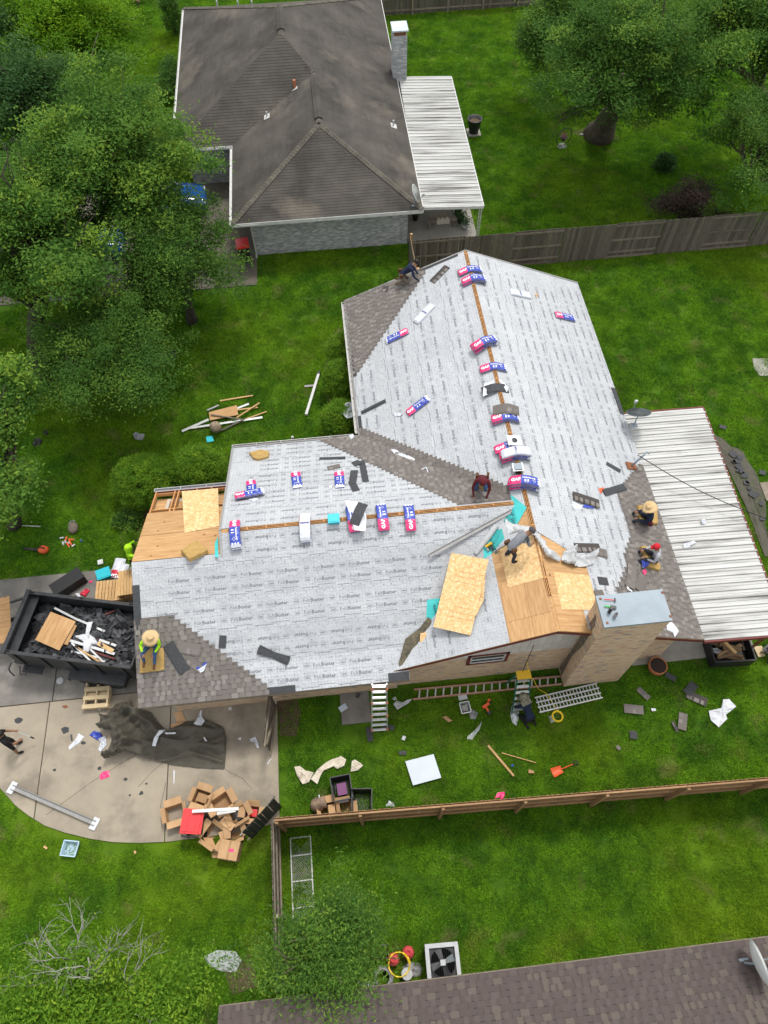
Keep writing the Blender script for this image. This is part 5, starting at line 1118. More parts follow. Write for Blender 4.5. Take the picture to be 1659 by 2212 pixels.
for k, (pts, m, lab) in enumerate((([q1(345,940),q1(398,935),q1(385,952),q1(355,958)], M_WHITEB, "small white wrapper scrap next to the diagonal bundle"), ([q1(100,1060),q1(125,1050),q1(130,1068),q1(115,1080)], M_CLOTHW, "crumpled white paper at the gutter corner of the valley"), ([q1(318,1128),q1(345,1130),q1(465,1190),q1(455,1200),q1(350,1160)], M_WHITEB, "long white wrapper lying on the valley shingles"), ([q2(1100,372),q2(1122,360),q2(1118,382),q2(1105,388)], M_WHITEB, "white wrapper flap beside a bundle on the garage north slope"),
    ([q2(1190,460),q2(1290,465),q2(1305,560),q2(1300,625),q2(1240,620)], M_WHITEB, "torn white wrapper spread over bundles on the garage ridge"), ([q2(660,440),q2(705,432),q2(720,440),q2(690,458)], M_WHITEB, "white wrapper tongue under the crossed bundle"), ([q1(1115,290),q1(1128,285),q1(1122,312),q1(1118,315)], M_CARD, "scrap of brown paper by the white pack on east felt"))):
    crumple("wrapper_scrap", lab, "wrapper", RG if k == 4 else roof_of(*pts[0]), pts, .05, m, 20+k, z0=.17 if k == 4 else .03)
strip(q2(1285,475), q2(1235,590), .3, M_BLACKF, "black shingles sliding out of the torn wrapper on the garage ridge", pl=RG, h=.26, n=2, bend=.3, th=.012)
# boxes, tubs, tools
def tub(name, label, cat, M, w, d, h, m, lid=None, inner=None, taper=.85, rim=True):
    t = thing(name, label, cat, M); mb = MB(); a, b = w/2, d/2; k = taper; th = .012
    O = [(-a*k,-b*k,0),(a*k,-b*k,0),(a*k,b*k,0),(-a*k,b*k,0),(-a,-b,h),(a,-b,h),(a,b,h),(-a,b,h)]
    I = [(x*(1-th/abs(x)) if x else 0, y*(1-th/abs(y)) if y else 0, z if z else th) for x, y, z in O]
    mb.add(O+I, [(3,2,1,0),(0,1,5,4),(1,2,6,5),(2,3,7,6),(3,0,4,7),(8,9,10,11),(12,13,9,8),(13,14,10,9),(14,15,11,10),(15,12,8,11),(4,5,13,12),(5,6,14,13),(6,7,15,14),(7,4,12,15)])
    mb.obj("tub_body", m, t)
    if rim:
        rm = MB()
        for p, q in ((4,5),(5,6),(6,7),(7,4)): rm.bar(Vector(O[p])*1.0, Vector(O[q])*1.0, .03, .02)
        rm.obj("rim", m, t)
    if lid: MB().box((0,0,h+.012),(w+.03,d+.03,.025)).box((0,0,h+.03),(w-.06,d-.06,.02)).obj("lid", lid, t)
    return t
tub("plastic_tub", "teal lidded tub on the garage ridge beside the white torn bundle", "tub", frame(RG.hit(*q2(1127,555)), (1,0,0), (0,0,1)), .34, .30, .16, M_TEAL, M_TEAL)
tub("clear_tub", "clear square tub standing on the valley shingles", "tub", spot(PW, *q1(522,1274), .1, .03), .28, .27, .2, M_POLYW)
M_G = frame(RL.hit(*q1(1018,1245)), (1,0,0), (0,0,1)); t = thing("vent_hood", "grey metal box vent standing on the ridge south of the white topped stack", "vent", M_G)
MB().box((0,0,.08),(.34,.3,.2)).obj("vent_body", M_ALU, t); MB().box((0,0,.2),(.27,.24,.05)).obj("vent_top", M_GALV, t); MB().box((0,-.16,.08),(.2,.02,.08)).obj("vent_mouth", M_DARKV, t)
t = thing("flat_pack", "white flat pack with round black disc on a ridge bundle", "pack", frame(RL.hit(*q1(998,1102))+Vector((0,0,.16)), (1,.0,-.2), (.2,0,1)))
MB().box((0,0,.015),(.5,.4,.03)).obj("sleeve", M_WHITEB, t); MB().lathe([(.09,.03),(.09,.05),(.05,.065),(0,.07)], 16).obj("disc", M_BLACKP, t)
def foam(label, pl, pts, th, h=.02, seed=1):
    P = [pl.hit(*q) for q in pts]; o = sum(P, Vector())/len(P); F = frame(o+pl.n*h, P[1]-P[0], pl.n); iF = F.inverted(); L = [tuple(iF @ (p+pl.n*h))[:2] for p in P]; r = random.Random(seed); ol = []
    for i in range(len(L)):
        for j in range(4): f = j/4; a, b = L[i], L[(i+1) % len(L)]; ol.append((a[0]+(b[0]-a[0])*f+r.uniform(-.012,.012), a[1]+(b[1]-a[1])*f+r.uniform(-.012,.012)))
    n = len(ol); mb = MB(); vs = [(x,y,0) for x, y in ol]+[(x*1.0,y*1.0,th*.8) for x, y in ol]+[(x*.93,y*.93,th) for x, y in ol]+[(0,0,th*1.04)]
    fs = [tuple(range(n-1,-1,-1))]
    for i in range(n): k = (i+1) % n; fs += [(i,k,n+k,n+i),(n+i,n+k,2*n+k,2*n+i),(2*n+i,2*n+k,3*n)]
    solo("foam_pad", mb.add(vs, fs), M_FOAM, label, "foam pad", F)
foam("torn brown foam pad on the garage north slope by the eave", PN, [q2(668,195),q2(730,178),q2(775,188),q2(772,215),q2(715,230),q2(690,225)], .1)
foam("thick foam cushion lying where the plywood porch roof meets the felt", PL, [q2(300,735),q2(385,680),q2(447,735),q2(345,785)], .14, .05)
foam("square foam pad under the seated worker in lime", PS, [q2(82,1245),q2(203,1243),q2(207,1365),q2(75,1382)], .07, .035)
foam("foam cushion under the worker in straw hat on the east slope", PE, [q4(585,860),q4(720,850),q4(735,1000),q4(600,985)], .12, .03)
foam("foam cushion under the worker in red cap", PE, [q4(605,1170),q4(650,1165),q4(752,1320),q4(745,1350),q4(660,1320)], .12, .03)
foam("foam knee pad beneath the worker in maroon", PW, [q1(785,1340),q1(870,1320),q1(882,1355),q1(800,1375)], .07, .03)
# strand board, spare sheet
def board(label, pts, pl, m, th, h, name="strand_board_sheet", cat="board"):
    P = [pl.hit(*q) for q in pts]; o = sum(P, Vector())/4; F = frame(o+pl.n*h, P[1]-P[0], pl.n); iF = F.inverted(); o = solo(name, MB().prism([tuple(iF @ (p+pl.n*h))[:2] for p in P], 0, th), m, label, cat, F)
    if "sheet" in name:                       # stamped layout lines
        Lq = [Vector((*tuple(iF @ (p+pl.n*h))[:2], th+.002)) for p in P]; mb = MB(); e = lambda u, v: Lq[0].lerp(Lq[1], u).lerp(Lq[3].lerp(Lq[2], u), v)
        for v in (.22,.29,.36,.68,.75,.82): mb.bar(e(.3,v), e(.97,v), .012, .002)
        for u in (.42,.6,.8): mb.bar(e(u,.05), e(u,.88), .008, .002)
        mb.obj("stamped_lines", M_RAFT, o, kind="stuff")
PX = Plane((-S*.45,-S*.6,1), PS.hit(*q3(360,900)))
for _k in range(60):                          # raise the sheet until every corner clears both slopes
    _c = [PX.hit(*q3(*q)) for q in ((295,628),(538,672),(420,1165),(178,1110))]
    if all(p.z > max(PW.z(p.x, p.y), PS.z(p.x, p.y))-.0 for p in _c): break
    PX.p.z += .02
board("full strand board sheet lying over the felted valley", [q3(295,628),q3(538,672),q3(420,1165),q3(178,1110)], PX, M_OSB, .014, .05)
board("second strand board sheet showing under the full one in the valley", [q3(330,680),q3(520,720),q3(505,935),q3(455,1040)], PX, M_OSB, .014, .02)
def bar_on(name, label, cat, a, b, wd, th, m, pl=None, h=.02, group=None):
    p = pl or roof_of(*a); M, L = lay(p, a, b, h+th/2); return solo(name, MB().box((0,0,0),(L,wd,th)), m, label, cat, M, group)
_A, _B = PS.hit(*q3(150,660)), PW.hit(*q3(690,358)); _F = frame((_A+_B)/2+Vector((0,0,.12)), _B-_A, (0,-.25,1)); solo("metal_edge", MB().box((0,0,0),((_B-_A).length,.11,.02)).box((0,.05,.03),((_B-_A).length,.01,.05)), M_GREYM, "long grey metal drip edge spanning felt and teal membrane", "metal edge", _F)
# teal membrane in the valley with dark print
def membrane(label, pl, pts, txt, h=.016):
    P = [pl.hit(*q) for q in pts]; o = sum(P, Vector())/len(P); F = frame(o+pl.n*h, P[1]-P[0], pl.n); iF = F.inverted(); L = [tuple(iF @ (p+pl.n*h))[:2] for p in P]
    t = thing("membrane_sheet", label, "membrane", F); MB().prism(L, 0, .004).obj("sheet", M_STORM, t); mb = MB()
    for (g_, x, y, rot) in txt:
        c, s = math.cos(rot), math.sin(rot); mb.add([(x+c*a-s*b, y+s*a+c*b, .007) for a, b in g_[0]], g_[1])
    if mb.f: mb.obj("lettering", M_STINK, t, kind="stuff")
membrane("teal membrane patch reaching over the main ridge by the tall bundle stack", PW, [q3(600,268),q3(690,250),q3(788,330),q3(725,440),q3(640,430),q3(608,330)], [(T_GAFB,-.05,.0,-1.3),(T_STORM,.0,-.35,-1.2),(T_GUARD,-.2,-.4,-1.2)])
membrane("teal membrane strip under the felt roll in the valley", PW, [q3(497,492),q3(625,470),q3(642,535),q3(560,630),q3(508,665)], [(T_STORM,-.3,.1,-1.2),(T_GUARD,-.1,.0,-1.2)])
membrane("small teal membrane patch showing left of the strand board sheet", PS, [q3(135,932),q3(218,920),q3(195,1065),q3(130,1050)], [(T_STORM,.12,-.30,1.57),(T_GUARD,.3,-.28,1.57)])
membrane("sliver of teal membrane at the step between the garage roofs", PL, [q2(478,680),q2(496,640),q2(498,755),q2(480,752)], [])
cloth("grey_sheet", "crumpled pale grey felt pile on the east side of the ridge", "felt sheet", PE, [q3(1005,690),q3(1020,620),q3(1075,600),q3(1130,650),q3(1215,630),q3(1210,705),q3(1160,722),q3(1090,720),q3(1040,705)], M_LGREY, folds(.38,1.5,1.5,3,.6), .035)
cloth("grey_sheet", "long pulled back flap of felt crossing the ridge by the bending worker", "felt sheet", PE, [q3(632,412),q3(690,450),q3(800,465),q3(850,500),q3(905,620),q3(1000,670),q3(990,690),q3(900,665),q3(845,560),q3(800,505),q3(720,500),q3(655,525),q3(640,515)], M_LGREY, folds(.22,.7,2.2,5,-.7), .035, z0=.07)
_A, _B = PW.hit(*q3(585,458)), PW.hit(*q3(450,640)); solo("felt_roll", MB().tube([_A+Vector((0,0,.12)), (_A+_B)/2+Vector((0,0,.10)), _B+Vector((0,0,.08))], [.09,.1,.07], 12), M_LGREY, "loose roll of pale felt beside the nail gun", "felt roll", smooth=False)
crumple("dark_sheet", "torn dark underlayment sheet lying at the front valley edge", "felt sheet", PS, [q2(1640,1075),q2(1658,1095),q2(1658,1180),q2(1600,1260),q2(1540,1330),q2(1490,1368),q2(1478,1330),q2(1515,1195),q2(1590,1140)], .05, mat("dark torn felt", (.06,.055,.042), (.14,.12,.075), scale=6, rough=.85), 33, freq=4, z0=.05)
board("small wood offcut on the torn dark sheet", [q2(1596,1165),q2(1628,1160),q2(1625,1210),q2(1592,1212)], PS, M_OSB, .03, .09, "wood_offcut", "wood piece")
t = thing("nail_gun", "yellow nail gun lying on the teal membrane", "nail gun", spot(PW, *q3(545,582), .3, .03)); MB().box((0,0,.06),(.24,.07,.1)).obj("gun_body", M_YELTOOL, t); MB().bar((.02,-.04,.06),(.02,-.2,.04),.05,.05).obj("handle", M_BLACKP, t); MB().box((-.1,-.07,.04),(.05,.18,.05)).obj("magazine", M_GREYM, t)
# on the chimney cap
ct = cz+.05
t = thing("claw_hammer", "claw hammer with red handle lying on the chimney cap", "hammer", ground_at(6.95,7.32,-.2,ct)); MB().tube([(-.17,0,.02),(.1,0,.02)], .014, 8).obj("handle", M_REDP, t); MB().box((.13,0,.03),(.035,.12,.035)).obj("head", M_BLACKP, t)
t = thing("cutter_tool", "green handled cutter beside the bottles on the chimney cap", "cutter", ground_at(6.88,7.12,-.3,ct)); MB().box((-.06,0,.012),(.16,.03,.022)).obj("handle", mat("green grip", (.02,.4,.04), rough=.5), t); MB().box((.1,0,.02),(.16,.09,.04)).obj("blade_head", M_BLACKP, t)
for k, (x, y, m, lab) in enumerate(((6.84,6.98,M_BLACKP,"black bottle lying beside the grey bottle on the chimney cap"), (6.95,6.83,M_GREYP,"grey metal bottle standing on the chimney cap corner"))):
    t = thing("drink_bottle", lab, "bottle", ground_at(x, y, 0, ct-.02)); MB().lathe([(.05,0),(.052,.17),(.03,.21)], 12).obj("bottle_body", m, t); MB().lathe([(.032,.205),(.032,.25),(0,.252)], 12).obj("cap", M_BLACKP, t)
# mast base, dish, cables on the east edge
def dish(name, label, M, r, m, tilt, yaw, arm=.55):
    t = thing(name, label, "satellite dish", M); R = Matrix.Rotation(yaw, 4, 'Z') @ Matrix.Rotation(tilt, 4, 'X'); c = Vector((0,0,.62))
    mb = MB(); pr = [(r*i/6, .22*r*(i/6)**2) for i in range(7)]; mb.lathe(pr, 24, sx=1, sy=1.1); mb.lathe([(q[0], q[1]-.012) for q in pr][::-1], 24, sx=1, sy=1.1)
    d = mb.obj("reflector", m, t, Matrix.Translation(c) @ R, smooth=True); MB().lathe([(r,.22*r),(r+.012,.22*r-.006)], 24, sy=1.1).obj("reflector_rim", m, d)
    MB().tube([(0,0,0),(0,0,.5),(0,.02,.6)], .025, 8).obj("mast", M_GALV, t); MB().box((0,0,.01),(.24,.2,.02)).obj("foot_plate", M_GALV, t)
    e = (Matrix.Translation(c) @ R) @ Vector((0,-r*.6,r*1.0)); s = (Matrix.Translation(c) @ R) @ Vector((0,-r,.05)); MB().tube([s, (s+e)/2+Vector((0,0,-.05)), e], .016, 6).obj("arm", M_GALV, t); MB().box(e, (.1,.07,.12)).obj("receiver", M_LGREY, t)
    return t
dish("satellite_dish", "grey dish seen from behind at the edge where felt meets the white patio cover", Matrix.Translation(G(1369,918,2.75)), .42, M_DISHG, math.radians(32), math.radians(185))
dish("satellite_dish", "small pale dish on the corner of the dark hip roof", Matrix.Translation(G(895,443,2.5)), .36, M_DISHW, math.radians(62), math.radians(75))
dish("satellite_dish", "large pale dish on the reddish brown roof", Matrix.Translation(PB.hit(1608,2080)), .5, M_DISHW, math.radians(78), math.radians(95))
t = thing("pipe_mast", "bent grey pipe mast on a rusty plate at the edge of the east felt", "mast", spot(PE, *q3(1465,62), 0, .02)); MB().box((0,0,.02),(.42,.3,.03)).obj("rusty_plate", M_RUST, t); MB().tube([(0,0,.02),(.06,.05,.5),(.16,.14,.75),(.26,.1,.72)], .035, 8).obj("pipe", M_GALV, t, smooth=True)
def cable(name, label, pts, r, m, cat="cable"): solo(name, MB().tube(pts, r, 5), m, label, cat)
def sag(a, b, d, n=10): return [a.lerp(b, i/n)-Vector((0,0,d*math.sin(math.pi*i/n))) for i in range(n+1)]
_m = PE.hit(*q3(1480,50))+Vector((0,0,.6))
cable("overhead_cable", "twin black cable hanging from the pipe mast across the white patio cover", sag(_m, G(1659,1122,3.0), .25)+[G(1720,1150,3.1)], .016, M_CABLE)
cable("power_cord", "black cord hanging down the gable wall to the green step ladder", [Vector((5.0,6.86,3.9)),Vector((5.0,6.8,2.4)),Vector((4.98,6.75,1.4)),Vector((5.0,6.6,.8)),Vector((5.05,6.4,.05))], .012, M_CABLE)
# ================================================================== people
SKIN = mat("warm skin", (.30,.155,.09), rough=.55); SKIND = mat("tanned skin", (.22,.11,.065), rough=.55)
def cl(n, c): return mat(n, c, tuple(x*.75 for x in c), scale=8, rough=.9, bump=.3, bscale=14)
C_LIME, C_NAVY, C_MAROON, C_GREY, C_BLACK, C_JEAN, C_DJEAN, C_BOOT, C_TANP, C_WHITEG = cl("lime shirt", (.42,.80,.02)), cl("navy shirt", (.012,.02,.05)), cl("maroon hoodie", (.10,.012,.018)), cl("grey shirt", (.24,.25,.27)), cl("black clothes", (.012,.012,.013)), cl("blue jeans", (.04,.09,.20)), cl("dark trousers", (.03,.035,.05)), cl("brown boots", (.10,.045,.02)), cl("tan trousers", (.16,.13,.10)), cl("pale grey shirt", (.42,.43,.46))
C_STRAW = mat("straw hat", (.55,.40,.22), (.45,.31,.15), scale=30, rough=.9); C_RED = cl("red cap", (.50,.02,.03)); C_CAMO = mat("camouflage cloth", (.10,.11,.07), (.20,.18,.13), scale=14, rough=.9, lo=.45, hi=.55); C_HAIR = mat("dark hair", (.012,.010,.009), rough=.6); C_DGREY = cl("dark grey cap", (.07,.07,.075))
POSE = {
 'kneel': dict(pel=(0,-.16,.42), sp=(0,.02,.56), ch=(0,.2,.74), nk=(0,.33,.86), hd=(0,.43,.97), sh=.19, el=((-.27,.36,.5),(.27,.36,.5)), wr=((-.20,.56,.24),(.2,.56,.24)), hip=.11, kn=((-.17,.2,.07),(.17,.2,.07)), an=((-.14,-.27,.08),(.14,-.27,.08)), toe=((-.14,-.40,.05),(.14,-.40,.05))),
 'sit': dict(pel=(0,0,.13), sp=(0,0,.32), ch=(0,.06,.53), nk=(0,.13,.69), hd=(0,.18,.82), sh=.19, el=((-.29,.14,.36),(.29,.14,.36)), wr=((-.18,.38,.34),(.18,.38,.34)), hip=.11, kn=((-.19,.42,.33),(.19,.42,.33)), an=((-.15,.62,.06),(.17,.56,.06)), toe=((-.15,.80,.03),(.17,.74,.03))),
 'bend': dict(pel=(0,-.12,.90), sp=(0,.02,1.05), ch=(0,.2,1.2), nk=(0,.36,1.3), hd=(0,.46,1.36), sh=.19, el=((-.25,.36,.98),(.25,.36,.98)), wr=((-.14,.50,.78),(.16,.55,.80)), hip=.1, kn=((-.13,.06,.48),(.14,.02,.48)), an=((-.15,-.08,.08),(.16,-.02,.08)), toe=((-.17,.12,.04),(.19,.18,.04))),
 'stand': dict(pel=(0,0,.95), sp=(0,.0,1.13), ch=(0,.05,1.33), nk=(0,.09,1.48), hd=(0,.13,1.61), sh=.2, el=((-.28,.12,1.08),(.28,.14,1.08)), wr=((-.2,.34,.98),(.2,.38,1.0)), hip=.1, kn=((-.12,.04,.5),(.14,-.03,.5)), an=((-.13,0,.08),(.16,-.1,.08)), toe=((-.15,.18,.04),(.2,.08,.04)))}
def person(label, M, pose, shirt, pants, boots, skin=SKIN, sleeves=True, shorts=False, gloves=None, hat=None, hat_m=None, extra=None, mod=None, belt=None):
    P = dict(POSE[pose]); P.update(mod or {}); V = []; R = []; E = []; tagv = []
    def v(p, r): V.append(Vector(p)); R.append(r); return len(V)-1
    def e(a, b, k): E.append((a, b)); tagv.append(k); return b
    pel = v(P['pel'], .145); sp = e(pel, v(P['sp'], .13), 'shirt'); ch = e(sp, v(P['ch'], .15), 'shirt'); nk = e(ch, v(P['nk'], .06), 'shirt'); H = Vector(P['hd']); up = (H-Vector(P['nk'])).normalized()
    hb = e(nk, v(H-up*.03, .082), 'skin'); ht = e(hb, v(H+up*.05, .098), 'skin'); e(ht, v(H+up*.13, .062), 'skin')
    fwd = Vector((0,1,0)); fwd = (fwd-up*fwd.dot(up)).normalized(); e(hb, v(H+fwd*.105+up*.005, .018), 'skin')
    for i, s in enumerate((-1, 1)):
        c = Vector(P['ch']); nkv = Vector(P['nk']); shp = c.lerp(nkv, .55)+Vector((s*P['sh'],0,0))
        a = e(ch, v(shp, .075), 'shirt'); b = e(a, v(P['el'][i], .05), 'shirt'); w = e(b, v(P['wr'][i], .034), 'shirt' if sleeves else 'skin')
        d = (Vector(P['wr'][i])-Vector(P['el'][i])).normalized(); hp = Vector(P['wr'][i])+d*.075; h = e(w, v(hp, .034), 'hand'); lat = d.cross(Vector((0,0,1)));  lat = lat.normalized() if lat.length > .1 else Vector((1,0,0)); dn = d.cross(lat).normalized(); dn = dn if dn.z < 0 else -dn
        for k, (o, l) in enumerate(((-.028,.06),(-.009,.072),(.011,.068),(.030,.052))):
            f1 = e(h, v(hp+lat*o*1.2+d*.05, .0095), 'hand'); e(f1, v(hp+lat*o*1.2+d*(.05+l*.6)+dn*l*.45, .008), 'hand')
        th = e(h, v(hp-lat*.045*s+d*.005, .011), 'hand'); e(th, v(hp-lat*.055*s+d*.045+dn*.02, .009), 'hand')
        q = e(pel, v(Vector(P['pel'])+Vector((s*P['hip'],.0,-.04)), .10), 'pants'); k = e(q, v(P['kn'][i], .066), 'pants'); an = e(k, v(P['an'][i], .045), 'skin' if shorts else 'pants'); e(an, v(P['toe'][i], .042), 'boots')
    me = bpy.data.meshes.new("body"); me.from_pydata([tuple(p) for p in V], E, []); ob = bpy.data.objects.new("tmp", me); COL.objects.link(ob)
    sk = ob.modifiers.new("skin", 'SKIN'); sk.use_smooth_shade = True
    for i, r in enumerate(R): me.skin_vertices[0].data[i].radius = (r, r*(.8 if i in (1, 2, 0) else 1)); me.skin_vertices[0].data[i].use_root = (i == 0)
    sub = ob.modifiers.new("sub", 'SUBSURF'); sub.levels = 1; sub.render_levels = 1
    dg = bpy.context.evaluated_depsgraph_get(); body = bpy.data.meshes.new_from_object(ob.evaluated_get(dg)); bpy.data.objects.remove(ob); body.name = "body"
    mats = {'shirt': shirt, 'pants': pants, 'skin': skin, 'boots': boots, 'hand': gloves or skin}; keys = list(mats); body.materials.clear()
    for k in keys: body.materials.append(mats[k])
    for p in body.polygons:
        best = None
        for (a, b), k in zip(E, tagv):
            A, B = V[a], V[b]; d = B-A; f = max(0, min(1, (p.center-A).dot(d)/d.dot(d))); ds = (A+d*f-p.center).length-(R[a]+(R[b]-R[a])*f)
            if best is None or ds < best[0]: best = (ds, k)
        p.material_index = keys.index(best[1]); p.use_smooth = True
    t = thing("person", label, "person", M); o = bpy.data.objects.new("body", body); COL.objects.link(o); o.parent = t
    Hc = H+up*.06; side = up.cross(fwd); F = Matrix((side, fwd, up)).transposed().to_4x4(); F.translation = Hc
    if hat == 'straw':
        hb_ = MB().lathe([(.10,.0),(.17,.012),(.235,-.012),(.242,.0),(.18,.03),(.108,.045),(.10,.12),(.075,.155),(.03,.14),(0,.135)], 24); hb_.v = [(x, y*(1.06 if x*x+y*y > .02 else .9), z+(.9*(x*x-y*y) if x*x+y*y > .02 else -.25*max(0, .06-abs(x))*(z > .1))) for x, y, z in hb_.v]; hb_.obj("straw_hat", hat_m or C_STRAW, t, F, smooth=True)
    elif hat == 'cap':
        MB().lathe([(.113,-.02),(.115,.03),(.09,.085),(.045,.108),(0,.112)], 14).add([(-.08,.08,.0),(.08,.08,.0),(.06,.185,-.02),(-.06,.185,-.02),(-.08,.08,.012),(.08,.08,.012),(.06,.185,-.008),(-.06,.185,-.008)], [(0,3,2,1),(4,5,6,7),(0,1,5,4),(1,2,6,5),(2,3,7,6),(3,0,4,7)]).obj("cap", hat_m, t, F, smooth=True)
    elif hat == 'hood':
        MB().lathe([(.13,-.16),(.135,-.06),(.128,.03),(.095,.10),(.04,.125),(0,.128)], 14, sy=1.08).obj("hood", hat_m, t, F @ Matrix.Translation((0,-.02,0)), smooth=True)
    elif hat == 'bucket': MB().lathe([(.115,.0),(.2,-.05),(.205,-.04),(.12,.03),(.11,.09),(.05,.105),(0,.105)], 18).obj("sun_hat", hat_m, t, F, smooth=True); MB().add([(-.15,-.06,-.04),(.15,-.06,-.04),(.17,-.16,-.25),(-.17,-.16,-.25),(-.16,.05,-.2),(.16,.05,-.2)], [(0,1,2,3),(0,3,4),(1,5,2)]).obj("neck_flap", hat_m, t, F)
    else: MB().lathe([(.112,-.03),(.113,.03),(.088,.085),(.04,.108),(0,.11)], 14, c=(0,-.012,0)).obj("hair", C_HAIR, t, F, smooth=True)
    eyes = MB()
    for s in (-1, 1): eyes.ball((s*.033,.093,-.025), .011, 6, 4)
    eyes.obj("eyes", C_HAIR, t, F); MB().box((0,.094,-.095),(.045,.012,.008)).obj("mouth", cl("lips", (.22,.08,.06)), t, F)
    if belt: MB().box(Vector(P['pel'])+Vector((.17,.02,.03)),(.08,.14,.16)).box(Vector(P['pel'])+Vector((-.17,-.02,.03)),(.08,.16,.18)).obj("tool_belt", belt, t)
    return t
def stand_on(pl, u, v, yaw, h=.02): o = pl.hit(u, v); return Matrix.Translation(o+Vector((0,0,h))) @ Matrix.Rotation(yaw, 4, 'Z')
R_ = math.radians
person("worker in navy shirt kneeling on new shingles at the north west rake", stand_on(PW, *q1(405,225), R_(-95)), 'kneel', C_NAVY, C_TANP, C_BOOT, belt=C_BOOT)
person("worker in maroon hoodie kneeling on the valley shingles with hammer", stand_on(PW, *q1(818,1345), R_(165), .06), 'kneel', C_MAROON, C_JEAN, C_BOOT, hat='hood', hat_m=C_MAROON, belt=C_BOOT)
person("worker in grey shirt and dark cap bending on bare strand board", stand_on(PW, *q3(675,668), R_(-70)), 'bend', C_GREY, C_DJEAN, C_BLACK, SKIND, sleeves=False, hat='cap', hat_m=C_DGREY, belt=C_BOOT)
person("worker in straw hat and dark shirt sitting on the east shingles", stand_on(PE, *q4(665,985), R_(75), .12), 'sit', C_NAVY, C_DJEAN, C_BLACK, hat='straw', belt=C_MAROON)
person("worker in red cap and pale grey shirt sitting with a blue wrapper", stand_on(PE, *q4(715,1270), R_(80), .13), 'sit', C_WHITEG, C_DJEAN, C_BOOT, hat='cap', hat_m=C_RED, sleeves=True)
person("worker in lime shirt and wide straw hat sitting on the garage corner", stand_on(PS, *q5(1015,820), R_(172), .12), 'sit', C_LIME, C_JEAN, C_BOOT, hat='straw', belt=C_BOOT, mod=dict(ch=(-.08,.04,.53), nk=(-.13,.08,.69), hd=(-.16,.1,.83)))
person("worker in lime hooded shirt standing on the ground reaching to the porch roof", Matrix.Translation((-8.15,12.72,.05)) @ Matrix.Rotation(R_(-75), 4, 'Z'), 'stand', C_LIME, C_BLACK, C_BLACK, gloves=C_BLACK, mod=dict(wr=((-.15,.42,1.72),(.2,.5,1.85)), el=((-.3,.22,1.42),(.3,.25,1.45))), hat='hood', hat_m=C_LIME)
person("person in black shirt and shorts holding a long pole on the driveway", Matrix.Translation(tuple(G(*q6(122,372))[:2])+(.05,)) @ Matrix.Rotation(R_(-60), 4, 'Z'), 'stand', C_BLACK, C_BLACK, C_BLACK, SKIND, sleeves=False, shorts=True, mod=dict(wr=((-.1,.35,1.12),(.25,.3,1.0))))
person("worker in dark clothes and camouflage hat crouching by the green step ladder", Matrix.Translation(tuple(G(*q8(252,480))[:2])+(.0,)) @ Matrix.Rotation(R_(20), 4, 'Z'), 'kneel', C_NAVY, C_BLACK, C_BLACK, hat='bucket', hat_m=C_CAMO)
_h = G(*q6(95,270), 1.05); cable("broom_pole", "white pole with black grip held by the person in black", [_h, G(*q6(180,304), .55)], .016, M_WHITET, "pole"); cable("pole_grip", "black grip at the end of the white pole", [G(*q6(178,303), .56), G(*q6(202,313), .43)], .024, M_BLACKP, "pole grip")
crumple("wrapper_sheet", "blue wrapper pulled by the worker in red cap", "wrapper", PE, [q4(600,1270),q4(640,1260),q4(685,1290),q4(650,1320),q4(615,1335)], .2, M_BLUEB, 41, z0=.12); crumple("wrapper_scrap", "pink and white wrapper tail below the worker in red cap", "wrapper", PE, [q4(620,1345),q4(650,1340),q4(655,1360),q4(640,1385)], .05, M_PINKB, 42, z0=.07)
# ================================================================== the dump trailer and its load
TR = ground_at(-9.42, 9.78, R_(-13.5), .05); trailer = thing("dump_trailer", "black steel dump trailer loaded with torn off shingles beside the garage", "trailer", TR)
TL, TW, TF, TH = 4.3, 2.12, .72, 1.72
MB().box((0,0,TF),(TL,TW,.08)).obj("bed_floor", M_BLACKM, trailer)
for s in (-1, 1):
    MB().box((0,s*TW/2,(TF+TH)/2),(TL,.05,TH-TF)).obj("side_wall", M_BLACKM, trailer); MB().box((0,s*TW/2,TH+.03),(TL+.04,.11,.07)).obj("top_rail", M_BLACKM, trailer); MB().box((0,s*(TW/2-.02),TF-.1),(TL+.3,.08,.16)).obj("frame_rail", M_BLACKM, trailer)
    for i in range(5): MB().box((-TL/2+.3+i*.92,s*(TW/2+.05),(TF+TH)/2),(.07,.06,TH-TF)).obj("stake_post", M_BLACKM, trailer)
    for i in range(3): MB().box((-TL/2+.15+i*1.75,s*TW/2,TH+.068),(.12,.06,.006)).obj("stake_pocket", M_DARKV, trailer)
    MB().box((.75,s*(TW/2+.2),.80),(1.95,.36,.03)).box((-.22,s*(TW/2+.2),.68),(.03,.36,.24)).box((1.72,s*(TW/2+.2),.68),(.03,.36,.24)).obj("fender", M_BLACKM, trailer)
    for x in (.32, 1.18):
        w = MB().lathe([(.2,-.11),(.33,-.11),(.37,-.06),(.37,.06),(.33,.11),(.2,.11)], 24).obj("wheel", M_RUBBER, trailer, Matrix.Translation((x, s*(TW/2+.19), .37)) @ Matrix.Rotation(R_(90), 4, 'X'), smooth=False)
        MB().lathe([(.205,-.10),(.19,-.05),(.06,-.03),(.06,-.08),(0,-.08)], 16).lathe([(.205,.10),(.19,.05),(.06,.03),(.06,.08),(0,.08)], 16).obj("rim", M_GREYM, w)
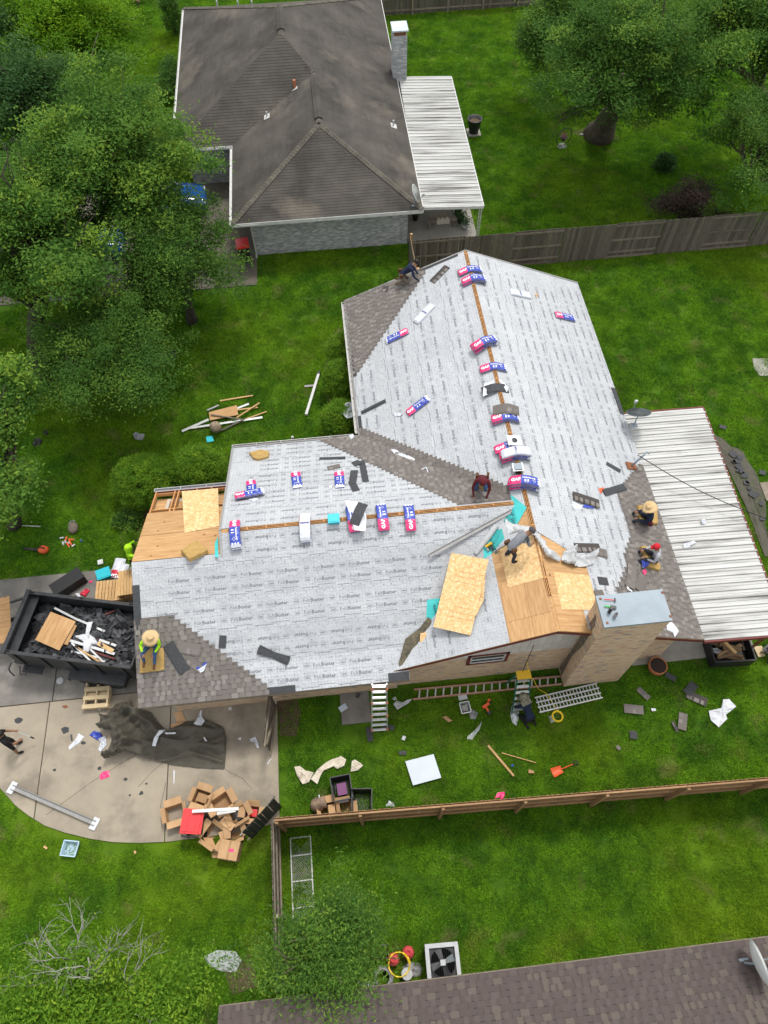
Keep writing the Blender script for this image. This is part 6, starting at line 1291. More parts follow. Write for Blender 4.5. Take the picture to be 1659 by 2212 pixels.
MB().box((-TL/2,0,(TF+TH)/2),(.06,TW,TH-TF)).obj("front_wall", M_BLACKM, trailer); MB().box((-TL/2,0,TH+.05),(.14,TW+.16,.12)).obj("top_rail", M_BLACKM, trailer); MB().box((-TL/2+.18,0,TH-.16),(.3,TW-.1,.03)).obj("tarp_shelf", M_BLACKM, trailer)
for x in (.0, .35): MB().box((TL/2,0,(TF+TH)/2),(.05,TW,TH-TF)).obj("tailgate", M_BLACKM, trailer) if x == 0 else None
for s in (-1, 1): MB().bar((-TL/2,s*.85,.62),(-TL/2-1.5,s*.08,.62),.09,.14).obj("tongue", M_BLACKM, trailer); MB().bar((-TL/2-.05,s*1.02,TH-.2),(-TL/2-.95,s*.9,1.0),.07,.07).obj("tongue_brace", M_BLACKM, trailer)
for x in (.3, .55): MB().bar((-TL/2-x,-.85,.95),(-TL/2-x,.95,.95),.06,.06).obj("rack_bar", M_BLACKM, trailer)
MB().tube([(-TL/2-.2,-1.12,.75),(-TL/2-.2,-1.35,.75),(-TL/2-.22,-1.4,.55),(-TL/2-.05,-1.5,.5)], .025, 6).obj("crank_handle", M_BLACKM, trailer); MB().box((-TL/2+.45,-TW/2-.1,.42),(.7,.3,.05)).obj("step", M_BLACKM, trailer); MB().tube([(-TL/2+.2,-TW/2-.1,.5),(-TL/2+.2,-TW/2-.3,.3),(-TL/2+.0,-TW/2-.3,.3),(-TL/2+.0,-TW/2-.1,.5)], .02, 6).obj("step_bracket", M_BLACKM, trailer)
# heap of torn shingles: uncountable
r = random.Random(5); hp = MB(); M_SCRAP = mat("torn shingle scrap", (.028,.029,.032), (.07,.072,.077), scale=5, tint=.75, rough=.9, obrand=False)
hz = lambda x, y: TF+.08+.42*max(0, 1-((x-.45)/2.1)**2*.75)*(1-(y/1.25)**4*.55)+.05*mnoise.noise(Vector((x*3,y*3,0)))
hp.sheet(lambda a, b: (-TL/2+.06+a*(TL-.12), -TW/2+.04+b*(TW-.08), hz(-TL/2+a*TL, -TW/2+b*TW)-.03), 24, 14)
for i in range(560):
    x, y = r.uniform(-TL/2+.25,TL/2-.2), r.uniform(-TW/2+.15,TW/2-.15); z = hz(x, y)+r.uniform(0,.09); n = r.randint(5,9); R3 = Matrix.Rotation(r.uniform(-.7,.7), 3, 'X') @ Matrix.Rotation(r.uniform(-.7,.7), 3, 'Y'); s = r.uniform(.07,.22)
    pts = []
    for k in range(n): a = 6.283*k/n; q = s*r.uniform(.45,1.2); pts.append(Vector((x,y,z))+R3 @ Vector((q*math.cos(a)*1.3,q*math.sin(a),r.uniform(-.02,.02))))
    hp.add([Vector((x,y,z+.01))]+pts, [(0,k+1,(k+1) % n+1) for k in range(n)], r.random())
heap = tag(hp.obj("shingle_debris", M_SCRAP, None, TR), "heap of torn dark shingles filling the trailer bed", "debris", kind="stuff")
TI = level(TF+.72)
def flatsheet(name, label, cat, pl, pts, m, th=.015, h=.0, group=None):
    P = [pl.hit(*q) for q in pts]; o = sum(P, Vector())/len(P); F = frame(o+pl.n*h, P[1]-P[0], pl.n); iF = F.inverted()
    return solo(name, MB().prism([tuple(iF @ (p+pl.n*h))[:2] for p in P], 0, th), m, label, cat, F, group)
TS = Plane((-.08,-.12,1), G(*q5(365,720), TF+.72)); 
flatsheet("plywood_scrap", "square orange plywood scrap lying on the trailer load", "plywood", TS, [q5(232,780),q5(335,597),q5(498,660),q5(390,850)], M_PLY, .018, .02); flatsheet("plywood_scrap", "narrow plywood scrap peeking out under the square one in the trailer", "plywood", TS, [q5(415,805),q5(485,675),q5(500,685),q5(440,812)], M_PLY, .018, -.03)
for k, (a, b, m, wd) in enumerate(((q5(358,572),q5(520,655),M_ALU,.07),(q5(515,650),q5(685,725),M_ALU,.07),(q5(460,785),q5(750,872),M_ALU,.09),(q5(470,800),q5(600,925),M_WHITET,.06),(q5(470,855),q5(640,895),M_ALU,.06),(q5(590,840),q5(690,938),M_WHITET,.06),(q5(650,780),q5(760,818),M_WHITET,.08),(q5(490,820),q5(670,935),M_PINE,.06),(q5(620,860),q5(752,905),M_REDT,.05),(q5(635,775),q5(755,820),M_REDT,.05),(q5(690,612),q5(750,590),M_REDT,.06),(q5(640,800),q5(740,855),M_OSB,.14),(q5(640,945),q5(690,915),M_ALU,.05))):
    labs = ("thin bent aluminium strip at the far side of the trailer load", "aluminium strip ending near the trailer middle", "wide pale metal trim in the middle of the trailer load", "white trim length slanting down the load", "short aluminium trim near the trailer's near wall", "white trim crossing under the cloth in the trailer", "white edged board right of the cloth in the trailer", "long pine stick among the trims in the trailer", "dark red trim piece at the load's near side", "dark red trim under the white edged board", "small red board at the far wall of the trailer", "strand board scrap in the trailer load", "short metal end against the near trailer wall")
    bar_on("trim_piece", labs[k], "trim", a, b, wd, .03, m, level(TF+.62+.02*(k % 4)), .0, "scraps on the trailer load")
crumple("white_cloth", "twisted pale cloth over the trims in the trailer", "cloth", level(TF+.68), [q5(570,665),q5(610,660),q5(600,700),q5(580,740),q5(620,770),q5(650,810),q5(600,810),q5(580,860),q5(545,850),q5(545,790),q5(490,755),q5(560,740)], .1, M_CLOTHW, 51)
flatsheet("plywood_sheet", "plywood sheet resting on the trailer tongue rack", "plywood", level(1.05), [q5(-60,520),q5(62,493),q5(78,790),q5(-60,820)], M_PLY, .018, .0)
# ------------------------------------------------------------------ on the driveway
def pallet(label, M, w, d, nb, m, layers=1, bw=None):
    t = thing("wooden_pallet", label, "pallet", M)
    for l in range(layers):
        z = l*.14
        for i in range(3): MB().box((-w/2+.05+i*(w-.1)/2,0,z+.06),(.05,d,.09)).obj("stringer", m, t)
        for i in range(nb): MB().box((0,-d/2+.05+i*(d-.1)/(nb-1),z+.115),(w,bw or .09,.018)).obj("deck_board", m, t)
        for i in range(3): MB().box((0,-d/2+.05+i*(d-.1)/2,z+.008),(w,.09,.014)).obj("bottom_board", m, t)
    return t
pallet("small pale pallet with open slots lying by the trailer wheels", lay(level(.05), q5(585,1145), q5(712,1135))[0], .86, .98, 4, M_PALLET, 2, .14)
pallet("slatted pine pallet lying beside the trailer's far side", lay(level(.05), q5(730,530), q5(740,420))[0], .85, 1.05, 9, M_PINE, 2, .1); pallet("tall stack of pine pallets tucked under the garage eave", lay(level(.05), q5(846,515), q5(850,375))[0], 1.0, .5, 5, M_PINE, 4, .11)
t = thing("black_crate", "long black ribbed tool crate tipped beside the trailer", "crate", lay(level(.05), q5(400,470), q5(530,385))[0]); MB().box((0,0,.22),(1.15,.5,.42)).obj("crate_body", M_BLACKP, t)
for i in range(7): MB().box((-.5+i*.165,-.255,.22),(.04,.02,.38)).obj("rib", M_BLACKP, t)
MB().box((0,0,.44),(1.18,.52,.03)).obj("lid", M_BLACKP, t)
crumple("plastic_bag", "clear crumpled plastic at the end of the black crate", "plastic bag", level(.05), [q5(385,470),q5(390,420),q5(430,390),q5(460,400),q5(440,440),q5(410,465)], .22, M_POLYW, 61); crumple("wrapper_sheet", "red and blue printed wrapper crumpled behind the black crate", "wrapper", level(.05), [q5(520,480),q5(560,445),q5(590,455),q5(560,500)], .12, M_REDBAG, 62); crumple("wrapper_scrap", "white wrapper twist next to the black crate", "wrapper", level(.05), [q5(490,480),q5(520,475),q5(530,500),q5(510,500)], .1, M_WHITEB, 63)
crumple("wrapper_scrap", "small pink wrapper scrap on the far driveway edge", "wrapper", level(.05), [q5(580,395),q5(605,390),q5(600,408),q5(585,410)], .05, M_PINKB, 64)
tub("plastic_tub", "teal lidded tub on the driveway beside the red printed bags", "tub", spot(level(.05), *q5(688,362), .3), .48, .4, .22, M_TEAL, M_TEAL); tub("plastic_cup", "small white tub on the grass edge by the driveway", "tub", spot(GROUND, *q5(663,280), .2), .16, .16, .12, M_WHITET, M_WHITET)
for a, b, lab in ((q5(790,250),q5(748,378),"white bag with red printed end leaning by the porch, upper one"), (q5(812,285),q5(778,385),"white bag with red printed end half under the other bag")):
    M, L = lay(level(.05), a, b, .0); t = thing("printed_bag", lab, "bag", M); mb = MB()
    mb.sheet(lambda u, v: ((u-.5)*L, (v-.5)*.42, .14*math.sin(math.pi*v)**.5*(math.sin(math.pi*min(max(u,.02),.98))**.3)+.01), 12, 8); mb.obj("bag_body", M_WHITEB, t, smooth=True)
    mb = MB(); mb.sheet(lambda u, v: (L*(.14+.34*u), (v-.5)*.40, .14*math.sin(math.pi*v)**.5*(math.sin(math.pi*min(.64+.34*u,.98))**.3)+.016), 6, 8); mb.obj("red_panel", M_REDBAG, t, smooth=True)
    tx = MB(); tx.add([(L*.36+y*.9, .15-x*.9, .165) for x, y in T_GAFB[0]], T_GAFB[1]); tx.obj("lettering", M_WPRINT, t, kind="stuff")
_tf = folds(.85,1.0,1.5,9,.55); _tg = folds(.30,.7,2.2,4,-.25)
cloth("canvas_tarp", "large olive tarp crumpled on the driveway below the garage corner", "tarp", level(.05), [q6(615,200),q6(690,110),q6(790,100),q6(818,150),q6(905,165),q6(940,215),q6(1000,270),q6(1100,215),q6(1230,208),q6(1330,245),q6(1348,330),q6(1335,500),q6(1180,490),q6(1010,470),q6(900,440),q6(770,402),q6(630,447),q6(640,380),q6(690,275),q6(612,272)], M_TARP, lambda x, y: _tf(x, y)*max(0, min(1, .35-x*.9))+_tg(x, y)*max(.25, min(1, .7+x)), .05)
DV = level(.05)
def paper(name, label, cat, pl, pts, m, seed, amp=.05, z0=.012): crumple(name, label, cat, pl, pts, amp, m, seed, rings=4, freq=7, z0=z0)
for k, (pts, m, lab, am, z0) in enumerate((([q6(470,280),q6(506,300),q6(470,340),q6(412,382),q6(408,362),q6(445,325)], M_CLOTHW, "white paper strip on the driveway left of the tarp", .05, .01), ([q6(532,295),q6(560,268),q6(600,280),q6(612,305),q6(580,325)], M_BLUEB, "crumpled blue wrapper beside the tarp", .1, .01), ([q6(585,315),q6(630,295),q6(635,350),q6(600,392),q6(583,380),q6(600,340)], M_WHITEB, "crumpled white wrapper touching the left end of the tarp", .1, .01),
    ([q6(590,535),q6(610,512),q6(650,503),q6(652,540),q6(598,560)], M_PINKB, "pink red printed wrapper flat on the driveway", .03, .01), ([q6(920,370),q6(930,320),q6(960,278),q6(998,275),q6(960,310),q6(940,372)], M_CLOTHW, "long curved pale strip lying on the tarp", .05, .30), ([q6(990,290),q6(1055,288),q6(1055,298),q6(1000,300)], M_CLOTHW, "short straight pale strip on the tarp", .03, .26), ([q6(1212,310),q6(1222,312),q6(1245,350),q6(1235,358)], M_CLOTHW, "narrow white strip on the flat end of the tarp", .03, .14), ([q6(1155,230),q6(1185,190),q6(1195,150),q6(1208,150),q6(1205,190),q6(1222,215),q6(1200,245),q6(1165,248)], M_WHITEB, "white and blue wrapper trailing from the garage wall onto the tarp", .1, .12),
    ([q6(1410,315),q6(1435,305),q6(1430,325)], M_CLOTHW, "tiny white scrap on the driveway right of the tarp", .03, .01), ([q6(1485,320),q6(1515,305),q6(1530,330),q6(1540,370),q6(1528,372),q6(1512,340),q6(1490,335)], M_WHITEB, "white wrapper knot on the driveway near the gate", .07, .01), ([q6(1585,465),q6(1608,428),q6(1613,432),q6(1592,468)], M_CLOTHW, "white sliver by the gate post", .02, .01), ([q6(1358,130),q6(1375,128),q6(1375,148),q6(1356,146)], M_CLOTHW, "small white card by the garage wall", .01, .01), ([q6(1030,505),q6(1040,500),q6(1035,580),q6(1030,582)], M_CLOTHW, "thin white thread strip on the driveway joint", .01, .01))):
    paper("wrapper_scrap", lab, "wrapper", DV, pts, m, 70+k, am, z0)
for k, (a, sz, lab) in enumerate(((q6(110,205),.17,"torn shingle scrap beside the person in black"), (q6(388,265),.2,"torn shingle scrap by the driveway joint"), (q6(495,340),.1,"small dark scrap below the white paper strip"), (q6(590,490),.1,"small dark scrap above the pink wrapper"), (q6(748,556),.09,"dark crumb in the middle of the driveway"), (q6(838,640),.09,"dark crumb towards the boxes"), (q6(1310,660),.08,"dark crumb beside the boxes"), (q6(770,650),.06,"tiny dark crumb on the driveway stain"), (q6(325,500),.07,"tiny dark crumb near the long grey beam"), (q6(870,582),.05,"tiniest dark crumb on the driveway"))):
    rr = random.Random(k); o = DV.hit(*a); solo("shingle_scrap", MB().prism([(sz*rr.uniform(.5,1)*math.cos(i*.9), sz*rr.uniform(.4,.9)*math.sin(i*.9)) for i in range(7)], .002, .012), M_BLACKF, lab, "shingle scrap", Matrix.Translation(o), "scraps on the driveway")
strip(q6(423,290), q6(428,328), .05, M_BLACKF, "thin dark strip by the white paper strip", "scraps on the driveway", DV, .01)
solo("glass_lid", MB().lathe([(.12,0),(.12,.02),(.09,.03),(0,.032)], 18), M_LGREY, "round white lid on the driveway near the trailer", "lid", Matrix.Translation(DV.hit(*q5(393,1046)))); solo("leaf_scrap", MB().prism([(-.1,-.04),(.02,-.06),(.12,.02),(.0,.06)], 0, .015), M_RUST, "rusty brown leaf on the driveway by the pallet", "leaf", spot(DV, *q5(425,1214), -.5)); solo("plastic_disc", MB().lathe([(.05,0),(.05,.03),(0,.032)], 12), M_WHITET, "white bottle cap below the pallet", "cap", Matrix.Translation(DV.hit(*q5(652,1230))))
M, L = lay(DV, q6(75,602), q6(570,818)); t = thing("metal_beam", "long grey folded metal beam with taped white ends on the driveway", "beam", M); MB().box((0,0,.05),(L,.14,.012)).box((0,-.065,.09),(L,.012,.09)).box((0,.065,.09),(L,.012,.09)).obj("channel", M_GREYM, t)
for s in (-1, 1): MB().box((s*(L/2-.02),-.02,.03),(.2,.36,.06)).obj("foam_wrap", M_CLOTHW, t)
tub("clear_tub", "bluish clear plastic tub on the grass below the driveway", "tub", spot(GROUND, *q6(428,970), -.2), .46, .42, .2, M_POLYB)
for a, b, lab in ((q6(265,955),q6(285,968),"short wood stick in the grass by the clear tub"), (q6(803,982),q6(808,998),"tiny wood stick in the grass below the driveway edge")): bar_on("wood_stick", lab, "stick", a, b, .06, .03, M_PINE, GROUND, .04)
# cardboard boxes by the gate
def carton(label, pl, u, v, yaw, w, d, h, flaps=True, tilt=0, contents=None, tape=False):
    M = spot(pl, u, v, yaw) @ Matrix.Rotation(tilt, 4, 'X'); t = thing("cardboard_box", label, "box", M)
    mb = MB()
    for (c, s) in (((0,-d/2,h/2),(w,.012,h)),((0,d/2,h/2),(w,.012,h)),((-w/2,0,h/2),(.012,d,h)),((w/2,0,h/2),(.012,d,h)),((0,0,.008),(w,d,.014))): mb.box(c, s)
    mb.obj("carton_wall", M_CARD, t)
    if flaps:
        for (ax, s, ln) in ((0,-1,w),(0,1,w),(1,-1,d),(1,1,d)):
            an = .5+.35*((hash(label)+s*3+ax) % 3); f = .22
            if ax == 0: a = Vector((0,s*d/2,h)); o = Vector((0,s*math.sin(an)*f,math.cos(an)*f*.6)); ev = Vector((ln/2,0,0))
            else: a = Vector((s*w/2,0,h)); o = Vector((s*math.sin(an)*f,0,math.cos(an)*f*.6)); ev = Vector((0,ln/2,0))
            n = ev.cross(o).normalized()*.01; MB().slab([a-ev, a+ev, a+ev+o, a-ev+o], n/.01, .01).obj("flap", M_CARD, t)
        MB().box((0,0,.02),(w-.03,d-.03,.01)).obj("carton_floor", M_CARDI, t)
        if contents: MB().box((0,0,h*.45),(w*.7,d*.6,h*.5)).obj("packing", contents, t)
    else: MB().box((0,0,h),(w,d,.012)).obj("lid", M_CARD, t); MB().box((0,0,h+.008),(.06,d,.004)).obj("tape", M_CARDI, t); MB().box((.08,.0,h+.012),(.14,.09,.004)).obj("sticker", M_PINKB, t)
    return t
carton("open cardboard box left of the red bin", GROUND, *q6(1055,765), .2, .55, .45, .4); carton("open cardboard box behind the red bin with papers in it", DV, *q6(1212,675), -.4, .5, .42, .4, contents=M_CARDI); carton("wide open cardboard box between the white posts and red bin", DV, *q6(1330,705), .5, .55, .45, .38)
carton("cardboard box holding a black and blue device", DV, *q6(1432,775), .45, .5, .4, .42, contents=M_BLACKP); carton("cardboard box with red parts beside the mossy gate", DV, *q6(1505,760), -.2, .42, .36, .3, contents=M_REDP); carton("large tilted cardboard box spilling onto the grass", GROUND, *q6(1265,885), .9, .55, .5, .45, tilt=.25)
carton("half collapsed cardboard box under flattened flaps", GROUND, *q6(1400,885), .35, .48, .42, .35); carton("closed square cardboard box with red sticker on the grass", GROUND, *q6(1378,985), -.25, .58, .52, .5, flaps=False)
for k, (pts, z, lab) in enumerate((([q6(1205,900),q6(1260,905),q6(1298,990),q6(1240,975)], .25, "flattened cardboard flap by the tilted box"), ([q6(1300,810),q6(1330,780),q6(1400,825),q6(1370,865)], .5, "loose cardboard sheet on top of the box pile"), ([q6(1322,845),q6(1370,845),q6(1370,905),q6(1330,912)], .45, "small cardboard sheet hanging over the box pile"), ([q6(1256,990),q6(1298,988),q6(1298,1022),q6(1258,1022)], .03, "cardboard scrap on the grass by the boxes"), ([q6(1035,158),q6(1080,150),q6(1105,210),q6(1050,222)], .06, "cardboard piece by the garage wall"), ([q6(1015,228),q6(1090,210),q6(1105,222),q6(1020,258)], .06, "cardboard piece at the tarp's far edge"))):
    flatsheet("cardboard_sheet", lab, "cardboard", level(z), pts, M_CARD, .012)
for a, b, lab in ((q6(1145,748),q6(1420,732),"long white post laid over the red bin and boxes"), (q6(1292,762),q6(1402,742),"short white post among the cardboard boxes")): bar_on("white_post", lab, "post", a, b, .09, .07, M_WHITET, level(1.05 if 'long' in lab else .62), .02)
t = thing("waste_bin", "black wheeled bin with bright red lid among cardboard boxes", "bin", lay(GROUND, q6(1190,800), q6(1180,860))[0] @ Matrix.Rotation(0, 4, 'Z'))
MB().add([(-.25,-.24,.03),(.25,-.24,.03),(.25,.24,.03),(-.25,.24,.03),(-.33,-.3,.92),(.33,-.3,.92),(.33,.3,.92),(-.33,.3,.92)], [(3,2,1,0),(4,5,6,7),(0,1,5,4),(1,2,6,5),(2,3,7,6),(3,0,4,7)]).obj("bin_body", M_BLACKP, t)
mb = MB().box((0,0,.95),(.70,.64,.05)).box((0,0,.985),(.58,.5,.03)).box((0,-.12,1.005),(.5,.03,.015)).box((0,.12,1.005),(.5,.03,.015)).box((.33,-.2,.985),(.06,.08,.05)).box((.33,.2,.985),(.06,.08,.05)); mb.obj("lid", M_REDP, t); MB().tube([(.42,-.26,.93),(.42,.26,.93)], .02, 8).box((.38,-.24,.93),(.1,.03,.03)).box((.38,.24,.93),(.1,.03,.03)).obj("handle", M_BLACKP, t)
for s in (-1, 1): MB().tube([(.28,s*.24,.1),(.28,s*.3,.1)], .1, 14).obj("wheel", M_RUBBER, t)
# ------------------------------------------------------------------ side yard
def ladder_rungs(t, A0, A1, B0, B1, n, m, w=.07, th=.03, nm="rung", f0=.04, f1=.96):
    for i in range(n):
        f = f0+(f1-f0)*i/(n-1); MB().bar(A0.lerp(A1, f), B0.lerp(B1, f), w, th).obj(nm, m, t)
def ladder(name, label, a0, a1, b0, b1, n, rail_m, rung_m, rw=.03, rh=.08, extra=None, w=.05):
    base = (a0+b0)/2; t = thing(name, label, "ladder", Matrix.Translation(base)); A0, A1, B0, B1 = [p-base for p in (a0,a1,b0,b1)]
    for p, q in ((A0,A1),(B0,B1)): MB().bar(p, q, rw, rh).obj("rail", rail_m, t)
    ladder_rungs(t, A0, A1, B0, B1, n, rung_m, w)
    return t, A0, A1, B0, B1
V3 = Vector
t, A0, A1, B0, B1 = ladder("leaning_ladder", "aluminium ladder with orange locks leaning on the eave", V3((-.02,5.80,.02)), V3((.13,6.50,2.95)), V3((.50,5.78,.02)), V3((.57,6.46,2.95)), 9, M_ALU, M_ALU, .04, .07, w=.08)
for f in (.04,.35,.62,.9):
    for P0, P1 in ((A0,A1),(B0,B1)): MB().box(P0.lerp(P1, f), (.07,.07,.09)).obj("lock", M_ORANGE, t)
e0, e1, e2, e3 = G(892,1511,.1), G(1213,1478,.1), G(894,1490,.1), G(1213,1461,.1); ladder("extension_ladder", "long extension ladder with pinkish rails lying along the brick wall", e0, e1, e2, e3, 18, M_FIBER, M_ALU, .05, .09)
t = thing("step_ladder", "green step ladder with yellow top standing by the gable wall", "step ladder", Matrix.Translation((5.0,6.3,0)))
tops, bl, br = V3((0,.35,1.75)), V3((-.3,-.45,.0)), V3((.3,-.45,0)); tl, tr = tops+V3((-.19,0,0)), tops+V3((.19,0,0))
for p, q in ((bl,tl),(br,tr)): MB().bar(p, q, .03, .08).obj("rail", M_GREENL, t)
ladder_rungs(t, bl, tl, br, tr, 6, M_ALU, .09, .03, "step", .14, .86); MB().box(tops,(.46,.28,.06)).obj("top_cap", M_YELTOOL, t)
for s in (-1, 1): MB().bar((s*.28,.62,0),(s*.2,.42,1.7),.03,.05).obj("rear_rail", M_GREENL, t)
for f in (.3,.7): MB().bar(V3((-.27,.57,.3)).lerp(V3((-.2,.45,1.5)), f), V3((.27,.57,.3)).lerp(V3((.2,.45,1.5)), f), .03,.03).obj("rear_brace", M_ALU, t)
M, L = lay(level(.12), q8(315,410), q8(680,325)); t = thing("work_plank", "silver aluminium scaffold plank lying on the grass below the chimney", "plank", M); W = .5
for y in (-W/2, -W/6, W/6, W/2): MB().box((0,y,.03),(L,.045,.07)).obj("rail", M_ALU, t)
n = int(L/.115)
for i in range(n): MB().box((-L/2+.06+i*(L-.12)/(n-1),0,.04),(.028,W,.025)).obj("rung", M_ALU, t)
c = G(*q8(433,476)); t = thing("air_hose_coil", "bright yellow air hose coil on the grass by the crouching worker", "hose", c)
for k in range(3):
    ring = [(.17*math.cos(a*.3927), .17*math.sin(a*.3927), .03+.03*k) for a in range(17)]; MB().tube(ring, .03, 6, cap=False).obj("hose_loop", M_YELLOW, t)
cable("air_hose", "thin yellow hose from the gable down to the scaffold plank", [V3((5.05,6.86,2.4)), V3((5.2,6.7,1.6)), V3((5.1,6.6,1.0)), G(*q8(290,250),.3), G(*q8(325,315),.08), G(*q8(368,338),.2), G(*q8(415,405),.15), G(*q8(440,440),.06)], .012, M_YELLOW, "hose")
crumple("plastic_bag", "clear plastic bag with drinks beside the crouching worker", "plastic bag", GROUND, [q8(170,410),q8(200,405),q8(215,470),q8(195,530),q8(170,510),q8(160,460)], .25, M_POLYW, 90); crumple("plastic_bag", "small clear plastic bag under the yellow hose coil", "plastic bag", GROUND, [q8(380,470),q8(410,465),q8(430,505),q8(395,515)], .12, M_POLY, 91)
flatsheet("metal_sheet", "pale blue white sheet lying flat on the grass", "sheet", GROUND, [q7(988,665),q7(1172,618),q7(1222,772),q7(1038,822)], M_SHEET, .012, .12)
paper("canvas_strip", "cream cloth heap at the left end of the side yard", "cloth", GROUND, [q7(265,700),q7(300,693),q7(340,725),q7(392,738),q7(360,800),q7(320,812),q7(285,760)], M_CREAM, 92, .12, .09); 
for k, (pts, lab) in enumerate((([q7(372,780),q7(420,715),q7(470,670),q7(520,645),q7(535,690),q7(460,725),q7(432,755),q7(415,812)], "long cream cloth strip on the grass"), ([q7(515,648),q7(570,628),q7(604,650),q7(590,692),q7(545,712),q7(515,690)], "rounded cream cloth end of the strip"), ([q7(640,660),q7(660,652),q7(714,690),q7(680,722),q7(632,730)], "separate cream cloth piece above the black bins"))): paper("canvas_strip", lab, "cloth", GROUND, pts, M_CREAM, 93+k, .08, .09)
def tote(label, u, v, yaw, inner=None):
    t = tub("storage_tote", label, "tote", spot(GROUND, u, v, yaw), .62, .72, .5, M_BLACKP, taper=.8)
    MB().box((0,-.4,.46),(.3,.07,.04)).obj("grip", M_BLACKP, t)
    if inner: MB().box((0,0,.2),(.3,.36,.14)).obj("inner_basket", inner, t)
    for s in (-1, 1): MB().box((s*.28,0,.25),(.02,.3,.3)).obj("side_rib", M_BLACKP, t)
tote("open black tote with a purple basket inside", *q7(578,850), .08, M_PURPLE); tote("open empty black tote against the tan fence", *q7(708,935), -.1)
t = thing("clay_urn", "tipped striped clay urn leaning at the fence corner", "urn", spot(GROUND, *q7(380,965), .2)); MB().lathe([(.1,0),(.2,.1),(.23,.25),(.17,.42),(.2,.5)], 18).obj("urn_body", mat("striped clay", (.30,.21,.14), (.12,.09,.07), scale=6, rough=.8), t, Matrix.Translation((0,0,.18)) @ Matrix.Rotation(R_(70), 4, 'Y'), smooth=True); MB().box((.32,.05,.2),(.03,.4,.4)).obj("white_card", M_WHITET, t)
carton("open cardboard box along the tan fence beside the urn", GROUND, *q7(490,978), .1, .5, .35, .3); carton("low cardboard box along the fence next to the empty tote", GROUND, *q7(585,978), .05, .5, .35, .25)
crumple("red_cloth", "red and white cloth hung over the tan fence top", "cloth", level(1.72), [q7(1572,905),q7(1590,865),q7(1635,858),q7(1638,885),q7(1612,925),q7(1605,895)], .08, M_PINKB, 97, z0=.03); paper("white_scrap", "white scrap beside the tan fence by the totes", "cloth", GROUND, [q7(855,955),q7(880,915),q7(918,935),q7(918,955)], M_CLOTHW, 98, .1)
for k, (a, b, m, wd, lab) in enumerate(((q8(30,645),q8(180,822),M_PINE,.07,"long pale timber stick on the side yard grass"), (q8(110,688),q8(310,746),M_PINE,.025,"thin bent lath beside the long timber stick"))): bar_on("timber_stick", lab, "stick", a, b, wd, .03, m, GROUND, .05)
t = thing("scoop_shovel", "red orange scoop shovel with black grip lying on the grass", "shovel", lay(GROUND, q8(402,806), q8(545,745), .06)[0]); L = lay(GROUND, q8(402,806), q8(545,745))[1]
mb = MB(); mb.sheet(lambda u, v: (-L/2+u*.34, (v-.5)*.27*(1.1-.25*u), .05*(2*v-1)**2+.02*u), 5, 6); mb.obj("blade", M_ORANGE, t, smooth=True); MB().tube([(-L/2+.3,0,.03),(L/2-.15,0,.05)], .018, 8).obj("shaft", M_ORANGE, t); MB().tube([(L/2-.17,0,.05),(L/2-.05,.07,.05),(L/2,.07,.05),(L/2,-.07,.05),(L/2-.05,-.07,.05),(L/2-.17,0,.05)], .016, 6).obj("grip", M_BLACKP, t)
t = tub("steel_pail", "small metal pail with parts beside the grey plastic bag", "pail", spot(GROUND, *q7(1377,318), .1), .32, .36, .2, M_ALU); MB().box((0,0,.08),(.2,.2,.06)).obj("parts", M_GREYM, t)
crumple("plastic_bag", "grey plastic bag beside the metal pail", "plastic bag", GROUND, [q7(1395,330),q7(1425,318),q7(1462,345),q7(1450,385),q7(1415,385)], .2, M_GREYP, 99)
t = thing("cordless_drill", "orange cordless drill lying on the grass", "drill", spot(GROUND, *q7(1512,302), .5, .06)); MB().box((0,0,.05),(.26,.09,.1)).obj("motor_body", M_ORANGE, t); MB().bar((-.03,-.02,.05),(-.05,-.22,.04),.06,.06).obj("handle", M_ORANGE, t); MB().box((-.06,-.26,.05),(.13,.1,.09)).obj("battery", M_BLACKP, t); MB().tube([(.13,0,.05),(.22,0,.05)], .025, 8).obj("chuck", M_BLACKP, t); MB().box((.2,.08,.05),(.1,.07,.08)).obj("charger", M_ORANGE, t)
for k, (pts, m, am, lab) in enumerate((([q7(910,290),q7(935,270),q7(950,295),q7(1010,260),q7(1035,255),q7(1010,285),q7(932,328)], M_LGREY, .12, "pale grey strip sheet by the end of the extension ladder"), ([q7(1228,375),q7(1255,368),q7(1296,398),q7(1270,408)], M_CARD, .05, "tan paper scrap in the side yard"), ([q7(1395,500),q7(1440,460),q7(1488,405),q7(1470,455),q7(1425,522),q7(1392,518)], M_POLY, .05, "clear plastic strip on the side yard grass"), ([q7(905,255),q7(925,240),q7(935,262),q7(915,268)], M_POLY, .05, "clear plastic scrap by the ladder foot"), ([q8(1390,380),q8(1428,374),q8(1468,420),q8(1405,470),q8(1415,492),q8(1366,542),q8(1320,500),q8(1308,446),q8(1380,430)], M_CLOTHW, .1, "large white cloth lying on the grass near the patio"), ([q8(975,432),q8(1000,430),q8(1004,445),q8(980,448)], M_WHITEB, .05, "small white and pink scrap on the grass"), ([q8(162,758),q8(180,757),q8(178,770),q8(164,768)], M_BLUET, .04, "blue scrap near the timber stick"), ([q8(265,785),q8(290,790),q8(300,808),q8(265,808)], M_CARD, .05, "brown bark scrap by the shovel"))):
    paper("loose_scrap", lab, "scrap", GROUND, pts, m, 100+k, am, .09)
g = "shingle pieces on the side yard grass"
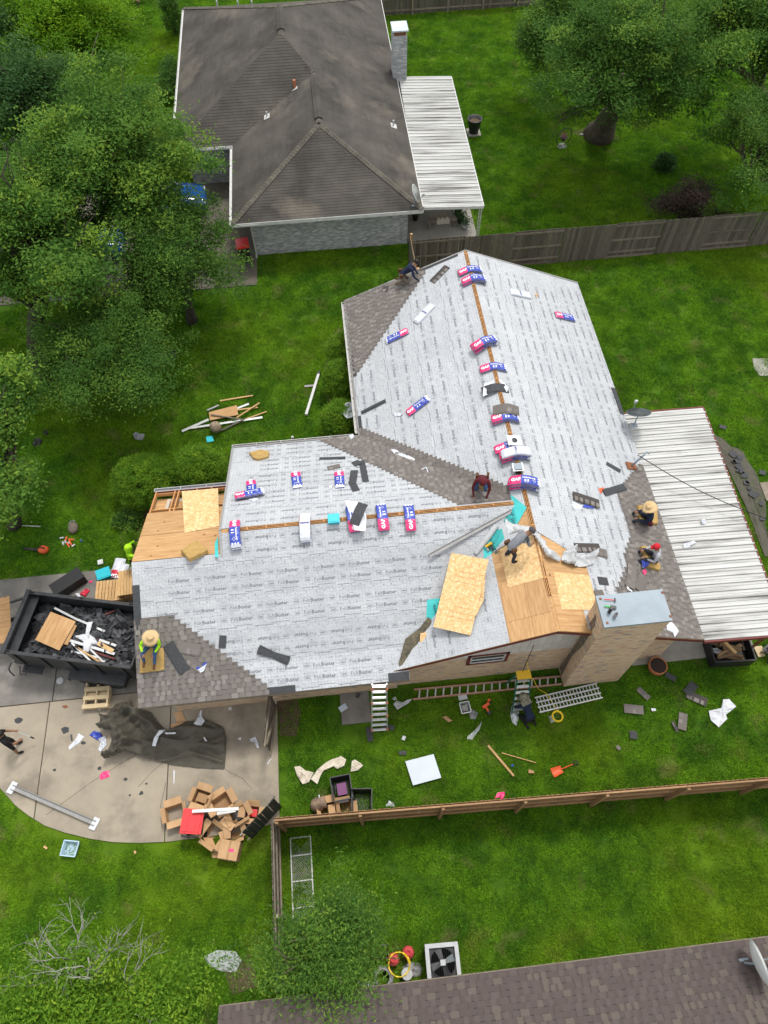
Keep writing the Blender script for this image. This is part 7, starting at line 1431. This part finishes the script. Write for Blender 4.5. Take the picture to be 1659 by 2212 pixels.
for a, b, wd, m, lab in ((q7(1335,252),q7(1390,240),.18,M_LGREY,"grey shingle piece by the metal pail"), (q7(560,330),q7(605,300),.2,M_SHEET,"pale rectangle on the concrete pad"), (q7(670,228),q7(690,240),.16,M_BLACKF,"black scrap on the concrete pad"), (q7(748,440),q7(762,535),.18,M_BLACKF,"dark strip left of the leaning ladder foot"), (q7(840,430),q7(915,450),.16,M_BLACKF,"dark strip right of the leaning ladder foot"), (q7(968,508),q7(988,516),.14,M_LGREY,"small pale chip on the grass"), (q7(948,608),q7(995,608),.12,M_BLACKF,"black sliver beside the pale sheet"), (q8(898,315),q8(962,375),.2,M_SHIN,"shingle strip slanting below the terracotta pot"), (q8(818,430),q8(930,442),.3,M_SHIN,"wide shingle strip lying level on the grass"), (q8(1182,300),q8(1225,335),.5,M_BLACKF,"dark square shingle folded over another"), (q8(1180,345),q8(1298,398),.3,M_SHIN,"shingle strip under the dark square one"), (q8(1162,458),q8(1153,555),.28,M_SHIN,"shingle strip pointing at the tan fence"), (q8(1098,505),q8(1128,568),.1,M_SHIN,"narrow shingle sliver by the strip pointing at the fence"), (q8(870,562),q8(875,608),.24,M_BLACKF,"torn shingle piece in the middle of the grass"), (q8(775,650),q8(795,668),.12,M_SHIN,"small shingle chip near the shovel"), (q8(1060,232),q8(1117,265),.2,M_BLACKF,"rolled dark shingle below the pot"), (q4(1212,255),q4(1262,270),.18,M_BLACKF,"shingle scrap on the far lawn beyond the patio tarp"), (q4(1512,600),q4(1560,612),.22,M_BLACKF,"shingle scrap beside the timber plank at the far right")):
    strip(a, b, wd, m, lab, g, GROUND, .09)
t = thing("clay_pot", "round terracotta pot with dark soil beside the chimney", "pot", G(*q8(1003,195))); MB().lathe([(.2,0),(.3,.12),(.315,.34),(.29,.36),(.275,.33)], 20).obj("pot_body", M_TERRA, t, smooth=True); MB().lathe([(.272,.333),(.1,.345),(0,.345)], 16).obj("soil", mat("dark potting soil", (.03,.022,.016), rough=1), t)
t = thing("firewood_bin", "black open bin of split logs at the patio corner", "bin", ground_at(12.55,7.12,-.05)); mb = MB()
for c, s in (((0,-.42,.3),(1.4,.05,.55)),((0,.42,.3),(1.4,.05,.55)),((-.7,0,.3),(.05,.84,.55)),((.7,0,.3),(.05,.84,.55)),((0,0,.06),(1.4,.84,.05))): mb.box(c, s)
mb.obj("bin_body", M_BLACKP, t); M_LOG = mat("split log", (.16,.10,.06), (.27,.17,.09), scale=7, stretch=(1,6,6), tint=.3, rough=.95)
for i in range(11): rr = random.Random(i); y = rr.uniform(-.3,.3); z = .2+.07*(i//3)+rr.uniform(0,.06); x = rr.uniform(-.3,.3); a = rr.uniform(-.5,.5); MB().tube([(x-.3*math.cos(a),y-.3*math.sin(a),z),(x+.3*math.cos(a),y+.3*math.sin(a),z+rr.uniform(-.05,.1))], rr.uniform(.05,.08), 6).obj("log", M_LOG, t)
bar_on("timber_post", "long yellow timber resting on the logs in the bin", "timber", q8(1395,35), q8(1470,110), .1, .08, M_PINE, level(.62), 0)
crumple("plastic_bag", "grey plastic bag on the firewood bin", "plastic bag", level(.5), [q8(1335,80),q8(1365,78),q8(1385,95),q8(1365,112),q8(1338,105)], .15, M_GREYP, 121)
flatsheet("timber_plank", "flat grey plank leaning beyond the firewood bin", "plank", level(.12), [q8(1500,25),q8(1522,22),q8(1545,85),q8(1512,92)], M_WOODR, .04); flatsheet("wood_crate_lid", "pale wooden crate lid at the right patio end", "board", level(.15), [q8(1572,70),q8(1620,66),q8(1640,125),q8(1600,130)], M_PALLET, .05); flatsheet("timber_plank", "brown timber plank on grass at the far right of the patio", "plank", level(.05), [q4(1520,680),q4(1590,670),q4(1600,820),q4(1570,810)], M_WOODR, .04)
t = thing("folding_chair", "folded black metal chair frame leaning past the patio end", "chair", ground_at(*tuple(G(*q8(1640,110)))[:2], .5))
for s in (-1, 1): MB().tube([(s*.22,-.3,.02),(s*.22,.1,.75)], .015, 6).obj("leg", M_BLACKM, t); MB().tube([(s*.2,.3,.02),(s*.2,-.15,.5)], .015, 6).obj("leg", M_BLACKM, t)
MB().box((0,-.02,.42),(.42,.4,.03)).obj("seat", M_BLACKM, t); MB().box((0,.1,.72),(.44,.03,.2)).obj("backrest", M_BLACKM, t)
crumple("ground_tarp", "flat dark grey tarp along the far side of the white patio cover", "tarp", GROUND, [q4(1165,310),q4(1230,335),q4(1300,400),q4(1395,445),q4(1430,520),q4(1490,600),q4(1550,760),q4(1568,860),q4(1560,1000),q4(1640,1250),q4(1560,1250),q4(1430,900),q4(1330,680),q4(1230,470)], .04, M_TARP, 122, freq=2, rings=6, z0=.05)
for k in range(14):
    rr = random.Random(k+3); f = rr.random(); a = (1240+300*f+rr.uniform(0,60), 400+560*f+rr.uniform(-40,40)); o = GROUND.hit(*q4(*a)); sz = rr.uniform(.1,.28); solo("shingle_scrap", MB().prism([(sz*rr.uniform(.5,1)*math.cos(i*.9), sz*rr.uniform(.4,.9)*math.sin(i*.9)) for i in range(7)], .10, .115), M_BLACKF, "torn shingle scrap on the tarp beyond the patio cover", "shingle scrap", Matrix.Translation(o), "scraps on the far patio tarp")
paper("wrapper_scrap", "clear and purple wrapper twist on the white patio cover", "wrapper", level(2.62), [q4(1078,955),q4(1110,950),q4(1115,985),q4(1085,992)], M_WHITEB, 124, .08); paper("wrapper_scrap", "white and pink wrapper on the white patio cover", "wrapper", level(2.62), [q4(945,1140),q4(1020,1115),q4(1045,1130),q4(1000,1150),q4(985,1165),q4(945,1172)], M_WHITEB, 125, .07)
# ------------------------------------------------------------------ front lawn
flatsheet("door_panel", "orange wooden panel with dark mark on the front lawn scrap pile", "panel", level(.14), [q9(975,740),q9(1105,707),q9(1112,752),q9(980,778)], M_PLY, .03)
g = "scrap lengths on the front lawn pile"
for a, b, wd, m, z, lab in ((q9(1027,688),q9(1180,663),.07,M_PINE,.03,"pine stick lying apart above the scrap pile"), (q9(1105,766),q9(1212,697),.06,M_PINE,.16,"pine stick crossing the orange panel"), (q9(1100,731),q9(1203,718),.06,M_PINE,.08,"pine stick poking out level from the orange panel"), (q9(850,830),q9(975,775),.12,M_ALU,.04,"bent metal strip at the near end of the scrap pile"), (q9(890,815),q9(1225,765),.10,M_ALU,.06,"long metal strip under the scrap pile"), (q9(1095,728),q9(1162,702),.1,M_ALU,.05,"metal strip end beyond the orange panel"), (q9(968,732),q9(1022,708),.08,M_GREYM,.05,"short grey strip at the panel corner"), (q9(985,752),q9(1140,776),.05,M_WOODG,.19,"dark weathered lath on the orange panel"), (q9(1010,836),q9(1140,775),.07,M_WOODG,.07,"dark lath beside the ribbed shade"), (q9(1140,775),q9(1245,738),.05,M_PINE,.06,"thin pine lath at the end of the pile")):
    bar_on("scrap_length", lab, "scrap length", a, b, wd, .03, m, level(z), .02, g)
t = thing("lamp_shade", "ribbed beige lamp shade on its side by the scrap pile", "lamp shade", spot(GROUND, *q9(1000,815), .6)); MB().lathe([(.17,0),(.22,.12),(.24,.28),(.2,.42),(.1,.46)], 20).obj("shade", mat("ribbed beige", (.36,.28,.2), (.14,.1,.07), scale=5, stretch=(4,4,.5), rough=.8), t, Matrix.Translation((0,0,.2)) @ Matrix.Rotation(R_(60), 4, 'X'), smooth=True)
flatsheet("tub_lid", "teal plastic lid on the grass below the scrap pile", "lid", level(.05), [q9(962,855),q9(992,850),q9(998,875),q9(966,881)], M_TEAL, .03)
M, L = lay(GROUND, q9(1430,757), q9(1488,568), .05); t = thing("white_downpipe", "long white square downpipe lying on the front lawn", "downpipe", M); MB().box((0,0,.05),(L,.11,.1)).obj("pipe", M_WHITET, t); MB().box((L/2+.06,0,.06),(.14,.12,.12)).obj("elbow", M_BLACKP, t)
bar_on("metal_strip", "short grey strip beside the white downpipe", "strip", q9(1422,622), q9(1470,618), .1, .03, M_GREYM, GROUND, .05)
for a, lab in ((q9(1545,442),"white cup by the hedge"), (q9(1503,757),"white cup beside the downpipe end"), (q9(1365,858),"white scrap near the garage gutter")): solo("paper_cup", MB().lathe([(.05,0),(.06,.12),(.055,.12),(.045,.01)], 12), M_WHITET, lab, "cup", Matrix.Translation(GROUND.hit(*a)) @ Matrix.Rotation(1.3, 4, 'X') @ Matrix.Translation((0,.06,0)), "white litter on the front lawn")
crumple("plastic_bag", "grey plastic bag lying on the hedge under the gutter", "plastic bag", level(1.65), [q9(1592,748),q9(1605,710),q9(1630,692),q9(1655,700),q9(1655,760),q9(1620,770)], .22, M_POLYW, 130)
t = thing("backpack", "grey backpack lying on the lawn near the soil bed", "backpack", spot(GROUND, *q9(347,1285), .2, .02)); MB().lathe([(.0,0),(.17,.01),(.2,.1),(.16,.2),(0,.24)], 10, sy=1.35).obj("pack_body", C_TANP, t, smooth=True); MB().tube([(-.12,.2,.15),(-.05,.32,.12),(.05,.32,.12),(.12,.2,.15)], .02, 6).obj("strap", C_GREY, t)
for k, (a, b, m, lab) in enumerate(((q13(545,1480),q13(535,1510),M_ORANGE,"orange sealant tube standing across the others"), (q13(560,1500),q13(605,1504),M_ORANGE,"orange sealant tube with pale nozzle pointing right"), (q13(565,1510),q13(585,1548),M_ORANGE,"orange sealant tube pointing at the driveway"), (q13(545,1530),q13(565,1562),M_ORANGE,"orange sealant tube lowest in the pile"), (q13(490,1492),q13(520,1486),M_LGREY,"white sealant tube lying apart at the back"), (q13(512,1520),q13(518,1545),M_LGREY,"white sealant tube left of the orange ones"), (q13(530,1512),q13(540,1532),M_LGREY,"white sealant tube between the orange ones"), (q13(588,1560),q13(610,1542),M_LGREY,"white sealant tube in front of the pile"), (q13(556,1525),q13(570,1535),M_LGREY,"short white sealant tube in the middle of the pile"))):
    A, B = G(*a, .06), G(*b, .06); t = thing("sealant_tube", lab, "sealant tube", Matrix.Translation((A+B)/2), "sealant tubes spilled on the lawn"); d = (B-A)/2; MB().tube([-d, d], .035, 10).obj("tube_body", m, t); MB().tube([d, d*1.35], [.014,.006], 6).obj("nozzle", M_WHITET, t)
crumple("blue_scrap", "small blue wrapper ball beside the sealant tubes", "wrapper", GROUND, [q13(655,1508),q13(672,1502),q13(678,1522),q13(660,1530)], .08, M_BLUEB, 131)
t = thing("leaf_blower", "orange leaf blower with black tube on the front lawn", "leaf blower", lay(GROUND, q13(205,1586), q13(395,1602), .0)[0]); MB().lathe([(.0,-.13),(.13,-.1),(.17,0),(.13,.1),(0,.14)], 12, c=(.33,0,.15), sx=1.25).obj("motor_body", M_ORANGE, t, smooth=True); MB().tube([(.2,0,.12),(-.1,.0,.08),(-.48,.03,.06)], [.06,.05,.045], 10).obj("blower_tube", M_BLACKP, t, smooth=True); MB().tube([(.2,0,.26),(.3,0,.36),(.45,0,.28)], .022, 6).obj("handle", M_BLACKP, t)
_A, _B = G(*q13(95,1385),.04), G(*q13(332,1396),.04); cable("white_pipe", "thin white pipe lying on the front lawn", [_A, (_A+_B)/2, _B], .02, M_WHITET, "pipe")
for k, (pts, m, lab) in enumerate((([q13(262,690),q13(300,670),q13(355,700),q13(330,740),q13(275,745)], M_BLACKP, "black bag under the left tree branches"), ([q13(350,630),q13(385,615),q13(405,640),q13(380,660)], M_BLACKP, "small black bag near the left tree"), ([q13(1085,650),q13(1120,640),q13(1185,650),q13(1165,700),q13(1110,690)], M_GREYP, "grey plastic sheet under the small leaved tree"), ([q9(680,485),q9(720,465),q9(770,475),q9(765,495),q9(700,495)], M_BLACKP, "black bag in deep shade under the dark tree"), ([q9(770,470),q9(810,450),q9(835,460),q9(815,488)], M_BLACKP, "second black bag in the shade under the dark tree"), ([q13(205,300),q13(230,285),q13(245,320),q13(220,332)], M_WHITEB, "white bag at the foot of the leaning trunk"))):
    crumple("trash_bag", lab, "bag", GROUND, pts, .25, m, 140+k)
t = thing("blue_pot", "blue glazed pot at the foot of the leaning trunk", "pot", G(*q13(215,362))); MB().lathe([(.12,0),(.2,.12),(.2,.28),(.15,.32),(.12,.3)], 14).obj("pot_body", M_BLUET, t, smooth=True); MB().ball((0,0,.33), .1, 8, 5).obj("plant_ball", M_LEAFB, t)
# ------------------------------------------------------------------ next door's things
t = thing("waste_bin", "black wheeled bin with red lid beside the grey brick corner", "bin", ground_at(-4.05,29.55,.1)); MB().add([(-.22,-.26,.03),(.22,-.26,.03),(.22,.26,.03),(-.22,.26,.03),(-.29,-.35,1.0),(.29,-.35,1.0),(.29,.35,1.0),(-.29,.35,1.0)], [(3,2,1,0),(4,5,6,7),(0,1,5,4),(1,2,6,5),(2,3,7,6),(3,0,4,7)]).obj("bin_body", M_BLACKP, t); MB().box((0,0,1.03),(.62,.74,.06)).box((0,-.05,1.07),(.5,.5,.04)).obj("lid", M_REDP, t); MB().tube([(-.26,.42,1.0),(.26,.42,1.0)], .02, 6).obj("handle", M_BLACKP, t)
for s in (-1, 1): MB().tube([(s*.18,.28,.12),(s*.26,.28,.12)], .12, 12).obj("wheel", M_RUBBER, t)
def car(label, M, paint):
    t = thing("parked_car", label, "car", M); Lc, Wc = 4.4, 1.78
    def ring(x, w, z0, z1, k): return [(x,-w*.5,z0),(x,-w*.5,(z0+z1)*.55),(x,-w*.5*k,z1),(x,-w*.2*k,z1+.02),(x,w*.2*k,z1+.02),(x,w*.5*k,z1),(x,w*.5,(z0+z1)*.55),(x,w*.5,z0)]
    R4 = [ring(-2.2,1.5,.35,.62,.85), ring(-2.0,1.72,.25,.75,.9), ring(-1.1,Wc,.2,.92,.92), ring(1.3,Wc,.2,.98,.92), ring(1.95,1.74,.25,.95,.9), ring(2.2,1.6,.35,.85,.85)]
    mb = MB(); vs = [p for q in R4 for p in q]; fs = []
    for i in range(5):
        for j in range(7): fs.append((i*8+j, i*8+j+1, i*8+8+j+1, i*8+8+j))
        fs.append((i*8+7, i*8, i*8+8, i*8+15))
    fs += [tuple(range(8)), tuple(range(47,39,-1))]; mb.add(vs, fs).obj("body_shell", paint, t, smooth=True)
    cab = [ring(-1.0,1.6,.9,.95,.95), ring(-.35,1.5,.9,1.38,.82), ring(.9,1.5,.9,1.42,.82), ring(1.7,1.55,.9,1.0,.9)]; vs = [p for q in cab for p in q]; fs = []
    for i in range(3):
        for j in range(7): fs.append((i*8+j, i*8+j+1, i*8+8+j+1, i*8+8+j))
    MB().add(vs, fs+[tuple(range(8)), tuple(range(31,23,-1))]).obj("window_glass", M_GLASS, t, smooth=True); MB().box((.27,0,1.44),(1.25,1.2,.03)).obj("roof_panel", paint, t)
    for x in (-1.4, 1.4):
        for s in (-1, 1): w = MB().tube([(x,s*.72,.32),(x,s*.9,.32)], .32, 18).obj("wheel", M_RUBBER, t); MB().tube([(x,s*.88,.32),(x,s*.91,.32)], .2, 12).obj("rim", M_ALU, w)
    for s in (-1, 1): MB().box((-2.14,s*.55,.62),(.1,.3,.12)).obj("headlight", M_LGREY, t); MB().box((2.16,s*.6,.75),(.08,.25,.12)).obj("tail_light", M_REDP, t)
    return t
car("glossy blue car parked on the next door driveway under the tallest tree", ground_at(-8.2,34.0,R_(182), .04), M_CARBL)
car("second blue car mostly hidden by the tallest tree", ground_at(-12.2,31.0,R_(180), .04), M_CARBL)
t = thing("garden_bench", "weathered bench under the next door patio cover", "bench", ground_at(6.0,30.9,.0,.06)); MB().box((0,0,.42),(1.5,.3,.05)).obj("seat", M_WOODR, t)
for x in (-.6,.6):
    for y in (-.1,.1): MB().box((x,y,.2),(.06,.05,.4)).obj("leg", M_WOODR, t)
for k, x in enumerate((5.85,6.05,6.28)):
    t = thing("string_mop", "white string mop %s on the patio bench" % ("by the seat end", "between two other mops", "nearest the plant pots")[k], "mop", ground_at(x,30.86,0,.5), "mops on the patio bench"); MB().tube([(0,.05,.08),(-.12,.75,.35)], .014, 6).obj("handle", M_PINE, t); mb = MB()
    for i in range(9): a = -.1+.025*i; mb.tube([(a*.5,.05,.08),(a,-.08,.05),(a*1.1,-.2,-.12)], .016, 4)
    mb.obj("mop_head", M_CREAM, t, kind="stuff")
for k, (x, y, h) in enumerate(((7.05,31.1,.35),(7.2,30.6,.3),(7.0,31.7,.4),(4.75,31.6,.5))):
    t = thing("potted_plant", ("leafy potted plant beside the lattice patio post", "low potted plant at the patio slab edge", "potted plant further back under the patio cover", "black planter by the patio wall")[k], "potted plant", ground_at(x, y, 0, .06)); MB().lathe([(.13,0),(.2,h),(.16,h),(.14,h-.04)], 14).obj("pot", M_BLACKP if k != 1 else M_LGREY, t, smooth=True); rng = np.random.default_rng(k); P = rng.normal(size=(160,3))*np.array([.18,.18,.13])+np.array([0,0,h+.15]); o = bpy.data.objects.new("foliage", leaf_mesh("foliage", P, .11, rng.uniform(0,1,160), rng, material=M_LEAFB)); COL.objects.link(o); o.parent = t
t = thing("black_urn", "black barrel planter on a pale square slab on the back lawn", "planter", G(*q11(1498,622))); MB().box((0,0,.04),(.75,.75,.08)).obj("slab", M_PATIO, t); MB().lathe([(.27,.08),(.3,.35),(.36,.62),(.42,.8),(.44,.86),(.36,.86),(.3,.7)], 18).obj("urn_body", M_BLACKP, t, smooth=True); MB().lathe([(.34,.7),(0,.72)], 14).obj("soil", M_SOIL, t)
t = thing("wheel_planter", "upright iron wheel hoop holding a hanging flower pot", "planter", G(*q12(462,850))); c = [(.45*math.cos(a*.2618), .12*math.cos(a*.2618), .55+.5*math.sin(a*.2618)) for a in range(25)]; MB().tube(c, .025, 6, cap=False).obj("hoop", M_BLACKM, t); MB().lathe([(.1,0),(.17,.15),(.2,.2)], 12, c=(0,0,.35)).obj("basket", M_BLACKP, t); MB().lathe([(.3,0),(.25,.05),(0,.06)], 14).obj("base_plate", M_GREYP, t)
rng = np.random.default_rng(3); o = bpy.data.objects.new("flowers", leaf_mesh("flowers", rng.normal(size=(110,3))*.1+np.array([0,0,.62]), .09, rng.uniform(0,1,110), rng, material=leafmat("pink flower", (.35,.10,.14), (.2,.12,.06), (.45,.2,.22)))); COL.objects.link(o); o.parent = t
for k, (u, v) in enumerate(((575,788),(600,795),(625,800))): solo("edging_stone", MB().lathe([(0,0),(.14,.01),(.13,.09),(0,.12)], 8, sy=.7), M_STONE, "pale stone in the row at the big oak's roots", "stone", spot(GROUND, *q12(u,v), k), "stones at the oak roots", smooth=False)
# ------------------------------------------------------------------ by the brown roofed house
ac = thing("air_conditioner", "square outdoor air conditioner with white rim and black fan", "air conditioner", ground_at(1.33,-.82,-.03)); AW = .92
MB().box((0,0,.42),(AW-.06,AW-.06,.84)).obj("cabinet", M_BLACKP, ac)
mb = MB(); mb2 = []
for s in (-1, 1): MB().box((0,s*(AW/2-.05),.9),(AW,.11,.07)).obj("rim", M_LGREY, ac); MB().box((s*(AW/2-.05),0,.901),(.11,AW-.2,.07)).obj("rim", M_LGREY, ac)
MB().lathe([(.36,.85),(.36,.88),(.34,.88),(.34,.85)], 28).obj("fan_ring", M_BLACKP, ac); MB().box((0,0,.9),(.14,.14,.04)).obj("hub_cap", M_LGREY, ac)
for k in range(4): MB().add([(.06,-.05,.86),(.33,-.09,.85),(.33,.10,.88),(.06,.05,.89)], [(0,1,2,3)]).obj("fan_blade", M_DISHG if k == 0 else M_BLACKM, ac, Matrix.Rotation(k*1.5708+.3, 4, 'Z'))
for k in range(13): x = -.36+.06*k; l = math.sqrt(max(.37**2-x*x, .01)); MB().bar((x,-l,.91),(x,l,.91),.006,.006).obj("grille_wire", M_BLACKM, ac)
g = "red gas bottles by the air conditioner"
for x, y, lab in ((-.02,-.62,"red gas bottle further from the air conditioner"), (.42,-.5,"red gas bottle nearest the air conditioner")): t = thing("gas_bottle", lab, "gas bottle", ground_at(x,y), g); MB().lathe([(0,.0),(.14,.02),(.17,.12),(.17,.3),(.13,.4),(.0,.43)], 16).obj("tank", mat("faded red paint", (.55,.07,.08), (.45,.06,.06), scale=4, rough=.45), t, smooth=True); MB().lathe([(.07,.41),(.07,.5),(.06,.5),(.06,.42)], 12).obj("collar", M_REDP, t)
t = thing("plastic_bucket", "white bucket with red label by the air conditioner", "bucket", ground_at(.32,-1.0)); MB().lathe([(.12,0),(.15,.36),(.14,.36),(.115,.03)], 18).obj("bucket_body", M_WHITET, t, smooth=True); MB().lathe([(.152,.30),(.154,.38),(0,.385)], 18).obj("lid", M_LGREY, t); MB().lathe([(.128,.06),(.143,.2)], 18).obj("label_band", M_REDP, t)
t = thing("coiled_duct", "grey ribbed coil of duct beside the white bucket", "duct", ground_at(-.35,-1.02))
for k in range(6): MB().tube([((.26-.01*k)*math.cos(a*.524),(.26-.01*k)*math.sin(a*.524),.05+.055*k) for a in range(13)], .035, 6, cap=False).obj("coil_turn", M_GREYP, t)
crumple("grey_rag", "grey rag heap behind the white bucket", "rag", GROUND, [q10(965,1010),q10(1010,975),q10(1080,980),q10(1105,1020),q10(1090,1070),q10(1000,1075)], .25, M_GREYP, 160)
pts = [V3((.1+.3*math.cos(a*.55)+.02*a*.1, -.75+.3*math.sin(a*.55), .46+.04*math.sin(a*1.7))) for a in range(26)]; cable("yellow_cable", "tangled yellow extension cord over the gas bottles", pts, .012, M_YELLOW, "cord")
cable("bent_rod", "black bent metal rod standing by the slender tree", [G(*q10(822,862),.5), G(*q10(868,862),.5), G(*q10(872,930),.3), G(*q10(872,985),.0)], .02, M_BLACKM, "rod"); crumple("white_bag", "white bag poking out at the brown roof's eave", "bag", level(.6), [q10(668,1105),q10(720,1092),q10(790,1108),q10(780,1135),q10(700,1135)], .2, M_CLOTHW, 161)
crumple("clear_sheet", "crumpled clear plastic sheet on the bottom lawn under the bare tree", "plastic sheet", GROUND, [(442,2066),(470,2052),(510,2056),(523,2075),(510,2100),(480,2098),(452,2085)], .22, M_POLY, 162, z0=.08)
# fallen wire gate on the bottom lawn
t = thing("wire_panel", "white wire mesh gate panel lying flat on the bottom lawn", "wire panel", ground_at(-2.52,2.1,0,-.03)); W, Hh = .62, 2.35
for x in (-W/2, W/2): MB().bar((x,-Hh,.06),(x,.75,.06),.03,.03).obj("side_tube", M_WHITET, t)
for y in (.75,.25,-.45,-1.15,-1.8,-Hh): MB().bar((-W/2,y,.062),(W/2,y,.062),.03,.03).obj("cross_tube", M_WHITET, t)
mb = MB(); k = -3.2
while k < 1.6:
    for sgn in (-1, 1):
        a, b = V3((-W/2, k, .055)), V3((W/2, k+sgn*W, .055))
        if -Hh < a.y < .75 and -Hh < b.y < .75: mb.bar(a, b, .006, .006)
    k += .075
mb.obj("wire_mesh", M_LGREY, t, kind="stuff")
rebase(house, (4.0, 12.0, 0))
